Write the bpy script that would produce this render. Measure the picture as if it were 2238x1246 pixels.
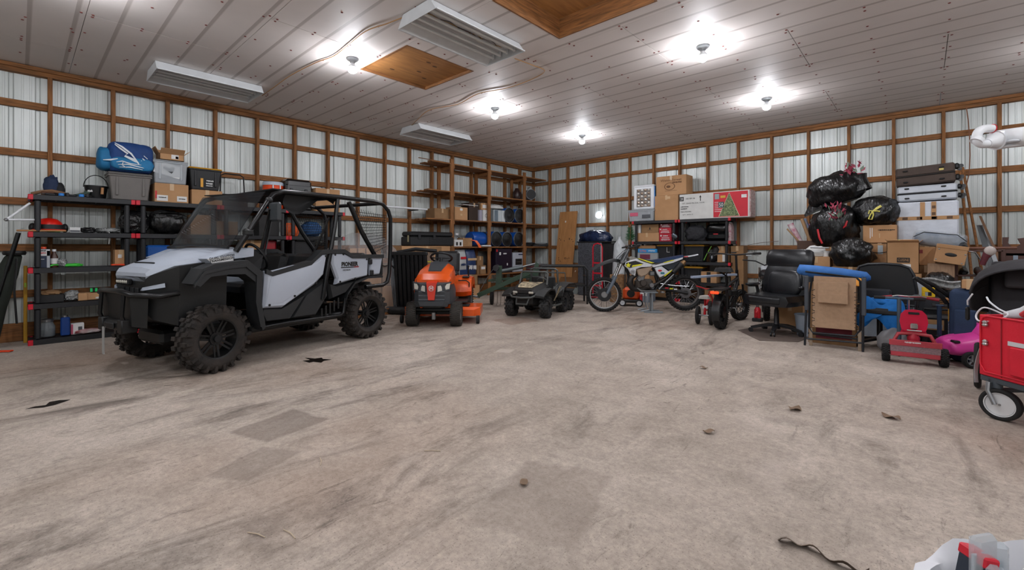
import bpy, math, random
from mathutils import Matrix, Vector, noise
random.seed(7)
for o in list(bpy.data.objects): bpy.data.objects.remove(o)
SC = bpy.context.scene; COL = SC.collection
# ---------------------------------------------------------------- camera
FP, CX, HY, H = 983.0, 1119.0, 539.0, 1.25          # focal length, optical centre and horizon in pixels of 2238x1246, eye height in m
YAW = math.atan((2015-1119)/FP)
cam = bpy.data.cameras.new('camera'); cam.sensor_width = 36; cam.lens = FP/2238*36
cam.shift_y = -(623-HY)/2238; cam.clip_start = .05
co = bpy.data.objects.new('camera', cam); COL.objects.link(co)
co.location = (0, 0, H); co.rotation_euler = (math.pi/2, 0, YAW); SC.camera = co
# ---------------------------------------------------------------- world, exposure (the room is lit by its own bulbs, built further down)
w = bpy.data.worlds.new('world'); SC.world = w; w.use_nodes = True
w.node_tree.nodes['Background'].inputs[0].default_value = (.55, .65, .8, 1)
w.node_tree.nodes['Background'].inputs[1].default_value = .05
VS = SC.view_settings; VS.view_transform = 'Standard'; VS.look = 'None'; VS.gamma = 1; VS.use_curve_mapping = False
VS.exposure = 0.95
BULB = 310.0
# ---------------------------------------------------------------- pixels to places
F2 = (-math.sin(YAW), math.cos(YAW)); R2 = (math.cos(YAW), math.sin(YAW))
WL, WB, CZ = -8.85, 10.65, 3.65                      # left wall x, back wall y, ceiling z
def ray(px, py):
    u = (px-CX)/FP; return Vector((F2[0]+u*R2[0], F2[1]+u*R2[1], (HY-py)/FP))
def at(px, py, d): return Vector((0, 0, H)) + ray(px, py)*d
def onz(px, py, z=0.0): return at(px, py, (z-H)/ray(px, py).z)
def ony(px, py, y): return at(px, py, y/ray(px, py).y)
def onx(px, py, x): return at(px, py, x/ray(px, py).x)
def onplane(px, py, p, n):
    r = ray(px, py); n = Vector(n); return at(px, py, (Vector(p)-Vector((0, 0, H))).dot(n)/r.dot(n))
# ---------------------------------------------------------------- mesh helpers
def X(loc=(0, 0, 0), rx=0, ry=0, rz=0, s=None):
    m = Matrix.Translation(loc) @ Matrix.Rotation(rz, 4, 'Z') @ Matrix.Rotation(ry, 4, 'Y') @ Matrix.Rotation(rx, 4, 'X')
    if s: m = m @ Matrix.Diagonal((s[0], s[1], s[2], 1))
    return m
PI = math.pi
def rad(d): return d*PI/180
class MB:
    def __init__(self): self.v = []; self.f = []
    def add(self, vs, fs, M=None):
        k = len(self.v)
        self.v += [tuple(M @ Vector(p)) if M is not None else tuple(p) for p in vs]
        self.f += [tuple(i+k for i in q) for q in fs]; return self
    def box(self, c, s, b=0.0, M=None, taper=1.0):
        hx, hy, hz = s[0]/2, s[1]/2, s[2]/2; L = Matrix.Translation(c)
        if M is not None: L = M @ L
        if b <= 0:
            vs = [(x*hx*(taper if z < 0 else 1), y*hy*(taper if z < 0 else 1), z*hz) for z in (-1, 1) for y in (-1, 1) for x in (-1, 1)]
            return self.add(vs, [(0, 2, 3, 1), (4, 5, 7, 6), (0, 1, 5, 4), (1, 3, 7, 5), (3, 2, 6, 7), (2, 0, 4, 6)], L)
        b = min(b, hx*.98, hy*.98, hz*.98); vs = []; ix = {}
        for z in (-1, 1):
            for y in (-1, 1):
                for x in (-1, 1):
                    t = taper if z < 0 else 1
                    for a, p in (('x', (x*hx*t, y*(hy*t-b), z*(hz-b))), ('y', (x*(hx*t-b), y*hy*t, z*(hz-b))), ('z', (x*(hx*t-b), y*(hy*t-b), z*hz))):
                        ix[a, x, y, z] = len(vs); vs.append(p)
        fs = []
        for s_ in (-1, 1):
            q = [ix['x', s_, -1, -1], ix['x', s_, 1, -1], ix['x', s_, 1, 1], ix['x', s_, -1, 1]]; fs.append(q if s_ > 0 else q[::-1])
            q = [ix['y', 1, s_, -1], ix['y', -1, s_, -1], ix['y', -1, s_, 1], ix['y', 1, s_, 1]]; fs.append(q if s_ > 0 else q[::-1])
            q = [ix['z', -1, -1, s_], ix['z', 1, -1, s_], ix['z', 1, 1, s_], ix['z', -1, 1, s_]]; fs.append(q if s_ > 0 else q[::-1])
        for a in (-1, 1):
            for c_ in (-1, 1):
                q = [ix['x', a, c_, -1], ix['y', a, c_, -1], ix['y', a, c_, 1], ix['x', a, c_, 1]]; fs.append(q if a*c_ > 0 else q[::-1])
                q = [ix['x', a, -1, c_], ix['x', a, 1, c_], ix['z', a, 1, c_], ix['z', a, -1, c_]]; fs.append(q if a*c_ > 0 else q[::-1])
                q = [ix['y', -1, a, c_], ix['z', -1, a, c_], ix['z', 1, a, c_], ix['y', 1, a, c_]]; fs.append(q[::-1] if a*c_ < 0 else q)
        for x in (-1, 1):
            for y in (-1, 1):
                for z in (-1, 1):
                    q = [ix['x', x, y, z], ix['y', x, y, z], ix['z', x, y, z]]; fs.append(q if x*y*z > 0 else q[::-1])
        return self.add(vs, fs, L)
    def loft(self, rings, closed=True, cap=True, loop=False, M=None):
        n = len(rings[0]); vs = [p for r in rings for p in r]; fs = []; m = len(rings)
        for i in range(m if loop else m-1):
            a, b = i*n, ((i+1) % m)*n
            for j in range(n if closed else n-1):
                k = (j+1) % n; fs.append((a+j, a+k, b+k, b+j))
        if cap and closed and not loop: fs += [tuple(range(n))[::-1], tuple(range((m-1)*n, m*n))]
        return self.add(vs, fs, M)
    def tube(self, pts, r, n=8, loop=False, M=None):
        pts = [Vector(p) for p in pts]; m = len(pts); rs = r if isinstance(r, (list, tuple)) else [r]*m
        rings = []; nn = None
        for i, p in enumerate(pts):
            a = pts[(i-1) % m] if (loop or i) else p; b = pts[(i+1) % m] if (loop or i < m-1) else p
            t = (b-a).normalized() if (b-a).length > 1e-9 else Vector((0, 0, 1))
            if nn is None:
                nn = t.cross(Vector((0, 0, 1)));
                if nn.length < .05: nn = t.cross(Vector((1, 0, 0)))
            nn = (nn - t*nn.dot(t)).normalized(); bn = t.cross(nn)
            rings.append([p+(nn*math.cos(2*PI*k/n)+bn*math.sin(2*PI*k/n))*rs[i] for k in range(n)])
        return self.loft(rings, loop=loop, M=M)
    def cyl(self, p, q, r, n=16, r2=None, M=None): return self.tube([p, q], [r, r if r2 is None else r2], n, M=M)
    def lathe(self, prof, n=24, M=None, cap=True):
        return self.loft([[(r*math.cos(2*PI*k/n), r*math.sin(2*PI*k/n), z) for k in range(n)] for r, z in prof], cap=cap, M=M)
    def ring(self, prof, n=32, M=None):                 # closed profile turned round z
        return self.loft([[(r*math.cos(2*PI*k/n), r*math.sin(2*PI*k/n), z) for k in range(n)] for r, z in prof], loop=True, M=M)
    def prism(self, poly, a, b, M=None, inset=0.0):     # polygon in x,z; runs along y from a to b; inset chamfers face b
        n = len(poly); A = [(x, a, z) for x, z in poly]; area = sum(poly[i][0]*poly[(i+1) % n][1]-poly[(i+1) % n][0]*poly[i][1] for i in range(n))
        if inset:
            cx = sum(p[0] for p in poly)/n; cz = sum(p[1] for p in poly)/n
            def shr(p):
                d = math.hypot(p[0]-cx, p[1]-cz) or 1; k = max(0, 1-inset/d); return (cx+(p[0]-cx)*k, cz+(p[1]-cz)*k)
            m = a+(b-a)*.6; Bm = [(x, m, z) for x, z in poly]; Bq = [(shr(p)[0], b, shr(p)[1]) for p in poly]; rings = [A, Bm, Bq]
        else: rings = [A, [(x, b, z) for x, z in poly]]
        if (area > 0) == (b > a): rings = [r[::-1] for r in rings]
        return self.loft(rings, M=M)
    def ball(self, c, r, n=16, m=10, amp=0.0, fr=3.0, seed=0, M=None, flat=None, pw=1.0):
        rx, ry, rz = (r, r, r) if not isinstance(r, (tuple, list)) else r; rings = []
        for i in range(m+1):
            t = PI*i/m; ring = []
            for k in range(n):
                a = 2*PI*k/n; d = [math.sin(t)*math.cos(a), math.sin(t)*math.sin(a), math.cos(t)]
                if pw != 1: d = [math.copysign(abs(q)**pw, q) for q in d]
                v = Vector(d); s = 1
                if amp: s += amp*(noise.noise(v*fr+Vector((seed*7.1, seed*3.3, 1.7)))+.5*noise.noise(v*fr*2.3+Vector((seed, 5, seed))))
                z = v.z*rz*s
                if flat is not None: z = max(z, -flat)
                ring.append((c[0]+v.x*rx*s, c[1]+v.y*ry*s, c[2]+z))
            rings.append(ring)
        return self.loft([r[::-1] for r in rings], M=M)
    def sheet(self, fn, nu, nv, th=0.0, M=None):        # fn(u,v)->point
        P = [[Vector(fn(i/nu, j/nv)) for i in range(nu+1)] for j in range(nv+1)]; W = nu+1
        vs = [p for r in P for p in r]; fs = [(j*W+i, j*W+i+1, (j+1)*W+i+1, (j+1)*W+i) for j in range(nv) for i in range(nu)]
        if th:
            nrm = (P[0][1]-P[0][0]).cross(P[1][0]-P[0][0]).normalized()*th; k = len(vs)
            vs += [p-nrm for p in vs]; fs += [tuple(i+k for i in q[::-1]) for q in fs]
            bd = [i for i in range(W)]+[j*W+nu for j in range(1, nv+1)]+[nv*W+i for i in range(nu-1, -1, -1)]+[j*W for j in range(nv-1, 0, -1)]
            fs += [(bd[i], i and bd[i-1] or bd[-1], (i and bd[i-1] or bd[-1])+k, bd[i]+k) for i in range(len(bd))]
        return self.add(vs, fs, M)
    def mesh(self, name):
        me = bpy.data.meshes.new(name); me.from_pydata(self.v, [], self.f); me.update(); return me
def fix(me, smooth):
    if smooth: me.polygons.foreach_set('use_smooth', [True]*len(me.polygons)); me.set_sharp_from_angle(angle=rad(smooth if smooth > 1 else 40))
def part(name, mb, mt, parent=None, smooth=40, label=None, M=None):
    me = mb.mesh(name); fix(me, smooth); me.materials.append(mt)
    o = bpy.data.objects.new(name, me); COL.objects.link(o)
    if parent: o.parent = parent
    if M is not None: o.matrix_basis = M
    if label: o['label'] = label
    return o
def spath(P, n=6):                                          # Catmull-Rom through the points
    P = [Vector(p) for p in P]; out = []
    for i in range(len(P)-1):
        a, b, c, d = P[max(i-1, 0)], P[i], P[i+1], P[min(i+2, len(P)-1)]
        for k in range(n):
            t = k/n; out.append(.5*((2*b)+(c-a)*t+(2*a-5*b+4*c-d)*t*t+(3*b-a-3*c+d)*t**3))
    return out+[P[-1]]
def soft(o, w_, seg=4):                                 # rounded edges
    m = o.modifiers.new('round', 'BEVEL'); m.width = w_; m.segments = seg; m.limit_method = 'ANGLE'; o.data.polygons.foreach_set('use_smooth', [True]*len(o.data.polygons)); return o
def subd(o, lv=2):
    m = o.modifiers.new('subdivide', 'SUBSURF'); m.levels = lv; m.render_levels = lv; o.data.polygons.foreach_set('use_smooth', [True]*len(o.data.polygons)); return o
def inst(name, me, parent=None, M=None):
    o = bpy.data.objects.new(name, me); COL.objects.link(o)
    if parent: o.parent = parent
    if M is not None: o.matrix_basis = M
    return o
def thing(name, label, cat, loc=(0, 0, 0), rz=0.0, group=None, tilt=None):
    o = bpy.data.objects.new(name, None); COL.objects.link(o); o.empty_display_size = .1
    o.location = loc; o.rotation_euler = (tilt[0], tilt[1], rz) if tilt else (0, 0, rz)
    o['label'] = label; o['category'] = cat
    if group: o['group'] = group
    return o
def single(name, label, cat, mb, mt, loc=(0, 0, 0), rz=0.0, group=None, smooth=40, tilt=None):
    o = part(name, mb, mt, smooth=smooth); o.location = loc; o.rotation_euler = (tilt[0], tilt[1], rz) if tilt else (0, 0, rz)
    o['label'] = label; o['category'] = cat
    if group: o['group'] = group
    return o
def struct(name, mb, mt, smooth=0):
    o = part(name, mb, mt, smooth=smooth); o['kind'] = 'structure'; return o
def copy_thing(root, loc, rz, label, group=None):
    r = root.copy(); COL.objects.link(r); r.location = loc; r.rotation_euler = (0, 0, rz); r['label'] = label
    if group: r['group'] = group
    for ch in root.children:
        c = ch.copy(); COL.objects.link(c); c.parent = r
        for g in ch.children:
            d = g.copy(); COL.objects.link(d); d.parent = c
    return r
def text(s, h, mt, parent, M, w=None, name='lettering', th=.0015, bold=0.0):
    cu = bpy.data.curves.new(name, 'FONT'); cu.body = s; cu.size = 1; cu.align_x = 'CENTER'; cu.align_y = 'CENTER'; cu.extrude = 0; cu.offset = bold; cu.resolution_u = 2
    ob = bpy.data.objects.new(name, cu); me = bpy.data.meshes.new_from_object(ob); bpy.data.objects.remove(ob)
    xs = [v.co.x for v in me.vertices]; ys = [v.co.y for v in me.vertices]
    wd = max(xs)-min(xs); hh = max(ys)-min(ys); cx = (max(xs)+min(xs))/2; cy = (max(ys)+min(ys))/2
    sy = h/hh; sx = (w/wd) if w else sy
    for v in me.vertices: v.co = ((v.co.x-cx)*sx, 0, (v.co.y-cy)*sy)     # lies in x,z, faces -y
    me.materials.clear(); me.materials.append(mt); me.name = name
    return inst(name, me, parent, M)
def dashes(t, cx, y, cz, w_, h, m, rz=0.0):              # print too small to read: a row of uneven marks, faces -y
    r = random.Random(int(abs(cx*977+cz*331)*100)); mb = MB(); x = -w_/2
    while x < w_/2-.002:
        l_ = min(w_*r.uniform(.05, .16), w_/2-x); mb.box((x+l_/2, 0, r.uniform(-.1, .1)*h), (l_*.8, .0015, h*r.uniform(.6, 1))); x += l_
    o = part('small_print', mb, m, t, 0, M=X((cx, y, cz), rz=rz)); return o
# ---------------------------------------------------------------- materials
def lin(h):
    if not isinstance(h, str): return tuple(h)
    h = h.lstrip('#'); c = [int(h[i:i+2], 16)/255 for i in (0, 2, 4)]
    return tuple(x/12.92 if x <= .04045 else ((x+.055)/1.055)**2.4 for x in c)
MATS = {}
def mat(name, col, rough=.55, metal=0.0, var=.12, vs=6.0, bump=0.0, bs=40.0, stretch=(1, 1, 1), col2=None, alpha=1.0, trans=0.0, emit=0.0, coat=0.0, bd=.01, spec=.5, detail=4):
    if name in MATS: return MATS[name]
    m = bpy.data.materials.new(name); m.use_nodes = True; nt = m.node_tree; N = nt.nodes; Lk = nt.links; P = N['Principled BSDF']
    c = lin(col); P.inputs['Roughness'].default_value = rough; P.inputs['Metallic'].default_value = metal
    P.inputs['Alpha'].default_value = alpha; P.inputs['Transmission Weight'].default_value = trans; P.inputs['Coat Weight'].default_value = coat
    P.inputs['Specular IOR Level'].default_value = spec
    tc = N.new('ShaderNodeTexCoord'); mp = N.new('ShaderNodeMapping'); mp.inputs['Scale'].default_value = stretch; Lk.new(tc.outputs['Object'], mp.inputs['Vector'])
    if var or col2:
        nz = N.new('ShaderNodeTexNoise'); nz.inputs['Scale'].default_value = vs; nz.inputs['Detail'].default_value = detail; Lk.new(mp.outputs[0], nz.inputs['Vector'])
        rp = N.new('ShaderNodeValToRGB'); rp.color_ramp.elements[0].position = .3; rp.color_ramp.elements[1].position = .7
        if col2: a, b = c, lin(col2)
        else: a = tuple(x*(1-var) for x in c); b = tuple(min(1, x*(1+var)) for x in c)
        rp.color_ramp.elements[0].color = (*a, 1); rp.color_ramp.elements[1].color = (*b, 1)
        Lk.new(nz.outputs[0], rp.inputs[0]); Lk.new(rp.outputs[0], P.inputs['Base Color'])
    else: P.inputs['Base Color'].default_value = (*c, 1)
    if bump:
        n2 = N.new('ShaderNodeTexNoise'); n2.inputs['Scale'].default_value = bs; n2.inputs['Detail'].default_value = 3; Lk.new(mp.outputs[0], n2.inputs['Vector'])
        bp = N.new('ShaderNodeBump'); bp.inputs['Strength'].default_value = bump; bp.inputs['Distance'].default_value = bd
        Lk.new(n2.outputs[0], bp.inputs['Height']); Lk.new(bp.outputs[0], P.inputs['Normal'])
    if emit:
        P.inputs['Emission Color'].default_value = (*c, 1); P.inputs['Emission Strength'].default_value = emit
    m.diffuse_color = (*c, 1); MATS[name] = m; return m
def plain(name, col, rough=.5, metal=0.0, **k): return mat(name, col, rough, metal, var=k.pop('var', .06), **k)
M_ = {}
WOODA, WOODB = '#63401f', '#9a6536'
wood = {a: mat('timber_'+a, WOODA, .75, col2=WOODB, vs=4, stretch=s, bump=.25, bs=12, detail=6) for a, s in
        (('x', (1.2, 14, 14)), ('y', (14, 1.2, 14)), ('z', (14, 14, 1.2)))}
plyw = mat('plywood', '#9a6a3c', .7, col2='#b98550', vs=2.5, stretch=(9, 9, 1), bump=.2, bs=20)
card = mat('cardboard', '#a98058', .85, col2='#b98f66', vs=3, bump=.12, bs=90)
cardd = mat('dark_cardboard', '#80603f', .85, col2='#92704c', vs=3, bump=.12, bs=90)
tapem = plain('packing_tape', '#c2a27c', .3)
white = plain('white_paper', '#d8d8d6', .7)
wplas = plain('white_plastic', '#dcdfe2', .4)
black = plain('black_plastic', '#141517', .5, bump=.08, bs=120)
blackg = plain('gloss_black', '#0b0c0d', .22)
steel = plain('bare_steel', '#9a9c9e', .35, .9)
dsteel = plain('dark_steel', '#3a3b3d', .45, .8)
chrome = plain('chrome', '#c9cbcd', .15, 1.0)
rubber = plain('tire_rubber', '#1d1c1c', .85, bump=.2, bs=80)
red = plain('red_plastic', '#c01722', .45)
ink = plain('black_ink', '#1a1614', .7)
# ================================================================ structure
# floor: stained concrete
def fmark(a, b, c, d, col, k):                          # four picture corners of a mark on the floor
    P = [onz(*q) for q in (a, b, c, d)]; m = sum(P, Vector())/4; u = (P[1]-P[0]+P[2]-P[3])/2; v = (P[3]-P[0]+P[2]-P[1])/2
    return (m.x, m.y, u.length/2, v.length/2, math.atan2(u.y, u.x), col, k)
FLOOR_MARKS = (fmark((498, 941), (575, 971), (722, 916), (645, 897), '#5f544d', .5), fmark((985, 1130), (1200, 1180), (1390, 1060), (1180, 1010), '#776a61', .35),
    fmark((470, 1040), (560, 1060), (640, 985), (560, 975), '#6a5e57', .35), fmark((1080, 769), (1110, 771), (1127, 765), (1095, 762), '#c4bab0', .55), fmark((1410, 772), (1440, 778), (1500, 772), (1460, 767), '#beb3a8', .35), fmark((1080, 700), (1120, 712), (1180, 700), (1130, 692), '#6b4a36', .4))
def floor_mat():
    m = bpy.data.materials.new('stained_concrete'); m.use_nodes = True; nt = m.node_tree; N = nt.nodes; L = nt.links; P = N['Principled BSDF']
    tc = N.new('ShaderNodeTexCoord'); P.inputs['Roughness'].default_value = .8; P.inputs['Specular IOR Level'].default_value = .25
    def nz(scale, detail=6, rough=.6, dist=0.0, sc=(1, 1, 1), rot=0.0):
        mp = N.new('ShaderNodeMapping'); mp.inputs['Scale'].default_value = sc; mp.inputs['Rotation'].default_value = (0, 0, rot)
        L.new(tc.outputs['Object'], mp.inputs[0]); n = N.new('ShaderNodeTexNoise'); n.inputs['Scale'].default_value = scale
        n.inputs['Detail'].default_value = detail; n.inputs['Roughness'].default_value = rough; n.inputs['Distortion'].default_value = dist
        L.new(mp.outputs[0], n.inputs['Vector']); return n.outputs[0]
    def ramp(inp, a, b, ca=(0, 0, 0, 1), cb=(1, 1, 1, 1)):
        r = N.new('ShaderNodeValToRGB'); r.color_ramp.elements[0].position = a; r.color_ramp.elements[1].position = b
        r.color_ramp.elements[0].color = ca; r.color_ramp.elements[1].color = cb; L.new(inp, r.inputs[0]); return r.outputs[0]
    def mix(fac, a, b, mode='MIX'):
        x = N.new('ShaderNodeMix'); x.data_type = 'RGBA'; x.blend_type = mode
        if isinstance(fac, float): x.inputs[0].default_value = fac
        else: L.new(fac, x.inputs[0])
        for i, s in ((6, a), (7, b)):
            if isinstance(s, tuple): x.inputs[i].default_value = s
            else: L.new(s, x.inputs[i])
        return x.outputs[2]
    def mul(a, b):
        x = N.new('ShaderNodeMath'); x.operation = 'MULTIPLY'; L.new(a, x.inputs[0])
        if isinstance(b, float): x.inputs[1].default_value = b
        else: L.new(b, x.inputs[1])
        return x.outputs[0]
    base = ramp(nz(.55, 6, .62, .4), .28, .72, (*lin('#a4978b'), 1), (*lin('#c6baae'), 1))
    grain = ramp(nz(30, 9, .82), .3, .7, (.6, .6, .6, 1), (1.3, 1.3, 1.3, 1))
    c = mix(.85, base, grain, 'MULTIPLY')
    mott = ramp(nz(3.2, 8, .75, .3), .35, .68, (.70, .69, .68, 1), (1.12, 1.12, 1.12, 1)); c = mix(.75, c, mott, 'MULTIPLY')
    # brown rust, dark tyre scuffs, fine dark speckle, pale dust patches
    rust = mul(ramp(nz(.35, 3, .5), .54, .70), .4); c = mix(rust, c, (*lin('#8f705b'), 1))
    scuff = mul(ramp(nz(2.2, 8, .74, .9, (1, .34, 1), .6), .50, .70), ramp(nz(.42, 3, .5, .3), .42, .58)); scuff = mul(scuff, .8); c = mix(scuff, c, (*lin('#453c37'), 1))
    scr = mul(ramp(nz(9, 7, .8, 1.5, (1, .25, 1), -.5), .56, .66), ramp(nz(.7, 4, .6), .42, .58)); scr = mul(scr, .65); c = mix(scr, c, (*lin('#3d3531'), 1))
    spk = mul(ramp(nz(110, 2, .5), .62, .70), .55); c = mix(spk, c, (*lin('#4f463f'), 1))
    dust = mul(ramp(nz(1.1, 6, .7, 1.2), .58, .74), .45); c = mix(dust, c, (*lin('#bcb0a6'), 1))
    # old paint or mat outlines with a shape of their own: rectangles (centre, half size, turn, colour, strength)
    for (cx, cy, hx, hy, turn, colr, k) in FLOOR_MARKS:
        mp = N.new('ShaderNodeMapping'); mp.vector_type = 'TEXTURE'; mp.inputs['Location'].default_value = (cx, cy, 0); mp.inputs['Rotation'].default_value = (0, 0, turn); mp.inputs['Scale'].default_value = (hx, hy, 1)
        nw = N.new('ShaderNodeTexNoise'); nw.inputs['Scale'].default_value = 4; nw.inputs['Detail'].default_value = 6; L.new(tc.outputs['Object'], nw.inputs[0])
        L.new(tc.outputs['Object'], mp.inputs[0]); q = N.new('ShaderNodeSeparateXYZ'); L.new(mp.outputs[0], q.inputs[0])
        ax = N.new('ShaderNodeMath'); ax.operation = 'ABSOLUTE'; L.new(q.outputs[0], ax.inputs[0]); ay = N.new('ShaderNodeMath'); ay.operation = 'ABSOLUTE'; L.new(q.outputs[1], ay.inputs[0])
        mx = N.new('ShaderNodeMath'); mx.operation = 'MAXIMUM'; L.new(ax.outputs[0], mx.inputs[0]); L.new(ay.outputs[0], mx.inputs[1])
        ad = N.new('ShaderNodeMath'); ad.operation = 'MULTIPLY_ADD'; ad.inputs[1].default_value = .5; L.new(nw.outputs[0], ad.inputs[0]); L.new(mx.outputs[0], ad.inputs[2])
        lt = N.new('ShaderNodeMapRange'); lt.inputs[1].default_value = 1.16; lt.inputs[2].default_value = 1.30; lt.inputs[3].default_value = k; lt.inputs[4].default_value = 0.0; L.new(ad.outputs[0], lt.inputs[0])
        c = mix(lt.outputs[0], c, (*lin(colr), 1))
    L.new(c, P.inputs['Base Color'])
    bp = N.new('ShaderNodeBump'); bp.inputs['Strength'].default_value = .35; bp.inputs['Distance'].default_value = .004; L.new(nz(45, 6, .7), bp.inputs['Height']); L.new(bp.outputs[0], P.inputs['Normal'])
    return m
RX0, RX1, RY0, RY1 = WL-.06, 4.7, -3.9, WB+.06
floor = struct('floor', MB().box(((RX0+RX1)/2, (RY0+RY1)/2, -.05), (RX1-RX0+.2, RY1-RY0+.2, .1)), floor_mat())
# ribbed steel siding: one sheet mesh shared by every sheet
SHW = .972
siding = mat('white_steel_siding', '#b4b9b5', .38, col2='#cdd2cf', vs=1.6, stretch=(5, 5, .5), metal=.15, bump=.05, bs=8, detail=8)
def sheet_mesh():
    pr = []; p = SHW/4
    for k in range(4):
        x = k*p; pr += [(x, 0), (x+.055, 0), (x+.06, .003), (x+.075, .003), (x+.08, 0), (x+.13, 0), (x+.135, .003), (x+.15, .003), (x+.155, 0), (x+p-.062, 0), (x+p-.05, .022), (x+p-.02, .022), (x+p-.008, 0)]
    pr.append((SHW, 0)); mb = MB()
    mb.loft([[(x, y, 0) for x, y in pr], [(x, y, CZ) for x, y in pr]], closed=False, cap=False); return mb
sm = sheet_mesh().mesh('siding_sheet'); sm.materials.append(siding)
studm = MB().box((0, 0, (CZ-.1)/2+.05), (.047, .10, CZ-.2), .003).mesh('stud'); studm.materials.append(wood['z'])
GS = .647; GW = GS-.049
girtm = [MB().box((0, 0, 0), (GW, .042, .095), .003).mesh('girt') for _ in range(1)][0]; girtm.materials.append(wood['x'])
GZ = (.62, 1.235, 1.85, 2.49, 3.14)
def framed_wall(name, M, length, first, n, skip=()):
    # local x runs along the wall, local +y points outwards (siding), room side is -y
    root = struct(name, MB().box((length/2, .05, CZ/2), (length, .02, CZ)), plain('outer_sheathing', '#8d9390', .7)); root.matrix_basis = M
    k = math.ceil(length/SHW)
    for i in range(k): inst('siding_sheet', sm, root, X((i*SHW-.02, 0, 0)))
    for i in range(n):
        x = first+i*GS
        if x < .05 or x > length-.03: continue
        inst('stud', studm, root, X((x, -.052, 0)))
    for i in range(-1, n):
        a, b = max(first+i*GS+.024, 0.0), min(first+(i+1)*GS-.024, length)
        if b-a < .1: continue
        for z in GZ:
            o = inst('girt', girtm, root, X(((a+b)/2, -.022, z+random.uniform(-.006, .006)), ry=random.uniform(-.004, .004)))
            o.scale.x = (b-a)/GW
    tp = MB().box((length/2, -.05, CZ-.055), (length, .10, .11), .004); part('top_plate', tp, wood['x'], root, 0)
    part('ledger_strip', MB().box((length/2, -.115, CZ-.03), (length, .03, .05), .003), wood['x'], root, 0)
    part('skirt_board', MB().box((length/2, -.025, .12), (length, .045, .24), .004), wood['x'], root, 0)
    return root
wall_left = framed_wall('wall_left', X((WL, RY0, 0), rz=PI/2), RY1-RY0, .29-RY0-7*GS, 24)
wall_back = framed_wall('wall_back', X((RX0, WB, 0)), RX1-RX0, -8.14-RX0-GS*0+0.0, 22)
# the two walls behind the viewer: same siding, plain
def plain_wall(name, M, length):
    root = struct(name, MB().box((length/2, .05, CZ/2), (length, .02, CZ)), plain('outer_sheathing', '#8d9390')); root.matrix_basis = M
    for i in range(math.ceil(length/SHW)): inst('siding_sheet', sm, root, X((i*SHW-.02, 0, 0)))
plain_wall('wall_right', X((RX1, RY1, 0), rz=-PI/2), RY1-RY0)
plain_wall('wall_front', X((RX1, RY0, 0), rz=PI), RX1-RX0)
# ceiling: staggered 4 x 8 sheets with printed stripes
def ceil_mat():
    m = bpy.data.materials.new('striped_foil_board'); m.use_nodes = True; nt = m.node_tree; N = nt.nodes; L = nt.links; P = N['Principled BSDF']; P.inputs['Roughness'].default_value = .6
    tc = N.new('ShaderNodeTexCoord'); sp = N.new('ShaderNodeSeparateXYZ'); L.new(tc.outputs['Object'], sp.inputs[0])
    a = N.new('ShaderNodeMath'); a.operation = 'MULTIPLY_ADD'; a.inputs[1].default_value = 1/.33; a.inputs[2].default_value = .25; L.new(sp.outputs[1], a.inputs[0])
    fr = N.new('ShaderNodeMath'); fr.operation = 'FRACT'; L.new(a.outputs[0], fr.inputs[0])
    r = N.new('ShaderNodeValToRGB'); e = r.color_ramp.elements; e[0].position = 0; e[1].position = .09
    e[0].color = e[1].color = (*lin('#bab0aa'), 1); q = r.color_ramp.elements.new(.13); q.color = (*lin('#e2dad5'), 1); q = r.color_ramp.elements.new(.97); q.color = (*lin('#e2dad5'), 1); L.new(fr.outputs[0], r.inputs[0])
    n = N.new('ShaderNodeTexNoise'); n.inputs['Scale'].default_value = 1.2; n.inputs['Detail'].default_value = 6; L.new(tc.outputs['Object'], n.inputs[0])
    x = N.new('ShaderNodeMix'); x.data_type = 'RGBA'; x.blend_type = 'MULTIPLY'; x.inputs[0].default_value = .25; L.new(r.outputs[0], x.inputs[6]); L.new(n.outputs[0], x.inputs[7]); L.new(x.outputs[2], P.inputs['Base Color'])
    return m
cm = ceil_mat(); PW, PL = 1.32, 2.64
hat = ((-5.60, -4.55, 3.13, 4.18), (-3.08, -1.93, 3.13, 4.19))
ceiling = struct('ceiling', MB().box(((RX0+RX1)/2, (RY0+RY1)/2, CZ+.31), (RX1-RX0, RY1-RY0, .02)), plain('attic_deck', '#6d5a4a', .8))
full = MB().box((0, 0, .006), (PL-.006, PW-.005, .012)).mesh('ceiling_panel'); full.materials.append(cm)
caps = MB(); rr = random.Random(3)
def cap_at(x, y):
    if any(a-.05 < x < b+.05 and c-.05 < y < d+.05 for a, b, c, d in hat): return
    caps.lathe([(.013, 0), (.011, -.004), (.005, -.006)], 8, X((x, y, CZ)))
row0 = .47-4*PW
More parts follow.
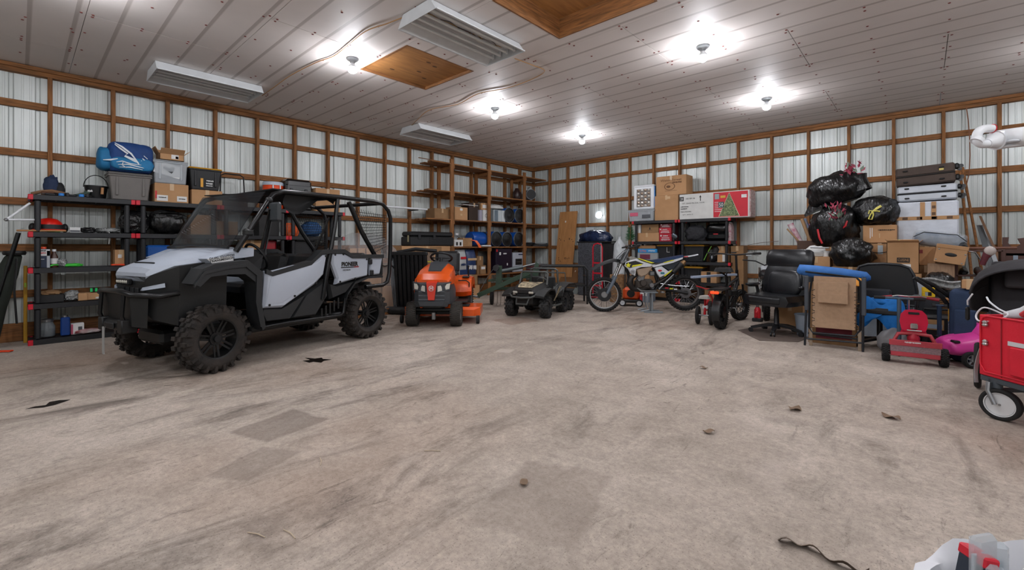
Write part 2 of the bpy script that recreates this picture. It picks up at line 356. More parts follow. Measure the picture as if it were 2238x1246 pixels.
for j in range(12):
    y0 = row0+j*PW; y1 = min(y0+PW, RY1)
    if y0 > RY1-.05: break
    off = .22 if j % 2 == 1 else -1.1
    x = off-4*PL-PL
    while x < RX1:
        a, b = max(x, RX0), min(x+PL, RX1); x += PL
        if b-a < .05: continue
        hh = [h for h in hat if h[0] > a-.2 and h[1] < b+.2 and h[2] > y0-.1 and h[3] < y1+.1]
        if hh:
            h = hh[0]; mb = MB()
            for (p, q, s, t) in ((a, h[0], y0, y1), (h[1], b, y0, y1), (h[0], h[1], y0, h[2]), (h[0], h[1], h[3], y1)):
                if q-p > .01 and t-s > .01: mb.box(((p+q)/2-(a+b)/2, (s+t)/2-(y0+y1)/2, .006), (q-p, t-s, .012))
            part('ceiling_panel', mb, cm, ceiling, 0, M=X(((a+b)/2, (y0+y1)/2, CZ)))
        elif b-a > PL-.01 and y1-y0 > PW-.01: inst('ceiling_panel', full, ceiling, X(((a+b)/2, (y0+y1)/2, CZ)))
        else: part('ceiling_panel', MB().box((0, 0, .006), (b-a-.006, y1-y0-.005, .012)), cm, ceiling, 0, M=X(((a+b)/2, (y0+y1)/2, CZ)))
        for yy in (y0+.05, y0+.45, y0+.87, y1-.05):
            cap_at(a+.03, yy); cap_at(b-.03, yy)
            for k in (1, 2, 3): cap_at(a+k*PL/4+rr.uniform(-.02, .02), yy+rr.uniform(-.03, .03))
            if rr.random() < .3: cap_at(a+PL/2+.05, yy+.02)
o = part('screw_caps', caps, plain('red_screw_cap', '#6a2620', .6), ceiling, 0); o['kind'] = 'stuff'
# hatches of plywood set up into the ceiling
knot = plain('plywood_knot', '#54361c', .7)
def hatch(h, up, label, knots):
    x0, x1, y0, y1 = h; cx, cy = (x0+x1)/2, (y0+y1)/2
    t = thing('attic_hatch', label, 'hatch', (cx, cy, CZ))
    pl = part('hatch_panel', MB().box((0, 0, up+.01), (x1-x0+.04, y1-y0+.04, .02)), mat('hatch_plywood', '#8a5c33', .65, col2='#a9763f', vs=2.2, stretch=(12, 1.5, 12), bump=.15, bs=18), t, 0)
    for (sx, sy, lx, ly) in ((x0-cx-.01, 0, .022, y1-y0+.04), (x1-cx+.01, 0, .022, y1-y0+.04), (0, y0-cy-.01, x1-x0, .022), (0, y1-cy+.01, x1-x0, .022)):
        part('frame_board', MB().box((sx, sy, up/2+.004), (lx, ly, up+.012), .002), wood['x' if lx > ly else 'y'], t, 0)
    for kx, ky in knots: part('knot', MB().lathe([(.03, 0), (.02, -.001)], 10, X((kx, ky, up-.0005), s=(.7, 1.3, 1))), knot, pl, 0)
hatch(hat[0], .035, 'smaller plywood ceiling hatch, almost flush, next to a lit bulb', ((-.1, .1), (-.25, .3), (.25, .0), (.2, .14), (-.3, -.2)))
hatch(hat[1], .22, 'plywood attic hatch set deep in the ceiling at the top edge', ((-.2, -.15), (-.1, -.2), (.2, .2)))
# bare bulbs on ceramic holders
bulbm = mat('lit_bulb', '#f6f8ff', .4, var=0, emit=BULB)
def lamp(i, x, y, label, z=CZ):
    t = thing('bulb_lamp', label, 'lamp', (x, y, z), group='bare ceiling bulbs')
    part('lamp_holder', MB().lathe([(.075, 0), (.075, -.012), (.06, -.03), (.035, -.045), (.03, -.06)], 20), plain('grey_holder', '#8f9497', .4), t)
    part('bulb_collar', MB().lathe([(.022, -.058), (.03, -.075), (.052, -.105), (.058, -.12), (.058, -.122), (.004, -.122)], 20), wplas, t)
    part('bulb', MB().lathe([(.004, -.123), (.057, -.1235), (.06, -.138), (.052, -.165), (.027, -.184), (.004, -.189)], 12), bulbm, t)
bl = {(-5.42, .3): 'lit bare bulb cut by the top edge, at far left of the ceiling', (-5.37, 2.87): 'lit bare bulb beside the small plywood ceiling hatch', (-5.47, 5.56): 'lit bare bulb on the ceiling near the centre, between white fixture and back corner',
      (-5.42, 8.19): 'lit bare bulb smallest and nearest the back corner', (-1.94, 5.52): 'largest lit bare bulb, to the right of the deep attic hatch', (-1.86, 8.16): 'lit bare bulb furthest right, nearest the back wall'}
off = 'lit bare ceiling bulb outside the view'
i = 0
for x in (-5.42, -1.9, 1.62):
    for y in (-2.4, .3, 2.87, 5.54, 8.18):
        near = [k for k in bl if abs(k[0]-x) < .2 and abs(k[1]-y) < .2]
        lamp(i, near[0][0] if near else x, near[0][1] if near else y, bl[near[0]] if near else off); i += 1
# white troffer fixtures (off)
wm = plain('fixture_enamel', '#cfd2d4', .35)
def fixture(x0, x1, y0, y1, label, wires=False, tubes=4):
    cx, cy, w_, l_ = (x0+x1)/2, (y0+y1)/2, x1-x0, y1-y0; zb = -.13
    t = thing('fluorescent_fixture', label, 'light fixture', (cx, cy, CZ), group='unlit tube fixtures on the ceiling')
    pr = [(-w_/2, zb), (-w_/2+.012, zb), (-w_/2+.10, -.03), (w_/2-.10, -.03), (w_/2-.012, zb), (w_/2, zb), (w_/2-.09, -.004), (-w_/2+.09, -.004)]
    part('housing', MB().prism(pr, -l_/2, l_/2), wm, t, 0)
    for s in (-1, 1): part('end_plate', MB().prism([(-w_/2, zb), (w_/2, zb), (w_/2-.09, -.004), (-w_/2+.09, -.004)], s*l_/2, s*(l_/2+.006)), wm, t, 0)
    for s in (-1, 1): part('rim', MB().box((s*(w_/2), 0, zb+.006), (.02, l_, .014), .003), wm, t, 0)
    for k in range(tubes):
        x = -w_/2+.14+(w_-.28)*k/(tubes-1)
        tb = part('tube', MB().cyl((x, -l_/2+.05, -.075), (x, l_/2-.05, -.075), .016, 12), plain('unlit_tube', '#d9dcdc', .3), t)
        for s in (-1, 1): part('socket', MB().box((x, s*(l_/2-.03), -.06), (.028, .03, .06), .004), wplas, tb, 0)
    if wires:
        part('ballast_channel', MB().box((.03, 0, -.035), (.12, l_-.1, .012)), wplas, t, 0)
        for k, (c, a) in enumerate((('#30271f', .0), ('#caa15a', .02), ('#e4e0d8', -.02), ('#3a2c22', .035))):
            pts = [(.03+a+.02*math.sin(q*1.3+k), -l_/2+.08+q*(l_-.2)/16, -.05-.012*math.sin(q*.9+k*2)) for q in range(17)]
            part('wire', MB().tube(pts, .0035, 5), plain('wire_%d' % k, c, .5), t)
        for (y, c) in ((-.4, '#c77a2c'), (-.22, '#c98c4a'), (.0, '#c4242a'), (.33, '#e08a1c')): part('wire_nut', MB().lathe([(.014, 0), (.016, .02), (.007, .04)], 8, X((.03, y, -.062), rx=1.2)), plain('nut'+c, c, .4), t)
fixture(-4.05, -3.42, 2.68, 3.97, 'large white fixture with open wiring and bare tubes over the room', True)
fixture(-7.88, -7.2, 1.19, 2.44, 'dim grey fixture with tubes close to the left wall')
fixture(-7.84, -7.12, 5.22, 6.54, 'small white fixture seen far off above the wooden shelving', False, 3)
# cables stapled along the ceiling
cab = plain('tan_cable', '#a57b4a', .6)
def ceil_cable(pix, label):
    pts = [onz(a, b, CZ-.012) for a, b in pix]
    single('ceiling_cable', label, 'cable', MB().tube(spath(pts, 6), .006, 6), cab)
ceil_cable(((573, 209), (600, 190), (635, 165), (690, 137), (730, 122), (765, 95), (800, 68), (845, 52), (880, 39), (905, 37)), 'tan cable stapled along the ceiling from dim left fixture to the large open fixture')
ceil_cable(((1125, 128), (1165, 143), (1190, 155), (1165, 172), (1110, 192), (1045, 205), (1000, 228), (940, 240), (912, 262), (890, 284)), 'thin tan cable running over the ceiling between large fixture and far small fixture')
# ================================================================ helpers for traced things
def tracer(loc, rz):
    loc = Vector(loc); c, s = math.cos(rz), math.sin(rz)
    def S(px, py, y=0.0):
        n = Vector((-s, c, 0)); p = onplane(px, py, loc+n*y, n)-loc; return (p.x*c+p.y*s, p.z)
    def SX(px, py, x=0.0):
        n = Vector((c, s, 0)); p = onplane(px, py, loc+n*x, n)-loc; return (-p.x*s+p.y*c, p.z)
    return S, SX
def wheel(parent, loc, R, W, rr, rim, spokes=7, lug=(0, 0, 0), rz=0.0, name='wheel', tire=None, pairs=True, n=36, hub=.22, face=1, rx=0.0, spw=.12, dish=.35):
    # axis along local y; the outer face looks to +y (face=1) or -y
    A = X(rx=-PI/2); mb = MB(); h = W/2; r = R-lug[1]
    mb.ring([(rr, -h*.82), (rr+(r-rr)*.35, -h), (r-(r-rr)*.35, -h*.98), (r-(r-rr)*.08, -h*.8), (r, -h*.45), (r, h*.45), (r-(r-rr)*.08, h*.8), (r-(r-rr)*.35, h*.98), (rr+(r-rr)*.35, h), (rr, h*.82)][::-1], n, A)
    if lug[0]:
        for k in range(lug[0]):
            a = 2*PI*k/lug[0]
            for q, (cy, wy, sk) in enumerate(((-.68, .5, .35), (-.2, .34, -.5), (.22, .34, .5), (.7, .5, -.35))):
                aa = a+(PI/lug[0] if q % 2 else 0)
                d = lug[1]*(1 if abs(cy) < .5 else .9)
                mb.box((0, cy*h, r+d/2-.006), (lug[2]*R*2*PI/lug[0], wy*h*1.05, d+.012), 0, Matrix.Rotation(aa, 4, 'Y') @ Matrix.Translation((0, 0, 0)) @ Matrix.Rotation(sk, 4, 'Z') if False else Matrix.Rotation(aa, 4, 'Y'))
                if abs(cy) > .5: mb.box((0, math.copysign(h*.99, cy), r-lug[1]*1.1), (lug[2]*R*1.5*PI/lug[0], .016, lug[1]*2.6), 0, Matrix.Rotation(aa, 4, 'Y'))
    w_ = part(name, mb, tire or rubber, parent, 35, M=X(loc, rz=rz, rx=rx))
    rb = MB(); f = face*h
    rb.ring([(rr*1.03, -h*.8), (rr*.93, -h*.75), (rr*.90, 0), (rr*.93, h*.78), (rr*1.03, h*.84)][::-1], n, A)
    rb.ring([(rr*1.03, -h*.8), (rr*1.03, h*.84), (rr*.93, h*.78), (rr*.90, 0), (rr*.93, -h*.75)][::-1], n, A) if False else None
    if spokes:
        yf = f*dish
        for k in range(spokes):
            for da in ((-.13, .13) if pairs else (0,)):
                a = 2*PI*k/spokes; b = a+da*(2.2 if spokes > 8 else 2.6)*(7/spokes if pairs else 0)
                p = Vector((math.sin(a+da*.6)*rr*hub, yf, math.cos(a+da*.6)*rr*hub)); q = Vector((math.sin(b)*rr*.95, f*.55, math.cos(b)*rr*.95))
                d = (q-p); t = Vector((math.cos(a), 0, -math.sin(a)))*rr*spw*.5; u = Vector((0, face, 0))*.012
                rb.loft([[p-t, p+t, p+t-u, p-t-u], [q-t*.8, q+t*.8, q+t*.8-u, q-t*.8-u]])
        rb.cyl((0, yf-.015*face, 0), (0, yf+.012*face, 0), rr*(hub+.1), 20)
    else:
        rb.lathe([(rr*.95, -f*.2), (rr*.9, f*.5), (rr*.5, f*.45), (rr*.3, f*.6), (.005, f*.6)], n, A if face > 0 else A)
    part('rim', rb, rim, w_, 40)
    hb = MB().cyl((0, f*.2, 0), (0, f*(dish+.32 if spokes else .75), 0), rr*hub*.75, 16)
    for k in range(4):
        a = PI/4*0+k*PI/2; x, z = math.sin(a)*rr*(hub+.02)*1.3, math.cos(a)*rr*(hub+.02)*1.3
        if spokes: hb.cyl((x, f*dish, z), (x, f*(dish+.16), z), rr*.035, 6)
    part('hub', hb, dsteel if spokes else steel, w_, 40); return w_
def spoked(parent, loc, R, tw, rimm, nsp, lug=(0, 0, 0), rz=0.0, hubr=.05, name='wheel', rt=None, spm=None, rx=0.0, fade=.012):
    # wire wheel: knobbly tyre, rim hoop, hub and crossing spokes; axis along local y
    A = X(rx=-PI/2); rt = rt or tw; rr = R-rt-lug[1]; mb = MB(); h = tw/2
    mb.ring([(rr, -h*.6), (rr+rt*.5, -h), (R-lug[1]-.006, -h*.7), (R-lug[1], 0), (R-lug[1]-.006, h*.7), (rr+rt*.5, h), (rr, h*.6)][::-1], 40, A)
    for k in range(lug[0]):
        a = 2*PI*k/lug[0]
        for q, cy in enumerate((-.8, 0, .8)):
            mb.box((0, cy*h, R-lug[1]/2-.004-(abs(cy) > .5)*.008), (lug[2], h*.42, lug[1]+.012), 0, Matrix.Rotation(a+(PI/lug[0] if q == 1 else 0), 4, 'Y'))
    w_ = part(name, mb, rubber, parent, 35, M=X(loc, rz=rz, rx=rx))
    part('rim', MB().ring([(rr+.006, -h*.55), (rr-fade, -h*.5), (rr-fade*1.4, 0), (rr-fade, h*.5), (rr+.006, h*.55)][::-1], 40, A), rimm, w_, 40)
    hb = MB().cyl((0, -h*.9, 0), (0, h*.9, 0), hubr*.55, 16)
    for s in (-1, 1): hb.cyl((0, s*h*.7, 0), (0, s*h*.55, 0), hubr, 20)
    part('hub', hb, steel, w_, 40); sp = MB()
    for k in range(nsp):
        a = 2*PI*k/nsp; b = a+(.5 if k % 4 < 2 else -.5); s = 1 if k % 2 else -1
        sp.cyl((math.sin(b)*hubr*.9, s*h*.62, math.cos(b)*hubr*.9), (math.sin(a)*(rr-fade), 0, math.cos(a)*(rr-fade)), .0038, 4)
    part('spokes', sp, spm or chrome, w_, 0); return w_
# ================================================================ side-by-side utility vehicle
U0 = (-6.084, 2.106, 0); URZ = rad(-76.87); S, SX = tracer(U0, URZ)
ugrey = mat('pale_grey_bodywork', '#b2bac6', .35, var=.04, vs=2)
udark = plain('charcoal_bodywork', '#202224', .55, bump=.12, bs=200)
ublk = plain('vehicle_black', '#0e0f10', .5)
cage = plain('cage_tube', '#121315', .28, .2)
utv = thing('utility_vehicle', 'X', 'vehicle', U0, URZ)
utv['label'] = 'pale grey and black side-by-side utility vehicle with roll cage and knobby tires'
mudt = mat('muddy_tire', '#1b1a19', .85, col2='#38302b', vs=9, bump=.3, bs=60)
rimb = plain('black_rim', '#1a1b1c', .4, .3)
for x, y, f, st, ww in ((.965, .64, 1, .10, .22), (.965, -.64, -1, .10, .22), (-.985, .62, 1, 0, .27), (-.985, -.62, -1, 0, .27)):
    wheel(utv, (x, y,   .334), .334, ww, .2, rimb, 7, (22, .02, .4), rz=st, tire=mudt, face=f)
boltme = MB().cyl((0, -.004, 0), (0, .006, 0), .013, 10).mesh('bolt'); boltme.materials.append(ublk)
def both(poly, y0, y1, name, m, inset=0.0, bolts=None, far=True):
    o = None
    for s in ((1, -1) if far else (1,)):
        q = part(name, MB().prism(poly, s*y0, s*y1, inset=inset), m, utv, 25)
        if s > 0: o = q
    if bolts:
        for x, z in bolts: inst('bolt', boltme, o, X((x, y1, z)))
    return o
Y = .74
def PX(pts, y=Y): return [S(a, b, y) for a, b in pts]
door = both(PX([(580, 592), (590, 594), (693, 567), (707, 555), (715, 556), (708, 599), (690, 620), (617, 672), (574, 674)]), .69, .75, 'door_panel', ugrey, .03, PX([(587, 596), (648, 586), (712, 560), (691, 619), (644, 647), (589, 667)], .75))
both(PX([(592, 603), (690, 574), (704, 566), (701, 596), (683, 615), (615, 662), (580, 664)]), .745, .758, 'door_relief', ugrey, .05)
both(PX([(573, 676), (618, 674), (669, 644), (637, 697), (580, 704), (571, 685)]), .66, .74, 'lower_door', udark, .02)
both(PX([(669, 643), (718, 610), (721, 645), (693, 692), (640, 697)]), .62, .72, 'side_panel', udark, .03)
for k in range(5):
    a, b = S(703+k*9, 690-k*6, .70); part('vent_slat', MB().box((a, .70, b+.02), (.022, .02, .14), .004), ublk, utv, 0)
rp = both(PX([(727, 553), (751, 552), (769, 560), (807, 560), (805, 602), (773, 611), (735, 622), (738, 609), (726, 575)]), .68, .74, 'rear_side_panel', ugrey, .025, PX([(733, 557), (751, 556), (802, 567), (804, 600), (777, 609), (744, 616)], .745))
both(PX([(811, 560), (838, 559), (832, 599), (811, 602)]), .68, .73, 'rear_corner_panel', ugrey, .02)
for a, b in ((809, 572), (812, 596)): x, z = S(a, b, .74); part('latch', MB().box((x, .745, z), (.06, .03, .075), .01), ublk, utv, 0)
both(PX([(720, 620), (735, 624), (778, 615), (762, 640), (727, 655)]), .60, .72, 'rear_lower_panel', udark, .03)
mo = [S(a, b, .74) for a, b in ((580, 588), (594, 594), (679, 570), (702, 547), (729, 545), (752, 545), (769, 556), (837, 556))]
both([(x, z+.0) for x, z in mo]+[(x, z-.05) for x, z in mo[::-1]], .64, .76, 'sill_moulding', udark, 0)
fen = both(PX([(420, 621), (442, 588), (470, 577), (500, 573), (540, 568), (574, 595), (570, 657), (580, 716), (573, 722), (563, 687), (557, 616), (535, 599), (500, 600), (460, 605), (437, 627)], .78), .58, .79, 'front_fender', udark, 0)
lip = [S(a, b, .79) for a, b in ((424, 622), (446, 593), (500, 581), (537, 577), (566, 602), (564, 660), (574, 714))]
both([(x, z) for x, z in lip]+[(x-.0, z-.03) if i < 4 else (x+.03, z) for i, (x, z) in list(enumerate(lip))[::-1]], .78, .805, 'fender_lip', udark, 0)
ra = [S(a, b, .74) for a, b in ((758, 654), (762, 640), (778, 616), (806, 604), (838, 602))]
both(ra+[(x, z-.03) for x, z in ra[::-1]], .5, .73, 'rear_fender', udark)
for s in (1, -1):
    pts = [(x, s*.70, z) for x, z in PX([(579, 716), (625, 707), (690, 698), (748, 690), (755, 684), (759, 652)])]
    part('rocker_bar', MB().tube(pts, .022, 10), cage, utv)
part('floor_pan', MB().box((-.15, 0, .36), (1.5, 1.3, .08), .02), ublk, utv, 0)
part('chassis', MB().box((0, 0, .34), (2.5, .5, .14), .03).box((-1.0, 0, .62), (.6, 1.0, .24), .04).box((.95, 0, .65), (.5, .6, .4), .05), ublk, utv, 0)
part('axle', MB().cyl((-.985, -.6, .334), (-.985, .6, .334), .03, 10), dsteel, utv); part('axle', MB().cyl((.985, -.6, .334), (.985, .6, .334), .03, 10), dsteel, utv)
for sx, top in ((.95, .78), (-.95, .7)):
    for s in (1, -1):
        part('control_arm', MB().tube([(sx+.12, s*.25, .36), (sx, s*.58, .32), (sx-.12, s*.25, .36)], .018, 8), dsteel, utv)
        hx = [(sx+.05+.032*math.cos(t*.9), s*(.34+.16*(1-t/60))+.032*math.sin(t*.9), .40+t/60*(top-.4)) for t in range(61)]
        part('coil_spring', MB().tube(hx, .006, 5), dsteel, utv)
# hood
def hood_ring(x, w_, z, crown, dz):
    return [(x, -w_, z-dz), (x, -w_*.93, z), (x, -w_*.55, z+crown*.7), (x, -w_*.45, z+crown), (x, 0, z+crown*1.05), (x, w_*.45, z+crown), (x, w_*.55, z+crown*.7), (x, w_*.93, z), (x, w_, z-dz), (x, w_*.9, z-dz-.05), (x, -w_*.9, z-dz-.05)]
hood = part('hood', MB().loft([hood_ring(*r) for r in ((1.40, .33, .995, .0, .03), (1.37, .36, 1.03, .02, .05), (1.18, .43, 1.095, .03, .07), (.95, .50, 1.16, .04, .08), (.75, .58, 1.205, .035, .06), (.58, .60, 1.225, .02, .05))]), ugrey, utv, 28)
part('hood_scoop', MB().box((1.285, 0, 1.088), (.018, .40, .014), .004, X((0, 0, 0))), ublk, hood, 0)
for s in (1, -1):
    q = [S(a, b, .66) for a, b in ((451, 566), (500, 545), (560, 541), (560, 560), (512, 572), (467, 580))]
    part('hood_side', MB().prism(q, s*.50, s*.665, inset=.03), ugrey, utv, 25)
q = [S(a, b, .67) for a, b in ((452, 566), (508, 559), (511, 571), (468, 579))]; cxz = (sum(p[0] for p in q)/4, sum(p[1] for p in q)/4)
dec = part('decal', MB().prism(q, .664, .669), white, utv, 0)
for tx, dz in (('DUAL CLUTCH', .034), ('TRANSMISSION', .006)):
    text(tx, .024, ink, utv, X((cxz[0]+.0, .672, cxz[1]+dz), rz=PI, ry=rad(-9)), .24, bold=.02)
# nose, lights, bumper, winch
part('nose', MB().loft([[(x, -w_, z0), (x, w_, z0), (x, w_*1.05, z1), (x, -w_*1.05, z1)] for x, w_, z0, z1 in ((.8, .56, .5, 1.12), (1.2, .48, .48, 1.06), (1.36, .36, .55, .985), (1.40, .30, .62, .96))]), ublk, utv, 25)
for k in range(4): part('grille_slot', MB().box((1.405, -.15+.10*k, .80), (.012, .07, .10), .004), udark, utv, 0)
lb = part('light_bar', MB().box((1.42, -.08, .905), (.04, .26, .06), .008), ublk, utv, 0)
gl = plain('lamp_glass', '#b9b6aa', .15)
for k in range(6): part('lens', MB().lathe([(.017, 0), (.012, .006), (.003, .008)], 8, X((1.441, -.18+k*.04, .905), ry=PI/2)), gl, lb)
for s in (1, -1): part('headlight', MB().loft([[(1.36, s*.30, .93), (1.36, s*.30, .99), (1.355, s*.34, .99), (1.355, s*.34, .93)], [(1.12, s*.5, .97), (1.12, s*.5, 1.05), (1.10, s*.53, 1.05), (1.10, s*.53, .97)]]), plain('smoked_lamp', '#3b3d40', .12), utv, 0)
for s in (1, -1): part('nose_trim', MB().loft([[(1.42, s*.26, .83), (1.42, s*.30, .83), (1.42, s*.30, .86)], [(1.30, s*.42, .86), (1.30, s*.46, .86), (1.30, s*.45, .90)]]), ugrey, utv, 0)
bu = [(1.2, .50, .80), (1.36, .48, .78), (1.52, .34, .80), (1.55, .2, .83), (1.55, -.2, .83), (1.52, -.34, .80), (1.36, -.48, .78), (1.2, -.5, .80)]
part('bumper_bar', MB().tube(bu, .026, 10), cage, utv)
part('bumper_plate', MB().loft([[(1.50, -.3, .5), (1.50, .3, .5), (1.52, .3, .8), (1.52, -.3, .8)], [(1.42, -.4, .48), (1.42, .4, .48), (1.42, .42, .79), (1.42, -.42, .79)]]), ublk, utv, 0)
for s in (-1, 1): part('bumper_upright', MB().tube([(1.54, s*.24, .82), (1.555, s*.24, .6), (1.50, s*.24, .44)], .018, 8), cage, utv)
win = part('winch', MB().cyl((1.50, -.16, .50), (1.50, .16, .50), .055, 16).box((1.50, .21, .50), (.13, .1, .13), .01).box((1.50, -.21, .50), (.13, .1, .13), .01), ublk, utv)
part('fairlead', MB().box((1.565, 0, .50), (.02, .2, .06), .008), dsteel, win, 0)
part('winch_strap', MB().tube([(1.585, -.02, .49), (1.60, -.02, .42), (1.60, -.02, .24)], .001, 4).box((1.602, -.02, .36), (.006, .04, .26), 0), plain('grey_webbing', '#9b9b98', .8), win, 0)
# cockpit
part('dashboard', MB().loft([[(.66, -.6, .95), (.66, .6, .95), (.60, .6, 1.24), (.60, -.6, 1.24)], [(.46, -.58, .9), (.46, .58, .9), (.40, .56, 1.15), (.40, -.56, 1.15)]]), ublk, utv, 25)
stw = part('steering_wheel', MB().ring([(.165+.016*math.cos(t*PI/4), .016*math.sin(t*PI/4)) for t in range(8)], 28, X((.34, .33, 1.13), ry=rad(-62))).cyl((.34, .33, 1.13), (.46, .33, 1.06), .03, 10).box((.34, .33, 1.13), (.02, .3, .05), .005), ublk, utv)
seatm = plain('black_vinyl', '#17181a', .42, bump=.05, bs=60)
def useat(x, y, w_):
    q = part('seat', MB().box((x, y, .72), (.50, w_, .15), .04), seatm, utv, 35)
    part('backrest', MB().box((0, 0, .22), (.13, w_*.95, .46), .05, X((x-.26, y, .72), ry=rad(-14))), seatm, utv, 35)
useat(.02, .33, .5); useat(.02, -.33, .5); useat(-.72, .33, .5); useat(-.72, -.33, .5)
for s in (1, -1):
    R_ = [(.755, 1.20), (.60, 1.48), (.435, 1.745), (.37, 1.83), (.25, 1.875), (-.47, 1.883), (-1.10, 1.880), (-1.27, 1.855), (-1.38, 1.77), (-1.425, 1.66), (-1.42, 1.2), (-1.40, .86), (-1.36, .74), (-1.27, .70), (-.95, .70)]
    part('cage_rail', MB().tube([(x, s*(.70 if x < .7 else .66), z) for x, z in R_], .028, 10), cage, utv)
    part('cage_post', MB().tube([(-.50, s*.69, 1.86), (-.44, s*.71, 1.50), (-.30, s*.73, .9), (-.25, s*.72, .60)], .026, 10), cage, utv)
    part('grab_bar', MB().tube([(-.72, s*.64, 1.84), (-.95, s*.63, 1.45), (-1.2, s*.62, 1.12)], .03, 8), ublk, utv)
    part('seat_belt', MB().tube([(-.44, s*.6, 1.62), (-.30, s*.52, 1.2), (-.2, s*.35, .8)], .016, 6), ublk, utv)
    nt = MB(); tri = [(-.74, 1.78), (-1.38, 1.70), (-1.38, 1.18), (-1.18, 1.16)]
    for k in range(16):
        a = k/15; p0 = Vector((-.74-.64*a, s*.66, 1.78-.08*a)); p1 = Vector((-1.14-.24*a, s*.66, 1.15)); nt.cyl(p0, p1, .0035, 4)
    for k in range(14):
        a = k/13; z = 1.72-.55*a; x0 = -.76-.40*a; nt.cyl((x0, s*.66, z), (-1.38, s*.66, z-.02+.1*a), .0035, 4)
    part('side_net', nt, ublk, utv, 0)
for x, z in ((.26, 1.87), (-.48, 1.875), (-1.22, 1.86)): part('cross_bar', MB().cyl((x, -.7, z), (x, .7, z), .026, 10), cage, utv)
part('roof', MB().sheet(lambda u, v: (.38-u*.98, -.70+1.40*v, 1.885-.05*math.sin(u*PI)*math.sin(v*PI)-.02*(1-abs(2*v-1))), 10, 14, .012), plain('black_canvas', '#0d0e0f', .7), utv)
part('fabric_swag', MB().sheet(lambda u, v: (.2-u*.7, .66-.05*math.sin(v*PI), 1.85-v*.22*(.5+.5*math.sin(u*5.5+.6))), 14, 6, .006), plain('black_canvas', '#0d0e0f'), utv)
ws = mat('scratched_tinted_screen', '#23272c', .12, var=0, alpha=.5, spec=.6)
part('windshield', MB().loft([[(.80, -.60, 1.235), (.80, .60, 1.235), (.79, .60, 1.235), (.79, -.60, 1.235)], [(.43, -.64, 1.86), (.43, .64, 1.86), (.42, .64, 1.86), (.42, -.64, 1.86)]]), ws, utv, 0)
part('windshield_trim', MB().tube([(.81, -.62, 1.24), (.86, -.3, 1.265), (.87, 0, 1.27), (.86, .3, 1.265), (.81, .62, 1.24)], .016, 6), ublk, utv)
sc = MB()
for k in range(14):
    v0 = -.55+.03*k; sc.tube([(.70-.01*k, v0-.0, 1.42+.016*k), (.66-.01*k, v0+.12, 1.36+.016*k)], .0012, 3)
part('screen_scratches', sc, plain('scratch_white', '#b8bcc0', .6), utv, 0)
mi = S(605, 463, .82)
mr = part('mirror', MB().box((mi[0], .80, mi[1]), (.05, .17, .21), .02, None), plain('mirror_shell', '#33373a', .45), utv, 0)
part('mirror_arm', MB().tube([(.42, .70, 1.74), (mi[0]+.02, .74, mi[1]+.02)], .02, 8).ball((.42, .70, 1.76), .04, 10, 6), ublk, utv)
part('clamp', MB().box((.64, .68, 1.40), (.09, .09, .08), .02, None), ublk, utv, 0)
# bed
part('bed', MB().box((-1.0, 0, .84), (.62, 1.3, .05), .01).box((-1.31, 0, .98), (.04, 1.3, .28), .01).box((-.68, 0, .98), (.04, 1.3, .28), .01), udark, utv, 0)
part('tail_lamp', MB().box((-1.34, .55, 1.02), (.03, .1, .12), .01), plain('tail_red', '#8c1118', .25), utv, 0)
a = S(765, 577, .742); text('PIONEER', .06, ink, rp, X((a[0], .743, a[1]), rz=PI), .27, bold=.06); part('logo_bar', MB().box((a[0]-.0, .742, a[1]-.042), (.28, .003, .012)), ink, rp, 0)
a2 = S(779, 583, .742); text('1000', .02, red, rp, X((a2[0], .7445, a2[1]), rz=PI), .08)
a3 = S(758, 590, .742); text('HONDA', .022, ink, rp, X((a3[0], .743, a3[1]), rz=PI), .12, bold=.01)
# ================================================================ generic builders for stored goods
LRZ = PI/2                                              # things on the left wall face +x
def yz(px0, px1, ptop, xf):                             # picture rectangle on a plane x = xf: (y centre, width, z of its top)
    pm = (px0+px1)/2; a = onx(px0, 500, xf).y; b = onx(px1, 500, xf).y; return (a+b)/2, b-a, onx(pm, ptop, xf).z
def xz(px0, px1, ptop, yf):
    pm = (px0+px1)/2; a = ony(px0, 500, yf).x; b = ony(px1, 500, yf).x; return (a+b)/2, b-a, ony(pm, ptop, yf).z
def root_at(front, d, rz):                              # front centre bottom -> centre bottom
    return (front[0]-math.sin(rz)*d/2, front[1]+math.cos(rz)*d/2, front[2])
def stick(t, w_, d, h, items, y=None):
    yy = -d/2-.0015 if y is None else y
    for it in items:
        if it[0] == 'b': part('sticker', MB().box((it[1]*w_, yy, it[2]*h), (it[3]*w_, .002, it[4]*h)), it[5], t, 0)
        elif it[0] == 'p': dashes(t, it[1]*w_, yy-.0022, it[2]*h, it[4]*w_, it[3]*h, it[5] if len(it) > 5 else ink)
        elif it[0] == 't': text(it[1], it[4]*h, it[6] if len(it) > 6 else ink, t, X((it[2]*w_, yy-.0022, it[3]*h)), it[5]*w_)
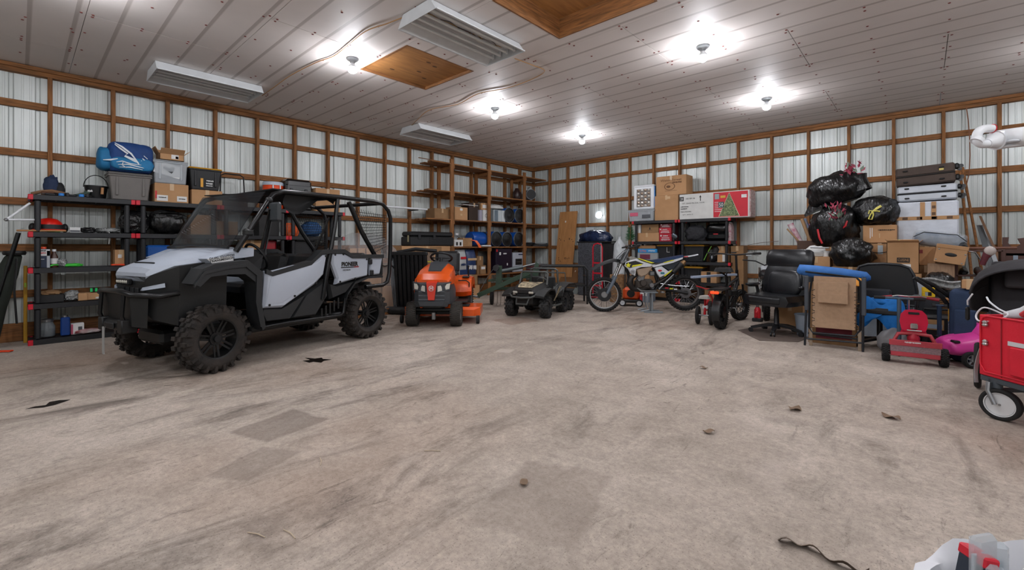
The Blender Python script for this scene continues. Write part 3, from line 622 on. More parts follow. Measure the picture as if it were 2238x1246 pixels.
def carton(label, front, w_, d, h, rz=0.0, m=None, tape=True, items=(), open_=False, group=None, tilt=None, name='cardboard_box', cat='box'):
    m = m or card; t = thing(name, label, cat, root_at(front, d, rz), rz, group, tilt)
    if open_:
        for (c, s) in (((0, -d/2+.003, h/2), (w_, .006, h)), ((0, d/2-.003, h/2), (w_, .006, h)), ((-w_/2+.003, 0, h/2), (.006, d, h)), ((w_/2-.003, 0, h/2), (.006, d, h)), ((0, 0, .003), (w_, d, .006))):
            part('wall_panel', MB().box(c, s), m, t, 0)
        fl = min(w_, d)*.42
        for k, (c, ang, l_) in enumerate((((0, -d/2, h), -2.2, w_), ((0, d/2, h), 2.3, w_))):
            part('flap', MB().box((0, 0, fl/2), (l_*.98, .005, fl)), m, t, 0, M=X(c, rx=(.9 if k == 0 else -.5)))
        for k, sx in enumerate((-1, 1)): part('flap', MB().box((0, 0, fl/2), (.005, d*.96, fl)), m, t, 0, M=X((sx*w_/2, 0, h), ry=sx*(.5+.3*k)))
    else:
        b = part('body', MB().box((0, 0, h/2), (w_, d, h), .004), m, t, 0)
        part('flap_seam', MB().box((0, 0, h+.0005), (w_*.98, .004, .002)), plain('seam_shadow', '#4f3b28', .9), b, 0)
    if tape and not open_: part('tape', MB().box((0, 0, h+.001), (.05, d+.003, .0015)).box((0, -d/2-.001, h-.05), (.05, .0015, .1)), tapem, t, 0)
    stick(t, w_, d, h, items); return t
def tote(label, front, w_, d, h, rz, bm, lm, items=(), group=None, name='storage_tote', lidh=.035, taper=.86, tilt=None):
    t = thing(name, label, 'storage bin', root_at(front, d, rz), rz, group, tilt)
    part('body', MB().box((0, 0, (h-lidh)/2), (w_*.95, d*.95, h-lidh), .012, None, taper), bm, t, 0)
    part('rim', MB().box((0, 0, h-lidh-.012), (w_, d, .026), .008), bm, t, 0)
    ld = part('lid', MB().box((0, 0, h-lidh/2), (w_*1.01, d*1.01, lidh), .012), lm, t, 0)
    part('lid_panel', MB().box((0, 0, h+.002), (w_*.8, d*.75, .01), .004), lm, ld, 0)
    for s in (-1, 1): part('rib', MB().box((s*w_*.30, -d*.475*.95, (h-lidh)*.55), (.03, .022, (h-lidh)*.75), .006), bm, t, 0)
    stick(t, w_, d, h, items, y=-d*.475-.004); return t
bagm = mat('black_bag_film', '#101011', .3, var=.2, vs=7, bump=.8, bs=7, stretch=(1.4, 1, .5), bd=.06, detail=6)
bagg = mat('grey_bag_film', '#1b1b1c', .2, var=.2, vs=7, bump=.9, bs=9, stretch=(1, .6, 1), bd=.09)
def bag(name, label, cat, loc, r, m, seed, amp=.16, rz=0.0, fr=2.2, tie=None, group=None, tilt=None, pw=.85, n=40):
    t = thing(name, label, cat, loc, rz, group, tilt)
    rr = r[2]; b = part('bag_body', MB().ball((0, 0, rr*.92), r, n, n*2//3, amp, fr, seed, None, rr*.92, pw), m, t, 60); return t
clear = mat('clear_plastic', '#cfd6da', .12, var=.05, alpha=.32, spec=.7, bump=.4, bs=12, bd=.02)
frost = mat('frosted_plastic', '#c4cace', .3, var=.05, alpha=.55, bump=.2, bs=10)
shblk = plain('shelf_black', '#1b1c1f', .5, bump=.05, bs=100); shred = plain('shelf_cap_red', '#c3142a', .4)
def plastic_shelf(label, loc, rz, w_, d, tiers, rimh=.065):
    t = thing('plastic_shelf_unit', label, 'shelving', loc, rz, 'black plastic shelf units with red corner caps'); pw = .06
    deck = MB().box((w_/2, d/2, -rimh*.3), (w_-.02, d-.02, rimh*.35))
    for (c, s) in (((w_/2, .012, -rimh/2), (w_, .024, rimh)), ((w_/2, d-.012, -rimh/2), (w_, .024, rimh)), ((.012, d/2, -rimh/2), (.024, d, rimh)), ((w_-.012, d/2, -rimh/2), (.024, d, rimh))): deck.box(c, s, .004)
    for k in range(1, 8): deck.box((w_*k/8, d/2, -rimh*.55), (.012, d-.05, rimh*.5))
    dm = deck.mesh('deck'); dm.materials.append(shblk)
    cap = MB().box((0, 0, -rimh/2), (.05, .05, rimh+.004), .006).mesh('corner_cap'); cap.materials.append(shred)
    for z in tiers:
        dk = inst('deck', dm, t, X((0, 0, z)))
        for x in (.023, w_-.023):
            for y in (.023, d-.023): inst('corner_cap', cap, dk, X((x, y, 0)))
    for a, b in zip(tiers[:-1], tiers[1:]):
        hh = b-a-rimh; pm = MB().box((0, 0, hh/2), (.055, .062, hh), .014).mesh('post'); pm.materials.append(shblk)
        for x in (.085, w_-.085):
            for y in (.05, d-.05): inst('post', pm, t, X((x, y, a)))
    return t
# ================================================================ left wall: plastic shelving
LT = (.065, .52, .976, 1.436, 1.91); LX = -8.28; LD = .44
for k, (y0, lab) in enumerate(((.08, 'black plastic shelf unit with red caps, leftmost, holding the glass jar'), (1.13, 'black plastic shelf unit with red caps behind the vehicle hood'), (2.18, 'black plastic shelf unit seen through the vehicle windshield'), (3.23, 'black plastic shelf unit seen through the roll cage, under the flat carton'))):
    plastic_shelf(lab, (LX, y0, 0), LRZ, 1.04, LD, LT)
def Lc(px0, px1, pt, tier, o=.03):
    if tier < 4: o = max(o, .09)
    y, w_, zt = yz(px0, px1, pt, LX-o); z0 = LT[tier]+.001
    if tier < 4: zt = min(zt, LT[tier+1]-.075)
    return (LX-o, y, z0), w_, zt-z0
# ---- top tier
gtm = plain('grey_tote', '#6b6763', .55, bump=.1, bs=60)
f, w_, h = Lc(236, 333, 378, 4); tote('warm grey storage tote with lid on the leftmost shelf unit', f, w_, .40, h, LRZ, gtm, plain('grey_lid', '#5e5b58', .5))
TZ = f[2]+h
blueb = mat('royal_blue_fabric', '#123d78', .7, var=.2, vs=5, bump=.4, bs=9, bd=.04); teal = mat('teal_fabric', '#1a6f9f', .7, var=.15, bump=.3, bs=9, bd=.03)
y, w2, zt = yz(214, 334, 313, LX-.1); bgz = zt-TZ-.01
bb = thing('gear_bag', 'royal blue gear bag with white striped logo lying on the grey tote', 'bag', (LX-.22, y, TZ+.012), LRZ)
part('bag_body', MB().ball((.05, 0, bgz*.5), (w2*.43, .21, bgz*.53), 36, 24, .05, 2.0, 3, None, bgz*.5, .42), blueb, bb, 60)
part('end_pocket', MB().ball((-w2*.36, 0, bgz*.42), (w2*.15, .18, bgz*.38), 20, 12, .1, 2, 5, None, bgz*.41, .6), teal, bb, 60)
part('front_panel', MB().ball((.06, -.19, bgz*.27), (w2*.40, .045, bgz*.22), 20, 10, .06, 2, 2, None, None, .6), teal, bb, 60)
def ribbon(pts, wd, t_, m, name='stripe'):
    P = [Vector(p) for p in pts]; r = []
    for i, p in enumerate(P):
        d = (P[min(i+1, len(P)-1)]-P[max(i-1, 0)]).normalized(); n = d.cross(Vector((0, 1, 0))).normalized()*wd/2*(1 if 0 < i < len(P)-1 else .4)
        r.append([p-n, p+n, p+n+Vector((0, .004, 0)), p-n+Vector((0, .004, 0))])
    return part(name, MB().loft(r), m, t_, 0)
wst = plain('white_stripe', '#d9dde0', .6); ff = lambda u, v: (u*w2/2, -.232-.012*(1-abs(u))+.07*max(0, v-.55)+.05*abs(u)**3, v*bgz)
for pts in (((-.45, .93), (-.2, .82), (.12, .62), (.42, .30)), ((-.45, .88), (-.25, .75), (.0, .6), (-.1, .52), (.25, .42), (.42, .28)), ((-.12, .5), (.05, .45), (.3, .34)), ((.55, .5), (.68, .4), (.8, .28)), ((.6, .6), (.75, .5)), ((.5, .42), (.7, .25), (.82, .15)), ((-.85, .32), (-.6, .34), (-.35, .40))):
    ribbon([ff(*p) for p in pts], .022, bb, wst)
for pts in (((-.4, .28), (-.2, .33), (.1, .27), (.5, .26)), ((-.35, .2), (.0, .24), (.4, .19), (.6, .16)), ((-.3, .12), (.1, .15), (.55, .10)), ((-.15, .34), (-.2, .2), (-.05, .12))):
    ribbon([(a*w2/2, -.245, b*bgz) for a, b in pts], .014, bb, wst)
f, w_, h = Lc(338, 412, 402, 4, .05); c1 = carton('cardboard box with two white labels under the clear tote', f, w_, .38, h, LRZ, items=(('b', -.28, .22, .32, .3, white), ('b', .30, .22, .30, .28, white), ('b', -.46, .38, .05, .4, red), ('p', -.28, .25, .06, .22), ('p', .30, .22, .06, .2)))
z1 = f[2]+h+.002; y, w_, zt = yz(334, 412, 351, LX-.04); ct = tote('clear plastic tote with papers inside, on a cardboard box', (LX-.04, y, z1), w_, .36, zt-z1, LRZ, frost, frost, name='clear_tote', lidh=.02, taper=.92)
part('paper_sheet', MB().box((0, 0, 0), (w_*.75, .003, (zt-z1)*.52)), white, ct, 0, M=X((-.03, -.16, (zt-z1)*.60), ry=.25))
part('printed_motif', MB().box((0, 0, 0), (w_*.3, .002, .05)).box((.03, 0, .03), (w_*.12, .002, .08)), plain('grey_print', '#4d5054', .6), ct, 0, M=X((-.03, -.164, (zt-z1)*.60), ry=.6))
part('contents', MB().box((.05, 0, (zt-z1)*.25), (w_*.7, .25, (zt-z1)*.4), .01), plain('dark_contents', '#3c3034', .6), ct, 0)
for k in (-.0, .11): part('red_cap', MB().ball((k, -.14, (zt-z1)*.36), .02, 10, 6), red, ct)
z2 = zt+.012; carton('small open cardboard box with a red mark, topmost over the clear tote', (LX-.08, y+.02, z2), .30, .26, .09, LRZ, open_=True, items=(('b', .12, .6, .3, .7, white), ('b', .2, .5, .12, .4, plain('orange_red', '#d8401f', .5))))
f, w_, h = Lc(419, 486, 416, 4, .05); carton('plain cardboard box beneath the black tote with yellow rim', f, w_, .38, h, LRZ)
z1 = f[2]+h+.002; y, w_, zt = yz(413, 486, 367, LX-.04); yel = plain('yellow_lid', '#d99a1e', .45)
tote('black tote with yellow lid edge and yellow label on the left shelving', (LX-.04, y, z1), w_, .40, zt-z1, LRZ, black, yel, items=(('b', -.12, .32, .08, .4, yel), ('p', .12, .42, .07, .22, white), ('p', .10, .30, .07, .2, white), ('p', .1, .2, .05, .2, white)), lidh=.02)
# black bucket with wooden-grip handle, tools
f, w_, h = Lc(188, 236, 405, 4, .12); bk = thing('metal_bucket', 'black metal bucket with arched handle and wooden grip', 'bucket', (f[0]-.13, f[1], f[2]), LRZ)
part('pail', MB().lathe([(.095, 0), (.10, .004), (.125, h), (.131, h), (.131, h-.012), (.118, h-.01), (.095, .01), (.004, .01)], 28), plain('black_enamel', '#121314', .3), bk)
part('handle', MB().tube([(.128*math.cos(a), 0, h-.02+.17*math.sin(a)) for a in [PI*k/14 for k in range(15)]], .006, 6), ublk, bk)
part('wood_grip', MB().cyl((.05, -.13, h*.35), (.055, -.13, h*.85), .017, 10), plain('pale_wood', '#a5764a', .6), bk)
dashes(bk, -.07, -.118, h*.55, .05, .03, white)
f, w_, h = Lc(92, 135, 379, 4, .12); tb = thing('tool_belt', 'navy and brown tool belt heaped on the leftmost shelf', 'tool belt', (f[0]-.14, f[1], f[2]), LRZ)
part('pouch', MB().ball((0, 0, .12), (.08, .07, .16), 20, 14, .2, 3, 4, None, .12), plain('navy_cloth', '#1b2c4a', .8, bump=.3), tb, 60)
part('pouch', MB().ball((.07, .0, .09), (.06, .06, .11), 16, 12, .2, 3, 6, None, .09), plain('black_cloth', '#16171a', .8), tb, 60)
part('leather_strap', MB().tube([(-.18, -.05, .02), (-.1, -.09, .05), (0, -.1, .07), (.1, -.08, .05), (.16, -.02, .03)], .022, 8), plain('tan_leather', '#7a5a40', .7, bump=.2), tb)
part('leather_pouch', MB().box((-.04, -.10, .03), (.12, .05, .06), .012), plain('brown_leather', '#5a3824', .7), tb, 0)
for k, (px, rot, lab) in enumerate(((122, .2, 'black hand clamp with blue pads beside the tool belt'), (172, -.3, 'black hand clamp with blue pads beside the black bucket'))):
    p = onx(px, 423, LX-.1); cl = thing('hand_clamp', lab, 'clamp', (p.x, p.y, LT[4]+.001), LRZ+rot)
    part('bar', MB().box((.0, 0, .02), (.26, .02, .016), .003), ublk, cl, 0); part('jaw', MB().box((.10, -.02, .026), (.03, .08, .05), .006), ublk, cl, 0)
    part('grip', MB().box((-.06, -.03, .016), (.10, .04, .03), .01), plain('clamp_black', '#1c1d20', .5), cl, 0)
    part('pad', MB().lathe([(.028, 0), (.028, .03), (.02, .036)], 14, X((.04, -.05, .004))), plain('clamp_blue', '#1f78c8', .45), cl)
p = onx(178, 414, LX-.14); single('green_snips', 'dark green snips propped beside the black bucket', 'tool', MB().box((0, 0, .02), (.2, .02, .03), .006, X(ry=-.35)).box((.05, 0, .06), (.05, .012, .02), .003), plain('dark_green', '#1f3a2c', .5), (p.x, p.y, LT[4]+.03), LRZ)
f, w_, h = Lc(486, 542, 379, 4, .1); cr = thing('crate', 'dark wire-handled crate on top of left shelving', 'crate', root_at(f, .3, LRZ), LRZ)
part('crate_box', MB().box((0, 0, .10), (w_, .3, .2), .01), plain('dark_brown_cloth', '#2b2623', .8, bump=.2), cr, 0)
part('handle', MB().tube([(-w_*.48, 0, .18), (-w_*.46, 0, h*.93), (-w_*.3, 0, h), (w_*.3, 0, h), (w_*.44, 0, h*.93), (w_*.48, 0, .18)], .011, 8), ublk, cr)
f, w_, h = Lc(581, 628, 397, 4, .12); ck = thing('drink_cooler', 'round orange drink cooler with white lid on left shelving', 'cooler', (f[0]-.17, f[1], f[2]), LRZ); r_ = w_/2*.93
part('cooler_body', MB().lathe([(r_*.9, 0), (r_, .02), (r_, h-.06), (r_*.98, h-.055)], 28), plain('orange_plastic', '#e0481a', .4), ck)
part('lid', MB().lathe([(r_*1.03, h-.06), (r_*1.04, h-.02), (r_*.96, h), (.01, h)], 28), plain('pale_blue_lid', '#b9c4d2', .4), ck)
for s in (-1, 1): part('clip', MB().box((s*.06, -r_*1.0, h-.09), (.018, .02, .09), .004), wplas, ck, 0)
f, w_, h = Lc(625, 683, 392, 4, .1); cs = thing('hard_case', 'glossy black hard case next to the orange cooler', 'case', root_at(f, .36, LRZ), LRZ)
part('shell', MB().box((0, 0, h*.42), (w_, .36, h*.84), .03), blackg, cs, 35); part('lid', MB().box((0, 0, h*.86), (w_*.98, .35, h*.27), .04), blackg, cs, 35)
for s in (-.3, .25): part('latch', MB().box((s*w_, -.185, h*.6), (.05, .02, .1), .006), dsteel, cs, 0)
f, w_, h = Lc(690, 743, 413, 4, .06); carton('flat cardboard box on the far end of left shelving', f, w_, .34, h, LRZ)
# ---- fourth tier
f, w_, h = Lc(80, 135, 461, 3, .10); hm = thing('helmet', 'red safety helmet with black visor on leftmost shelf', 'helmet', (f[0]-.15, f[1], f[2]), LRZ)
part('shell', MB().lathe([(.135, .03), (.14, .06), (.125, .13), (.08, .175), (.02, .19), (.003, .19)], 24), plain('bright_red', '#d81f12', .3), hm)
part('brim', MB().lathe([(.165, .02), (.168, .035), (.14, .05), (.13, .03)], 24, X(s=(1, 1.15, 1))), plain('bright_red', '#d81f12'), hm)
part('visor', MB().sheet(lambda u, v: (.15*math.cos(PI+PI*u), -.02+.16*math.sin(PI+PI*u), .02+.08*v), 14, 3, .004), ublk, hm)
part('ear_muff', MB().ball((.15, 0, .06), (.035, .06, .06), 14, 10), ublk, hm); part('ear_muff', MB().ball((-.15, 0, .06), (.035, .06, .06), 14, 10), ublk, hm)
p = onx(92, 500, LX-.02); single('wooden_stick', 'pale wooden stick lying on the leftmost shelf in front of the red helmet', 'stick', MB().cyl((-.22, 0, .012), (.22, .03, .018), .012, 10), plain('pale_wood', '#a5764a'), (p.x, p.y, LT[3]+.002), LRZ)
def small_box(name, label, cat, px0, px1, pt, tier, d, m, o=.06, rzo=0.0, b=.004, items=()):
    f, w_, h = Lc(px0, px1, pt, tier, o); d = min(d, .26) if tier < 4 else d; t = thing(name, label, cat, root_at(f, d, LRZ), LRZ+rzo); part('body', MB().box((0, 0, h/2), (w_, d, h), b), m, t, 0); stick(t, w_, d, h, items); return t
small_box('green_pack', 'green tool pack lying near the red helmet', 'pack', 103, 132, 503, 3, .06, plain('leaf_green', '#4f9a4a', .5), items=(('b', 0, .5, .5, .5, white),))
small_box('paper_box', 'small white paper box on the leftmost shelf near the wall', 'box', 152, 176, 497, 3, .10, white, .12, items=(('b', 0, .3, .9, .3, plain('grey_print', '#4d5054')),))
def crumple(name, label, cat, px0, px1, pt, tier, d, m, seed, amp=.3, o=.04, x=LX):
    f, w_, h = Lc(px0, px1, pt, tier, o); h = max(h, .02); d = min(d, .26)
    return single(name, label, cat, MB().ball((0, 0, h*.5), (w_/2, d/2, h*.5), 26, 16, amp, 3.2, seed, None, h*.49, .8), m, root_at(f, d, LRZ), LRZ, smooth=60)
foil = mat('crinkled_clear_film', '#9a9c9b', .15, metal=.3, var=.25, vs=20, bump=1.0, bs=22, bd=.05)
crumple('plastic_packet', 'small dark crinkled packet beside the white paper box', 'packet', 176, 212, 497, 3, .16, bagg, 8)
cb = crumple('clear_bag', 'flat clear plastic bag with string hanging over the shelf edge', 'bag', 208, 267, 498, 3, .24, foil, 9)
part('string', MB().tube([(.0, -.12, .02), (.0, -.15, .015), (.005, -.155, -.06), (-.005, -.155, -.15)], .004, 5), white, cb)
crumple('black_plastic_bag', 'crumpled black bag between the first and second shelf posts', 'bag', 262, 330, 460, 3, .34, bagg, 11, .22)
crumple('folded_tarp', 'folded glossy black plastic sheeting on the second shelf unit', 'tarp', 328, 408, 459, 3, .36, bagm, 12, .12)
fs = MB()
for k in range(6):
    a = k*.017; fs.tube([(-.25+a, -.16, .19+.012*k), (-.1, -.19, .235+.008*k-.01), (.12, -.18, .24-.004*k), (.26-a, -.15, .17+.008*k), (.1, -.17, .14+.012*k), (-.12, -.17, .15+.01*k)], .006, 5, True)
f, w_, h = Lc(330, 405, 460, 3, .04); single('plastic_sheet_fold', 'rolled edge of glossy black sheeting lying over the folded tarp', 'tarp', fs, bagg, root_at((f[0], f[1], LT[3]+.09), .36, LRZ), LRZ)
small_box('flat_carton', 'cardboard box seen through the windshield, upper of two', 'box', 417, 470, 470, 3, .34, card, .05); 
small_box('flat_carton', 'wide cardboard box behind the windshield near the second shelf', 'box', 473, 520, 484, 3, .34, cardd, .08)
# ---- third tier
tin = small_box('paint_thinner_can', 'white and navy rectangular can with orange cap', 'can', 79, 110, 544, 2, .10, plain('can_navy', '#1d2a44', .35), items=(('b', 0, .80, .95, .34, white), ('b', .36, .45, .22, .9, plain('can_silver', '#a9adb2', .4)), ('p', -.1, .9, .07, .6), ('p', -.1, .78, .07, .6, red), ('p', -.12, .45, .05, .4, white)))
part('cap', MB().lathe([(.03, 0), (.03, .02), (.026, .026), (.002, .026)], 14, X((0, 0, onx(95, 544, LX-.06).z-LT[2]-.002))), plain('orange_plastic', '#e0481a'), tin)
f, w_, h = Lc(112, 125, 545, 2, .1); sb = thing('spray_bottle', 'small brown bottle with pale label beside the can', 'bottle', (f[0]-.05, f[1], f[2]), LRZ)
part('bottle', MB().lathe([(.036, 0), (.038, .02), (.038, h*.6), (.02, h*.78), (.018, h*.9)], 16), plain('brown_glass', '#43261b', .3), sb); part('cap', MB().lathe([(.021, h*.88), (.021, h), (.003, h)], 12), wplas, sb); part('label_band', MB().lathe([(.039, h*.2), (.039, h*.5)], 16, cap=False), white, sb)
crumple('clear_packet', 'crumpled clear packaging beside the brown bottle', 'packaging', 124, 148, 566, 2, .14, foil, 14)
gl_ = crumple('work_glove', 'bright green work glove lying on the leftmost unit', 'glove', 133, 182, 576, 2, .12, plain('neon_green', '#3fbf3a', .7, bump=.3), 15, .2)
for k in range(4): part('finger', MB().tube([(-.1, -.02+.022*k, .03), (-.17-.01*k, -.03+.026*k, .035), (-.21, -.04+.03*k, .02)], .011, 8), plain('neon_green', '#3fbf3a'), gl_)
f, w_, h = Lc(251, 278, 546, 2, .1); carton('small cardboard box with yellow side label at the end of leftmost unit', f, w_, .2, h, LRZ, items=(('b', -.1, .6, .3, .22, white), ('b', .36, .4, .25, .7, plain('yellow_label', '#c79a32', .6))))
p = onx(243, 580, LX-.03); sq = thing('orange_saw', 'orange long-handled saw lying flat on the shelf', 'saw', (p.x-.03, p.y, LT[2]+.002), LRZ)
part('blade', MB().box((-.06, 0, .008), (.34, .05, .005)), dsteel, sq, 0); part('handle', MB().box((.10, 0, .015), (.2, .05, .026), .008), plain('safety_orange', '#e2451a', .45), sq, 0)
small_box('folded_tarp', 'folded royal blue tarp stacked on the second shelf unit', 'tarp', 318, 376, 536, 2, .34, plain('tarp_blue', '#1553a0', .5, bump=.3), b=.03)
small_box('flat_carton', 'cardboard box under the vehicle hood line on second unit', 'box', 318, 372, 545, 1, .3, card)
# ---- second tier
f, w_, h = Lc(81, 140, 645, 1, .04); tray = carton('dark cardboard tray heaped with brown paper', f, w_, .26, h, LRZ, m=plain('black_carton', '#1d1c1c', .7), open_=False, tape=False)
part('brown_paper', MB().ball((0, 0, h+.02), (w_*.42, .11, .035), 18, 8, .3, 3, 4), cardd, tray, 60)
crumple('foil_bag', 'crumpled silver bag beside the dark tray', 'bag', 141, 174, 636, 1, .18, foil, 21, .25)
f, w_, h = Lc(171, 191, 641, 1, .05); carton('little cardboard box beside the crumpled silver bag', f, w_, .14, h, LRZ, tape=False)
f, w_, h = Lc(190, 224, 640, 1, .12); bx_ = carton('low cardboard box carrying a green tape measure', f, w_, .22, h, LRZ, tape=False)
tm = thing('tape_measure', 'black and neon green tape measure on a low cardboard box', 'tape measure', (f[0]-.08, f[1], f[2]+h+.002), LRZ); part('case', MB().box((0, 0, .032), (.09, .05, .064), .014), ublk, tm, 0)
for s in (-.03, .02): part('grip', MB().box((s, -.024, .034), (.026, .008, .05), .003), plain('neon_mint', '#28c66a', .5), tm, 0)
crumple('paper_packet', 'flat white paper packet at the right end of the shelf', 'packet', 205, 248, 647, 1, .2, white, 23, .15)
# ---- bottom tier
f, w_, h = Lc(82, 124, 699, 0, .06); jr = thing('glass_jar', 'large clear glass jar with metal lid on the lowest shelf', 'jar', (f[0]-.11, f[1], f[2]), LRZ); r_ = w_*.47
part('jar', MB().lathe([(r_*.8, 0), (r_*.95, .01), (r_, .05), (r_, h*.58), (r_*.72, h*.78), (r_*.70, h*.86), (r_*.66, h*.86), (r_*.68, h*.77), (r_*.95, h*.57), (r_*.95, .05), (r_*.9, .02), (.002, .02)], 28), mat('jar_glass', '#8d9498', .05, var=0, alpha=.45, spec=.9), jr)
part('lid', MB().lathe([(r_*.78, h*.84), (r_*.8, h*.97), (r_*.7, h), (.003, h)], 28), steel, jr); part('contents', MB().lathe([(r_*.86, .02), (r_*.88, h*.4), (.003, h*.42)], 20), plain('grey_grit', '#4d4b49', .7, bump=.8, bs=60), jr)
f, w_, h = Lc(132, 154, 690, 0, .08); bc = thing('blue_can', 'tall blue rectangular can with silver top', 'can', (f[0]-.06, f[1], f[2]), LRZ); part('can', MB().box((0, 0, h*.46), (w_*.95, .1, h*.9), .012), plain('can_blue', '#143a7c', .35), bc, 0); part('cap', MB().lathe([(.03, h*.9), (.03, h), (.002, h)], 14), steel, bc)
pk = small_box('pink_carton', 'small white box with pink end beside the blue can', 'box', 155, 184, 707, 0, .1, white, .14, items=(('b', -.42, .5, .16, .9, plain('pink_print', '#c0566e', .6)), ('b', .2, .5, .3, .4, plain('grey_print', '#4d5054'))))
crumple('red_packet', 'red and white plastic packet on the lowest shelf', 'packet', 162, 222, 720, 0, .16, mat('red_film', '#9c1c22', .25, var=.3, bump=.8, bs=20, bd=.03, col2='#c9c2c0'), 25, .2, .02)
# ---- goods seen through the vehicle
def goods(px0, px1, pt, tier, label, m, d=.26, nm='cardboard_box'): 
    f, w_, h = Lc(px0, px1, pt, tier, .05); carton(label, f, w_, d, h, LRZ, m=m, name=nm)
goods(566, 610, 470, 3, 'dark box seen through the cage behind the mirror', plain('black_carton', '#1d1c1c'))
goods(530, 572, 500, 2, 'cardboard box seen low through the windshield', card)
f, w_, h = Lc(625, 656, 473, 3, .06); cc = thing('cord_coil', 'bright orange cord coil hanging seen through the roll cage', 'cord', root_at(f, .1, LRZ), LRZ)
for k in range(7): part('loop', MB().tube([(-.08+.028*k+.05*math.sin(a)*.4, .0+.02*math.cos(a*2), .12+.115*math.cos(a)) for a in [2*PI*q/16 for q in range(16)]], .009, 6, True), plain('cord_orange', '#e4622a', .5), cc)
f, w_, h = Lc(672, 706, 480, 3, .04); bag('duffel_bag', 'blue duffel bag seen through the roll cage', 'bag', (f[0]-.18, f[1], f[2]), (w_*.6, .16, .15), plain('duffel_blue', '#1f4a78', .7, bump=.3), 31, rz=LRZ)
small_box('fuel_can', 'red fuel can seen under the steering wheel line', 'fuel can', 575, 605, 520, 2, .2, plain('fuel_red', '#8e1620', .4), b=.03)
small_box('black_bin', 'black bin standing behind the cage post', 'bin', 640, 690, 512, 2, .3, black, b=.02)
# ---- leaning at the far left
p = onz(18, 762); gb = thing('canopy_bag', 'dark green canopy bag standing at the left edge of the photo', 'bag', (-8.36, p.y-.05, 0), LRZ)
gbm = plain('dark_green_canvas', '#20261f', .85, bump=.4, bs=12)
part('bag_body', MB().loft([[(.11*s*math.cos(a)+ox, .10*s*math.sin(a), z) for a in [2*PI*k/16 for k in range(16)]] for z, s, ox in ((0, .9, -.16), (.1, 1.15, -.15), (.5, 1.1, -.08), (.9, .95, .03), (1.12, .7, .09), (1.2, .3, .11))]), gbm, gb, 60)
part('strap', MB().tube([(.12, -.11, .3), (.10, -.14, .7), (.12, -.10, 1.1)], .012, 6), ublk, gb); part('drawstring_collar', MB().ring([(.085+.02*math.cos(t*PI/3), 1.17+.03*math.sin(t*PI/3)) for t in range(6)], 18, X((.10, 0, 0))), ublk, gb)
single('black_pole', 'slim black pole leaning on the wall at the left edge', 'pole', MB().cyl((0, 0, 0), (.30, 0, 1.42), .016, 10).cyl((.20, 0, .95), (.30, 0, 1.42), .024, 10), blackg, (-8.2, -.30, 0), LRZ)
lv = thing('spirit_level', 'narrow yellow level standing behind the green bag', 'level', (-8.63, .06, 0), LRZ); part('beam', MB().box((0, 0, .5), (.035, .06, 1.0), .004), plain('level_yellow', '#b98a17', .5), lv, 0); part('vial', MB().box((0, -.032, .75), (.02, .006, .06), .002), plain('vial_green', '#9fbf3a', .2), lv, 0)
p = onz(2, 770); rk = thing('orange_tool', 'orange flat tool lying on the floor at the left edge', 'tool', (p.x, p.y, 0), .9); part('blade', MB().box((0, 0, .012), (.22, .06, .016), .006), plain('safety_orange', '#e2451a'), rk, 0); part('handle', MB().cyl((-.1, 0, .015), (-.35, .02, .015), .013, 8), plain('pale_wood', '#a5764a'), rk)
p = onx(40, 470, LX+.02); pv = thing('metal_bracket', 'white folding bracket arm sticking out from the leftmost shelf', 'bracket', (p.x-.1, p.y, p.z), LRZ); part('arm', MB().tube([(-.10, -.05, -.06), (.1, .0, .16)], .014, 8), wplas, pv); part('arm', MB().tube([(-.10, -.05, -.06), (.14, -.02, -.05)], .012, 8), wplas, pv); part('pivot', MB().ball((-.1, -.05, -.06), .022, 10, 6), steel, pv)
# ================================================================ timber shelving in the far left corner
WX = -8.2; WT = (.55, 1.25, 1.90, 2.56, 3.22)
wsx = thing('timber_shelving', 'rough timber shelving with square posts in the far corner', 'shelving', (-8.46, 8.4, 0))
def wl(x, y, z): return (x+8.46, y-8.4, z)
for y in (6.9, 8.14, 9.53):
    part('post', MB().box(wl(WX-.02, y, 1.66), (.045, .095, 3.32), .004), wood['z'], wsx, 0)
    part('post', MB().box(wl(-8.70, y, 1.66), (.045, .095, 3.32), .004), wood['z'], wsx, 0)
    for z in WT: part('bearer', MB().box(wl(-8.46, y+.07, z-.075), (.5, .04, .09), .003), wood['x'], wsx, 0)
for k, z in enumerate(WT):
    y0 = (6.55, 6.5, 6.15, 6.2, 6.3)[k]
    for j, (xa, xb) in enumerate(((WX, -8.36), (-8.365, -8.53), (-8.535, -8.72))):
        yy = y0+(.0, .12, .05)[j]; y1 = 10.5
        part('board', MB().box(wl((xa+xb)/2, (yy+y1)/2, z-.016), (abs(xb-xa), y1-yy, .030), .002), wood['y'], wsx, 0)
part('loose_lath', MB().box((0, 0, 0), (.03, 1.0, .012)), wood['y'], wsx, 0, M=X(wl(-8.35, 6.55, 3.228+.02)))
def Wc(px0, px1, pt, z0, o=.08): y, w_, zt = yz(px0, px1, pt, WX-o); return (WX-o, y, z0+.002), w_, zt-z0-.002
f, w_, h = Wc(950, 984, 456, WT[2]); carton('brown cardboard box left of the first timber post', f, w_, .34, h, LRZ, m=cardd)
f, w_, h = Wc(994, 1022, 453, WT[2]); carton('light cardboard box just right of the first timber post', f, w_, .34, h, LRZ, items=(('b', .0, .82, .2, .16, white), ('b', 0, .4, .15, .15, tapem)))
f, w_, h = Wc(1025, 1048, 444, WT[2], .14); carton('dark brown box behind the small cartons on timber shelf', f, w_, .3, h, LRZ, m=plain('umber_box', '#33241c', .8))
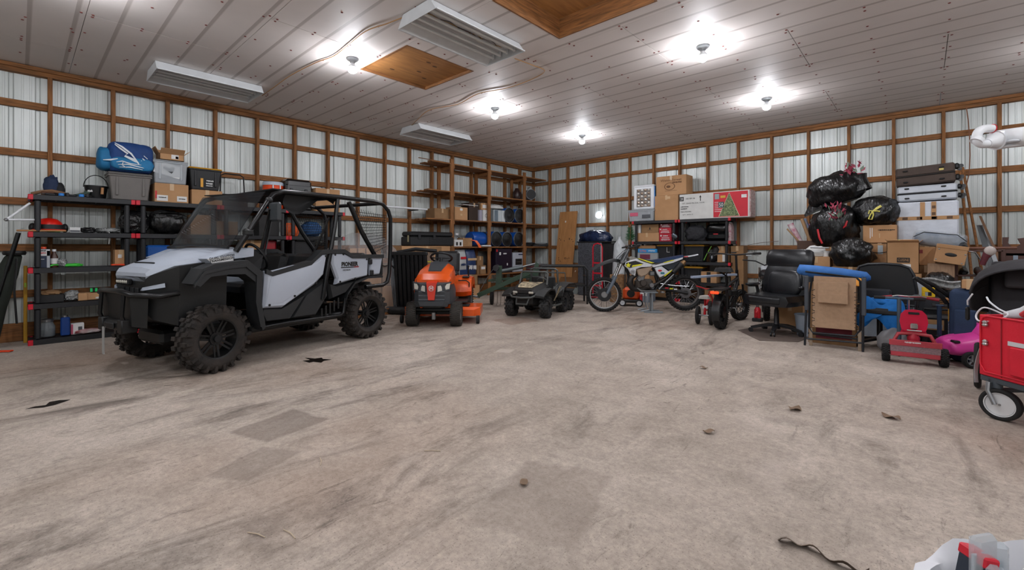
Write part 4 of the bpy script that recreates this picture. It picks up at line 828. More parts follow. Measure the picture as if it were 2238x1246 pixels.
f, w_, h = Wc(1056, 1067, 459, WT[2]); t_ = carton('white box with round mark beside the second timber post', f, w_, .2, h, LRZ, m=white, tape=False); part('round_mark', MB().ring([(.04, 0), (.048, 0), (.048, .002), (.04, .002)], 18, X((.02, -.1015, h*.5), rx=PI/2)), ink, t_, 0)
f, w_, h = Wc(1048, 1054, 459, WT[2]); carton('narrow pale box next to the white box', f, w_, .2, h, LRZ, m=plain('lilac_box', '#9d9aa8', .6), tape=False)
f2, w_, h2 = Wc(1051, 1067, 444, WT[2]+h+.01, .1); carton('small cardboard box stacked on the white boxes', f2, w_*.9, .18, max(.1, h2), LRZ, items=(('b', 0, .5, .6, .5, white),))
# flat boards lying under the next tier
f, w_, h = Wc(1000, 1046, 440, WT[2]+.36, .2); single('foam_sheet', 'pale flat sheet lying over the boxes on timber shelf', 'sheet', MB().box((0, 0, .01), (.5, .3, .012)), white, (WX-.26, f[1], WT[2]+.372), LRZ)
f, w_, h = Wc(1079, 1105, 459, WT[2]); ac = thing('window_unit', 'grey and white window appliance draped with a white cloth', 'appliance', root_at(f, .3, LRZ), LRZ)
part('case', MB().box((0, 0, h/2), (w_, .3, h), .01), plain('pale_grey_plastic', '#9aa3a6', .5), ac, 0)
for k in range(3): part('panel', MB().box((-w_*.3+k*w_*.3, -.152, h/2), (w_*.26, .008, h*.9), .002), plain('panel_%d' % k, ('#4c5d68', '#b3bcbf', '#c2c8ca')[k], .4), ac, 0)
single('white_cloth', 'white cloth heaped on the grey window appliance', 'cloth', MB().ball((0, 0, .03), (w_*.55, .16, .09), 24, 12, .2, 3, 5, None, .025), plain('white_cloth', '#c9c9c6', .9, bump=.3), (WX-.23, f[1]-.02, WT[2]+h+.03), LRZ, smooth=60)
drumb = plain('drum_blue', '#0f4a9c', .35); druml = plain('drum_lid', '#090a0c', .5)
def drum(px0, px1, pt, z0, label, o=.04, ln=.42, side=False):
    y, w_, zt = yz(px0, px1, pt, WX-o); r_ = min((zt-z0)/2, .2) if not side else .19
    t = thing('plastic_drum', label, 'drum', (WX-o-ln/2, y, z0+.002), LRZ, 'blue plastic drums on timber shelving')
    M = X((0, 0, r_), rx=PI/2)
    if side: M = X((0, 0, r_), rz=PI/2, rx=PI/2); t.location.x = WX-.24
    part('barrel', MB().lathe([(r_*.9, -ln/2), (r_*.97, -ln/2+.03), (r_, -ln*.2), (r_, ln*.2), (r_*.97, ln/2-.04), (r_*.9, ln/2-.02)], 28, M), drumb, t)
    part('lid', MB().lathe([(r_*.98, ln/2-.03), (r_*.98, ln/2), (r_*.85, ln/2+.004), (r_*.8, ln/2-.015), (r_*.4, ln/2-.012), (r_*.35, ln/2-.004), (.003, ln/2-.004)], 28, M), druml, t)
    part('clamp_ring', MB().ring([(r_*1.0+.008*math.cos(a*PI/3), ln/2-.015+.010*math.sin(a*PI/3)) for a in range(6)], 28, M), plain('zinc_ring', '#8f9699', .35, .7), t)
drum(1105, 1123, 453, WT[2], 'blue drum with black lid on upper timber shelf beside the white cloth'); drum(1127, 1146, 453, WT[2], 'blue drum with black lid on upper timber shelf beside the third post')
drum(1036, 1071, 505, WT[1], 'blue drum lying sideways left of the second timber post', side=True, ln=.5)
drum(1077, 1095, 505, WT[1], 'blue drum on the middle timber shelf, nearest the second post'); drum(1099, 1119, 507, WT[1], 'blue drum on the middle timber shelf, centre of three'); drum(1125, 1144, 507, WT[1], 'blue drum on the middle timber shelf, nearest the third post')
# fan heater on an upper tier
f, w_, h = Wc(1152, 1178, 399, WT[3], .1); fh = thing('fan_heater', 'grey drum fan heater with pale handle on an upper timber shelf', 'heater', (WX-.25, f[1], f[2]), LRZ-.5)
part('housing', MB().cyl((0, -.16, .19), (0, .16, .19), .15, 24), plain('heater_grey', '#8d9196', .5, .3), fh); part('grille', MB().cyl((0, -.17, .19), (0, -.155, .19), .14, 24), ublk, fh)
part('stand', MB().tube([(-.12, -.14, .0), (-.12, .14, .0), (.12, .14, .0), (.12, -.14, .0)], .012, 6, True), plain('heater_pale', '#b4b7ba', .5), fh); part('handle', MB().tube([(0, -.14, .33), (0, -.10, .40), (0, .10, .40), (0, .14, .33)], .016, 8), plain('heater_pale', '#b4b7ba'), fh)
f, w_, h = Wc(1134, 1146, 407, WT[3], .12); single('dark_pot', 'dark round pot left of the fan heater', 'pot', MB().lathe([(.08, 0), (.11, .06), (.12, .2), (.06, .3), (.05, .34), (.002, .34)], 20), plain('dark_red_pot', '#2b1412', .4), (WX-.3, f[1], f[2]))
# middle tier left bay
f, w_, h = Wc(1012, 1032, 520, WT[1], .06); carton('wrinkled brown paper parcel on the middle timber shelf', f, w_, .22, h, LRZ, m=mat('wrinkled_kraft', '#8d6a48', .8, col2='#a98359', bump=.7, bs=14, bd=.03), tape=False)
f, w_, h = Wc(993, 1012, 524, WT[1], .06); carton('black and white printed box beside the brown paper parcel', f, w_, .2, h, LRZ, m=white, tape=False, items=(('b', -.2, .4, .2, .5, ink), ('b', .2, .4, .2, .5, ink)))
cp = thing('extension_cord', 'orange cord bundle hanging over the shelf beside the brown parcel', 'cord', (WX-.02, onx(1039, 530, WX).y, WT[1]+.002), LRZ)
for k in range(6): part('strand', MB().tube([(-.10+.01*k, .06, .16), (-.02+.014*k, -.02, .14), (.05+.013*k, -.05, .05), (.09+.012*k, -.06, -.03)], .011, 6), plain('cord_orange', '#e4622a'), cp)
f, w_, h = Wc(1048, 1068, 528, WT[1], .06); single('paper_stack', 'flat stack of white and brown sheets before the sideways drum', 'paper', MB().box((0, 0, .012), (w_, .12, .022), .002).box((.01, .01, .03), (w_*.9, .10, .012), .002), white, (WX-.02, f[1], WT[1]+.002), LRZ)
p = onx(998, 515, WX-.2); tp = thing('tripod_level', 'small instrument on stand at the left of the middle timber shelf', 'instrument', (WX-.2, p.y, WT[1]+.002), LRZ); part('mast', MB().cyl((0, 0, 0), (0, 0, .3), .012, 8), steel, tp); part('head', MB().box((0, 0, .3), (.08, .05, .05), .008), wplas, tp, 0); part('arm', MB().cyl((0, 0, .26), (.28, 0, .10), .006, 6), ublk, tp)
# lower tier
def petbag(px0, px1, pt, label, m, items):
    f, w_, h = Wc(px0, px1, pt, WT[0], .04); t = thing('food_sack', label, 'sack', root_at(f, .2, LRZ), LRZ, 'sacks on the lower timber shelf')
    part('sack', MB().loft([[(w_/2*s*cx, .10*q*cy, z*h) for cx, cy in ((-1, -.7), (-.8, -1), (.8, -1), (1, -.7), (1, .7), (.8, 1), (-.8, 1), (-1, .7))] for z, s, q in ((0, .92, .8), (.06, 1, 1), (.7, .98, .95), (.88, .96, .5), (1.0, .98, .06))]), m, t, 50)
    for it in items:
        if it[0] == 'b': part('print_band', MB().box((it[1]*w_, -.107, it[2]*h), (it[3]*w_, .004, it[4]*h)), it[5], t, 0)
        else: dashes(t, it[1]*w_, -.111, it[2]*h, it[4]*w_, it[3]*h, it[5])
wsk = plain('white_sack', '#aeb0b0', .45, bump=.4, bs=10); nvy = plain('navy_sack', '#20355e', .4, bump=.4, bs=10)
petbag(990, 1004, 546, 'grey white sack partly hidden by the timber post', wsk, (('b', 0, .3, .8, .3, nvy),))
petbag(1004, 1021, 546, 'white sack with red band standing between two other sacks', wsk, (('b', 0, .68, .7, .09, red), ('p', 0, .42, .1, .6, nvy), ('b', .0, .12, .9, .2, nvy)))
petbag(1022, 1042, 546, 'navy blue sack with tan band on the lower timber shelf', nvy, (('b', 0, .62, .95, .09, tapem), ('p', -.2, .3, .2, .4, white), ('p', .25, .3, .2, .35, white)))
f, w_, h = Wc(1043, 1056, 560, WT[0], .1); carton('tall cardboard box between navy sack and second post', f, w_, .2, h, LRZ, m=cardd)
f, w_, h = Wc(1050, 1062, 580, WT[0], .04); carton('small box with white labels before the tall cardboard box', f, w_, .06, h, LRZ, m=cardd, items=(('b', 0, .7, .7, .3, white),), tape=False)
f, w_, h = Wc(1084, 1119, 544, WT[0], .05); cab_ = carton('dark purple cabinet box with white labels on lower timber shelf', f, w_, .36, h, LRZ, m=plain('purple_box', '#1d1426', .35), tape=False, items=(('b', -.25, .80, .1, .12, white), ('b', .05, .80, .2, .05, white), ('b', .2, .35, .06, .1, white), ('b', -.15, .1, .3, .05, plain('pale_blue_tag', '#8ea6bd', .5)), ('b', -.44, .93, .08, .1, red)))
f, w_, h = Wc(1122, 1145, 552, WT[0], .05); dp = thing('ice_dispenser', 'white countertop dispenser with dark opening on lower timber shelf', 'appliance', root_at(f, .34, LRZ), LRZ)
part('case', MB().box((0, 0, h/2), (w_, .34, h), .015), plain('dispenser_grey', '#a9aeb8', .4), dp, 0); part('opening', MB().box((0, -.171, h*.52), (w_*.62, .012, h*.32), .006), ublk, dp, 0); part('tap', MB().box((-.02, -.185, h*.52), (w_*.4, .02, .012), .003), steel, dp, 0); part('control_strip', MB().box((w_*.2, -.171, h*.9), (w_*.45, .006, h*.06)), plain('navy_strip', '#26314f', .4), dp, 0)
f, w_, h = Wc(1150, 1199, 535, WT[1], .1); st = thing('paper_pile', 'curled pile of flat sheets on timber shelf beyond the third post', 'paper', (WX-.2, f[1]+.05, WT[1]+.002), LRZ)
for k in range(5): part('sheet', MB().sheet(lambda u, v, k=k: (-.4+.8*u, -.18+.36*v, .012+.014*k+.03*(2*u-1)**2*(k+1)/3), 8, 2, .004), plain('sheet_%d' % (k % 2), ('#8d9093', '#5a5c60')[k % 2], .5), st, M=X(rz=.05*k-.1))
f, w_, h = Wc(1150, 1196, 578, WT[0], .1); st = thing('striped_rug', 'folded red and grey striped rug on lower timber shelf', 'rug', (WX-.22, f[1]+.05, WT[0]+.002), LRZ)
for k in range(4): part('fold', MB().box((.01*k, 0, .025+.045*k), (.75, .34, .042), .018), plain('rug_%d' % (k % 2), ('#6b3238', '#77706f')[k % 2], .9, bump=.5), st, 0)
# floor-level cartons below the timber shelving
p = onz(1035, 664); carton('cardboard box on the floor with a black recycling mark, under timber shelving', (-7.86, onx(1035, 640, -7.86).y, 0), .40, .3, .33, LRZ, items=(('b', .32, .15, .2, .2, white), ('p', .32, .15, .12, .1)))
carton('flatter cardboard box stacked on the floor-level carton', (-7.88, onx(1030, 640, -7.86).y, .335), .44, .28, .24, LRZ, m=cardd)
# tall carton with a black tool case on top, left of the timber shelving
yA, wA, zA = yz(878, 984, 538, -7.95)
carton('big tall cardboard carton behind the orange mower', (-7.95, yA, 0), wA, .55, zA, LRZ, items=(('b', .18, .93, .25, .12, cardd),))
yB, wB, zB = yz(901, 991, 505, -7.95); tc_ = thing('tool_case', 'long black tool case on top of the big cardboard carton', 'case', root_at((-7.93, yB, zA+.005), .45, LRZ), LRZ-.06); hB = zB-zA-.02
part('lower_shell', MB().box((0, 0, hB*.32), (wB, .42, hB*.64), .02), black, tc_, 0); part('lid', MB().box((0, 0, hB*.82), (wB*.98, .40, hB*.34), .03), black, tc_, 0)
for k in range(4): part('rib', MB().box((wB*.16+k*.0, -.212, hB*(.12+.13*k)), (wB*.5, .012, hB*.05)), black, tc_, 0)
for s in (-.32, .02): part('latch', MB().box((s*wB, -.215, hB*.62), (.06, .02, .1), .004), dsteel, tc_, 0)
part('paper_tag', MB().box((-wB*.5-.002, -.1, hB*.5), (.003, .05, .14)), plain('old_paper', '#b7b08a', .8), tc_, 0)
# white shop-light bar fixed to the wall above
p = onx(905, 456, -8.45); wbr = thing('white_wall_bar', 'white flat bar sticking out of the wall above the tool case', 'bar', (p.x, p.y-.2, p.z), LRZ); part('bar', MB().box((0, 0, 0), (1.1, .08, .035), .006), wplas, wbr, 0); part('bracket', MB().box((.3, .17, -.02), (.03, .36, .03), .004), dsteel, wbr, 0); part('chain', MB().cyl((.5, 0, 0), (.52, 0, -.26), .005, 5), dsteel, wbr)
# wrapped pallet behind the vehicle
p = onz(815, 690); wp = thing('wrapped_pallet', 'wood pallet of cartons wrapped in clear stretch film behind the vehicle bed', 'pallet', (-7.70, 4.30, 0), LRZ)
for k in range(3): part('runner', MB().box((0, -.4+.4*k, .05), (1.1, .09, .1), .003), wood['x'], wp, 0)
for k in range(6): part('slat', MB().box((-.5+.2*k, 0, .11), (.14, .95, .02), .002), wood['y'], wp, 0)
for z, hh in ((.125, .4), (.53, .4)):
    for k in range(3): part('carton', MB().box((-.36+.36*k, 0, z+hh/2), (.34, .8, hh), .006), card if (k+int(z*9)) % 2 else cardd, wp, 0)
part('timber_offcuts', MB().box((.1, -.1, .98), (.6, .3, .09), .006), wood['x'], wp, 0)
for k in range(4): part('carton', MB().box((-.36+.16*k, -.28, 1.09), (.13, .16, .26), .004), card, wp, 0)
film = mat('stretch_film', '#c9ced2', .1, var=0, alpha=.22, spec=.8, bump=.9, bs=7, stretch=(2, 2, .4), bd=.1)
part('stretch_film', MB().loft([[(.56*s*c1, .46*s*c2, z) for c1, c2 in ((-1, -1), (0, -1.02), (1, -1), (1.02, 0), (1, 1), (0, 1.02), (-1, 1), (-1.02, 0))] for z, s in ((.10, 1), (.6, 1.02), (.95, 1.01), (1.2, .85), (1.42, .55), (1.5, .25))]), film, wp, 60)
part('black_cover', MB().sheet(lambda u, v: (.0+.62*u, -.50+.9*v, .96+.05*math.sin(u*9)*math.sin(v*7)+.03*math.sin(u*17)-.12*u), 16, 14, .008), bagm, wp, 60)
# black slatted gate and spare windscreen leaning beside the mower
p = onz(872, 690); gt = thing('slatted_gate', 'black ribbed cargo gate standing between vehicle and orange mower', 'gate', (-7.02, 4.90, 0), rad(28)); 
for k in range(9): part('slat', MB().box((-.34+.085*k, 0, .60), (.06, .03, 1.02), .006, X(rx=.10)), black, gt, 0)
part('frame_rail', MB().box((0, .02, .08), (.78, .06, .14), .01), black, gt, 0); part('frame_rail', MB().box((0, -.10, 1.12), (.78, .07, .07), .015), black, gt, 0)
part('back_sheet', MB().box((0, .03, .60), (.74, .01, 1.02), 0, X(rx=.10)), ublk, gt, 0); part('rubber_roller', MB().cyl((-.4, -.13, .075), (.4, -.13, .075), .07, 20), plain('ribbed_rubber', '#1e1f20', .6, bump=.8, bs=40, stretch=(6, 1, 1)), gt)
for s in (.1, .3): part('white_tag', MB().box((s, -.03, .28), (.08, .004, .03)), white, gt, 0)
wsn = thing('spare_windscreen', 'clear spare windscreen with black top rail and tan edge leaning behind the mower', 'windscreen', (-7.4, 5.25, 0), rad(38))
part('pane', MB().box((0, 0, .62), (.74, .008, 1.1), 0, X(rx=-.12)), mat('smoky_pane', '#5b6064', .15, var=0, alpha=.4), wsn, 0)
part('top_rail', MB().tube([(-.40, .14, 1.13), (0, .12, 1.2), (.42, .14, 1.16)], .035, 8), black, wsn); part('side_rail', MB().tube([(-.37, 0, .02), (-.39, .06, .6), (-.40, .14, 1.13)], .022, 8), plain('tan_rail', '#8a7a66', .6), wsn); part('side_rail', MB().tube([(.37, 0, .02), (.40, .06, .6), (.42, .14, 1.15)], .02, 8), ublk, wsn); part('foot_rail', MB().cyl((-.38, 0, .02), (.38, 0, .02), .02, 8), ublk, wsn)
part('tag', MB().box((.28, .10, .95), (.07, .005, .02)), plain('yellow_tag', '#d0c030', .6), wsn, 0)
# ================================================================ orange lawn tractor
MW = (-5.685, 4.425, 0); MR = math.atan2(-.745, .667); mw = thing('lawn_tractor', 'orange and grey riding lawn mower facing the room', 'lawn mower', MW, MR)
org = plain('mower_orange', '#e2560c', .28, coat=.3); mgr = plain('mower_grey', '#3a3d41', .5); tirem = plain('turf_tire', '#3a3632', .85, bump=.3)
for s in (1, -1):
    wheel(mw, (0, s*.345, .19), .19, .15, .095, plain('rim_silver', '#7c7e80', .4, .5), 0, (40, .005, .65), face=s, tire=tirem); wheel(mw, (-1.22, s*.36, .27), .27, .22, .13, plain('rim_silver', '#7c7e80'), 0, (36, .008, .6), face=s, tire=tirem)
part('front_axle', MB().cyl((0, -.3, .21), (0, .3, .21), .028, 10), ublk, mw); part('frame', MB().box((-.55, 0, .32), (1.3, .34, .1), .02), ublk, mw, 0)
def mring(x, hw, z0, z1, k=.75): return [(x, -hw, z0), (x, -hw, z0+(z1-z0)*.55), (x, -hw*.9, z0+(z1-z0)*.85), (x, -hw*k*.8, z1), (x, hw*k*.8, z1), (x, hw*.9, z0+(z1-z0)*.85), (x, hw, z0+(z1-z0)*.55), (x, hw, z0)]
part('hood', MB().loft([mring(*r) for r in ((.17, .24, .66, .74), (.10, .275, .66, .83), (-.15, .29, .66, .90), (-.42, .27, .64, .965), (-.5, .22, .64, .96))]), org, mw, 30)
part('hood_panel', MB().loft([[(.0, -.10, .858), (.0, .10, .858), (.0, .10, .875), (.0, -.10, .875)], [(-.46, -.15, .955), (-.46, .15, .955), (-.46, .15, .985), (-.46, -.15, .985)]]), mgr, mw, 0)
gr = part('grille', MB().loft([mring(*r, k=1.15) for r in ((.27, .20, .40, .68), (.22, .27, .37, .70), (.0, .30, .36, .70), (-.4, .28, .38, .68))]), mgr, mw, 30)
for z in (.44, .50, .56): part('louvre', MB().box((.262, 0, z), (.03, .40, .018), .005), plain('louvre_grey', '#53575c', .5), gr, 0)
part('chin', MB().loft([[(.25, -.24, .33), (.25, .24, .33), (.25, .27, .42), (.25, -.27, .42)], [(.30, -.17, .35), (.30, .17, .35), (.30, .2, .42), (.30, -.2, .42)]]), mgr, mw, 0)
bd_ = part('badge_panel', MB().loft([[(.23, -.05, .42), (.23, .05, .42), (.16, .085, .72), (.16, -.085, .72)], [(.302, -.045, .44), (.302, .045, .44), (.27, .08, .70), (.27, -.08, .70)]]), plain('badge_red', '#d2331a', .3), mw, 0)
text('H', .05, white, bd_, X((.296, 0, .62), rz=PI/2, rx=-.08), .045, bold=.03); part('crown_mark', MB().ring([(.036, 0), (.042, 0), (.042, .003), (.036, .003)], 16, X((.294, 0, .615), ry=PI/2)), white, bd_, 0)
for s in (1, -1):
    q1 = [(.292, s*.095, .565), (.288, s*.095, .650), (.215, s*.278, .690), (.235, s*.268, .605)]
    hl = part('headlight', MB().loft([q1, [(x-.07, y*.95, z) for x, y, z in q1]]), plain('lens_clear', '#d2cfc4', .08), mw, 0)
    part('lamp_bezel', MB().tube([(.288, s*.085, .555), (.284, s*.085, .66), (.205, s*.29, .705), (.225, s*.28, .59)], .012, 6, True), mgr, hl)
part('bumper', MB().tube([(.02, -.27, .27), (.12, -.25, .27), (.14, 0, .27), (.12, .25, .27), (.02, .27, .27)], .024, 8), ublk, mw); part('front_step', MB().box((.12, 0, .325), (.14, .3, .05), .012), black, mw, 0)
part('dash', MB().loft([mring(-.46, .24, .60, .97), mring(-.62, .2, .62, 1.0)]), mgr, mw, 30)
part('steering_wheel', MB().ring([(.18+.018*math.cos(t*PI/4), .018*math.sin(t*PI/4)) for t in range(8)], 28, X((-.64, 0, 1.06), ry=rad(-28))).box((-.64, 0, 1.055), (.05, .34, .02), .006, None).cyl((-.64, 0, 1.05), (-.58, 0, .95), .03, 10), black, mw)
part('seat', MB().box((-1.14, 0, .74), (.42, .44, .12), .04), seatm, mw, 35); part('backrest', MB().box((0, 0, .2), (.12, .44, .42), .05, X((-1.36, 0, .76), ry=-.15)), seatm, mw, 35)
for s in (1, -1):
    fd = [(-.72, .46), (-.74, .60), (-.82, .70), (-1.0, .735), (-1.3, .72), (-1.52, .62), (-1.56, .45), (-1.5, .45), (-1.4, .55), (-1.05, .58), (-.9, .5), (-.86, .40), (-.78, .38)]
    part('fender', MB().prism(fd, s*.20, s*.50, inset=.04), org, mw, 35)
    part('cup_recess', MB().box((-.86, s*.40, .715), (.16, .12, .03), .012), black, mw, 0)
    part('footrest', MB().box((-.55, s*.36, .33), (.42, .22, .03), .008), black, mw, 0)
part('lift_lever', MB().tube([(-.78, .46, .5), (-.74, .47, .62), (-.72, .42, .66), (-.72, .28, .66)], .011, 6), ublk, mw); part('gear_lever', MB().tube([(-.9, .44, .72), (-.86, .44, .88)], .012, 6).ball((-.86, .44, .9), .022, 10, 6), ublk, mw)
dk = part('mower_deck', MB().loft([[(x, y0, .12), (x, y1, .12), (x, y1, z1), (x, y0, z1)] for x, y0, y1, z1 in ((-.22, -.46, .60, .22), (-.28, -.54, .70, .26), (-.80, -.54, .70, .26), (-.88, -.44, .58, .22))]), org, mw, 25)
part('deck_wheel', MB().cyl((-.20, .64, .07), (-.20, .69, .07), .065, 16), rubber, dk); part('deck_wheel', MB().cyl((-.24, -.56, .07), (-.24, -.60, .07), .065, 16), rubber, dk); part('deck_cover', MB().box((-.42, .40, .275), (.2, .22, .03), .008), black, dk, 0)
part('hitch', MB().box((.08, 0, .17), (.06, .06, .12), .01), steel, mw, 0)
# ================================================================ green tow-behind rake
p = onz(1090, 672); gk = thing('tow_rake', 'dark green tow-behind rake with steel tines and long drawbar', 'rake', (-6.30, 6.85, 0), rad(38)); grn = plain('implement_green', '#2f4434', .45, bump=.1)
part('drawbar', MB().box((0, 0, 0), (1.15, .07, .09), .006), grn, gk, 0, M=X((-.10, -.30, .50), ry=-.42)); part('drawbar_tip', MB().box((0, 0, 0), (.2, .05, .04), .008), steel, gk, 0, M=X((-.68, -.30, .245), ry=.15))
part('drawbar', MB().box((0, 0, 0), (.95, .05, .05), .004), grn, gk, 0, M=X((-.0, .12, .58), ry=-.1)); part('mast', MB().prism([(-.28, .42), (-.16, .42), (-.15, .86), (-.26, .86)], -.2, -.12), grn, gk, 0); part('mast', MB().prism([(.38, .5), (.58, .5), (.60, .9), (.54, .95)], -.2, -.14), grn, gk, 0)
part('cylinder', MB().tube([(-.22, -.16, .74), (.28, -.16, .84)], .038, 12), plain('grey_ram', '#5c6466', .4, .4), gk); part('rod', MB().tube([(.25, -.16, .835), (.58, -.16, .92)], .018, 8), steel, gk); part('spring_drum', MB().cyl((-.26, -.34, .82), (-.26, .0, .82), .06, 14), dsteel, gk)
part('frame', MB().box((.2, .25, .36), (1.2, .06, .06), .005), grn, gk, 0)
for k in range(16): part('tine', MB().tube([(-.36+.075*k, .25, .34), (-.36+.075*k, .22, .18), (-.36+.075*k, .16, .06), (-.37+.075*k, .10, .02)], .006, 5), plain('rusty_tine', '#5a4a40', .6, .5), gk)
for s in (-.42, .82): wheel(gk, (s, .36, .15), .15, .07, .08, dsteel, 0, rz=PI/2)
part('cable', MB().tube([(-.62, -.3, .30), (-.45, -.28, .6), (-.32, -.24, .8), (-.2, -.2, .72)], .006, 5), steel, gk)
# ================================================================ six-wheeled ride-on buggy
BR = rad(-74); BG = (-5.175, 6.115, 0); bg = thing('ride_on_buggy', 'black six-wheeled ride-on toy buggy with camouflage hood patch', 'toy car', BG, BR)
bpl = plain('toy_black', '#191a1a', .5, bump=.05); camo = mat('camo_print', '#c9b896', .7, col2='#3b352a', vs=14, detail=2); tbar = plain('toy_bar', '#4a4d4b', .45)
for x in (0, -.84, -1.15):
    for s in (1, -1): wheel(bg, (x, s*.33, .19), .19, .15, .10, plain('toy_rim', '#38393b', .4, .3), 5, (14, .016, .55), rz=(.12 if x == 0 else 0), face=s, tire=plain('toy_tire', '#232323', .65), pairs=False, n=28, spw=.3)
part('tub', MB().loft([[(x, -w_, z0), (x, w_, z0), (x, w_*1.08, z1), (x, -w_*1.08, z1)] for x, w_, z0, z1 in ((.18, .16, .26, .44), (-.05, .22, .2, .5), (-.3, .26, .17, .42), (-.62, .26, .17, .40), (-.8, .24, .22, .52), (-1.3, .24, .28, .52))]), bpl, bg, 25)
part('hood', MB().loft([[(x, -w_, z-.06), (x, -w_*.8, z), (x, w_*.8, z), (x, w_, z-.06)] for x, w_, z in ((.24, .20, .50), (.05, .27, .56), (-.22, .30, .60))]), bpl, bg, 25)
part('hood_patch', MB().loft([[(x, -w_, z), (x, w_, z), (x, w_, z+.006), (x, -w_, z+.006)] for x, w_, z in ((.16, .13, .532), (.04, .17, .566), (-.2, .2, .602))]), camo, bg, 0)
for s in (1, -1):
    part('front_fender', MB().loft([[(x, s*.22, z), (x, s*.40, z-.02), (x, s*.40, z-.05), (x, s*.22, z-.04)] for x, z in ((.26, .42), (.12, .49), (-.1, .53), (-.28, .50), (-.32, .42))]), bpl, bg, 25)
    part('rear_fender', MB().loft([[(x, s*.22, z), (x, s*.44, z-.02), (x, s*.44, z-.06), (x, s*.22, z-.05)] for x, z in ((-.55, .36), (-.66, .50), (-.9, .56), (-1.25, .55), (-1.4, .48))]), bpl, bg, 25)
    part('side_patch', MB().loft([[(-.52, s*.30, .25), (-.45, s*.30, .25), (-.45, s*.306, .25)], [(-.62, s*.40, .52), (-.50, s*.40, .52), (-.5, s*.406, .52)]]), camo, bg, 0)
    part('side_step', MB().tube([(-.2, s*.36, .20), (-.3, s*.40, .19), (-.6, s*.40, .19), (-.68, s*.36, .2)], .018, 8), tbar, bg)
    part('headlight', MB().box((.235, s*.15, .455), (.03, .09, .04), .01), gl, bg, 0)
    part('door_bar', MB().tube([(-.24, s*.29, .50), (-.42, s*.31, .46), (-.66, s*.31, .54)], .014, 6), tbar, bg)
part('windshield_frame', MB().tube([(-.2, -.27, .56), (-.27, -.26, .76), (-.27, -.22, .79), (-.27, .22, .79), (-.27, .26, .76), (-.2, .27, .56)], .018, 8), tbar, bg)
part('roll_bar', MB().tube([(-.78, -.27, .52), (-.72, -.27, .80), (-.72, -.22, .83), (-.72, .22, .83), (-.72, .27, .80), (-.78, .27, .52)], .02, 8), tbar, bg); part('rear_bar', MB().tube([(-1.3, -.24, .5), (-1.3, -.22, .72), (-1.3, .22, .72), (-1.3, .24, .5)], .014, 8), tbar, bg)
part('steering_wheel', MB().ring([(.10+.012*math.cos(t*PI/3), .012*math.sin(t*PI/3)) for t in range(6)], 20, X((-.34, .13, .60), ry=-.9)), tbar, bg)
for y in (.13, -.13): part('seat', MB().box((-.58, y, .36), (.24, .22, .06), .02).box((-.70, y, .52), (.06, .22, .32), .02), bpl, bg, 0)
part('cargo_patch', MB().box((-.83, 0, .60), (.02, .34, .1), .01), camo, bg, 0)
part('bumper', MB().tube([(.22, -.26, .42), (.30, -.18, .38), (.32, 0, .37), (.30, .18, .38), (.22, .26, .42)], .017, 8), tbar, bg); part('bumper', MB().tube([(.24, -.12, .36), (.30, -.1, .26), (.30, .1, .26), (.24, .12, .36)], .016, 8), tbar, bg); part('grille', MB().box((.22, 0, .38), (.04, .24, .1), .01), ublk, bg, 0)
for s in (1, -1): part('axle', MB().cyl((0, s*.1, .19), (0, s*.28, .19), .02, 8), ublk, bg)
# low black tube rack behind the buggy
rk = thing('tube_rack', 'low black tubular rack standing behind the toy buggy', 'rack', (-5.95, 8.2, 0), rad(40)); 
for s in (-.28, .28): part('hoop', MB().tube([(-.52, s, 0), (-.52, s, .74), (-.46, s, .82), (.46, s, .82), (.52, s, .74), (.52, s, 0)], .022, 8), ublk, rk)
for x in (-.5, .5): part('cross_tube', MB().cyl((x, -.28, .6), (x, .28, .6), .016, 8), ublk, rk)
part('bed_panel', MB().box((0, 0, .40), (1.0, .54, .04), .01), ublk, rk, 0)
# ================================================================ sheets leaning on the back wall
yb = WB-.12
def lean(name, label, cat, px0, px1, pt, w_, h, foot, m, th=.018, rz=0.0, extra=None):
    xc = ony((px0+px1)/2, 540, foot).x; a = math.asin(min(.9, (WB-.13-foot)/h)); t = thing(name, label, cat, (xc, foot, 0), rz)
    o = part('sheet', MB().box((0, th/2, h/2), (w_, th, h)), m, t, 0, M=X(rx=-a))
    return t, o
t_, o_ = lean('plywood_sheet', 'tall knotty plywood sheet leaning on the back wall', 'plywood', 1202, 1252, 440, .60, 2.27, 10.18, plyw, .02)
for k in range(16):
    u = -.25+.5*random.random(); v = (1.45 if k < 8 else .9)+random.uniform(-.06, .06); part('knot', MB().lathe([(.016, 0), (.010, -.001)], 8, X((u, -.001, v), rx=PI/2)), knot, o_, 0)
part('white_tag', MB().box((-.07, -.002, 1.98), (.04, .003, .05)), white, o_, 0)
t_, o_ = lean('board_offcut', 'short brown board leaning low against the plywood sheet', 'board', 1206, 1258, 555, .62, .98, 9.95, mat('hardboard', '#6e4a2a', .7, col2='#80572f', vs=3), .015)
for (u, v, a_) in ((-.12, .84, .10), (-.13, .72, .04), (.1, .70, .05)): part('paint_mark', MB().box((u, -.002, v), (.015, .002, a_)), white, o_, 0)
t_, o_ = lean('metal_plate', 'small grey metal plate standing beside the speckled cabinet', 'plate', 1247, 1263, 572, .18, .86, 9.88, plain('galvanised', '#8d9795', .4, .4), .006)
t_, o_ = lean('slate_board', 'dark grey low board standing under the brown board', 'board', 1203, 1247, 578, .55, .80, 9.78, plain('slate_panel', '#3c3f42', .6), .012)
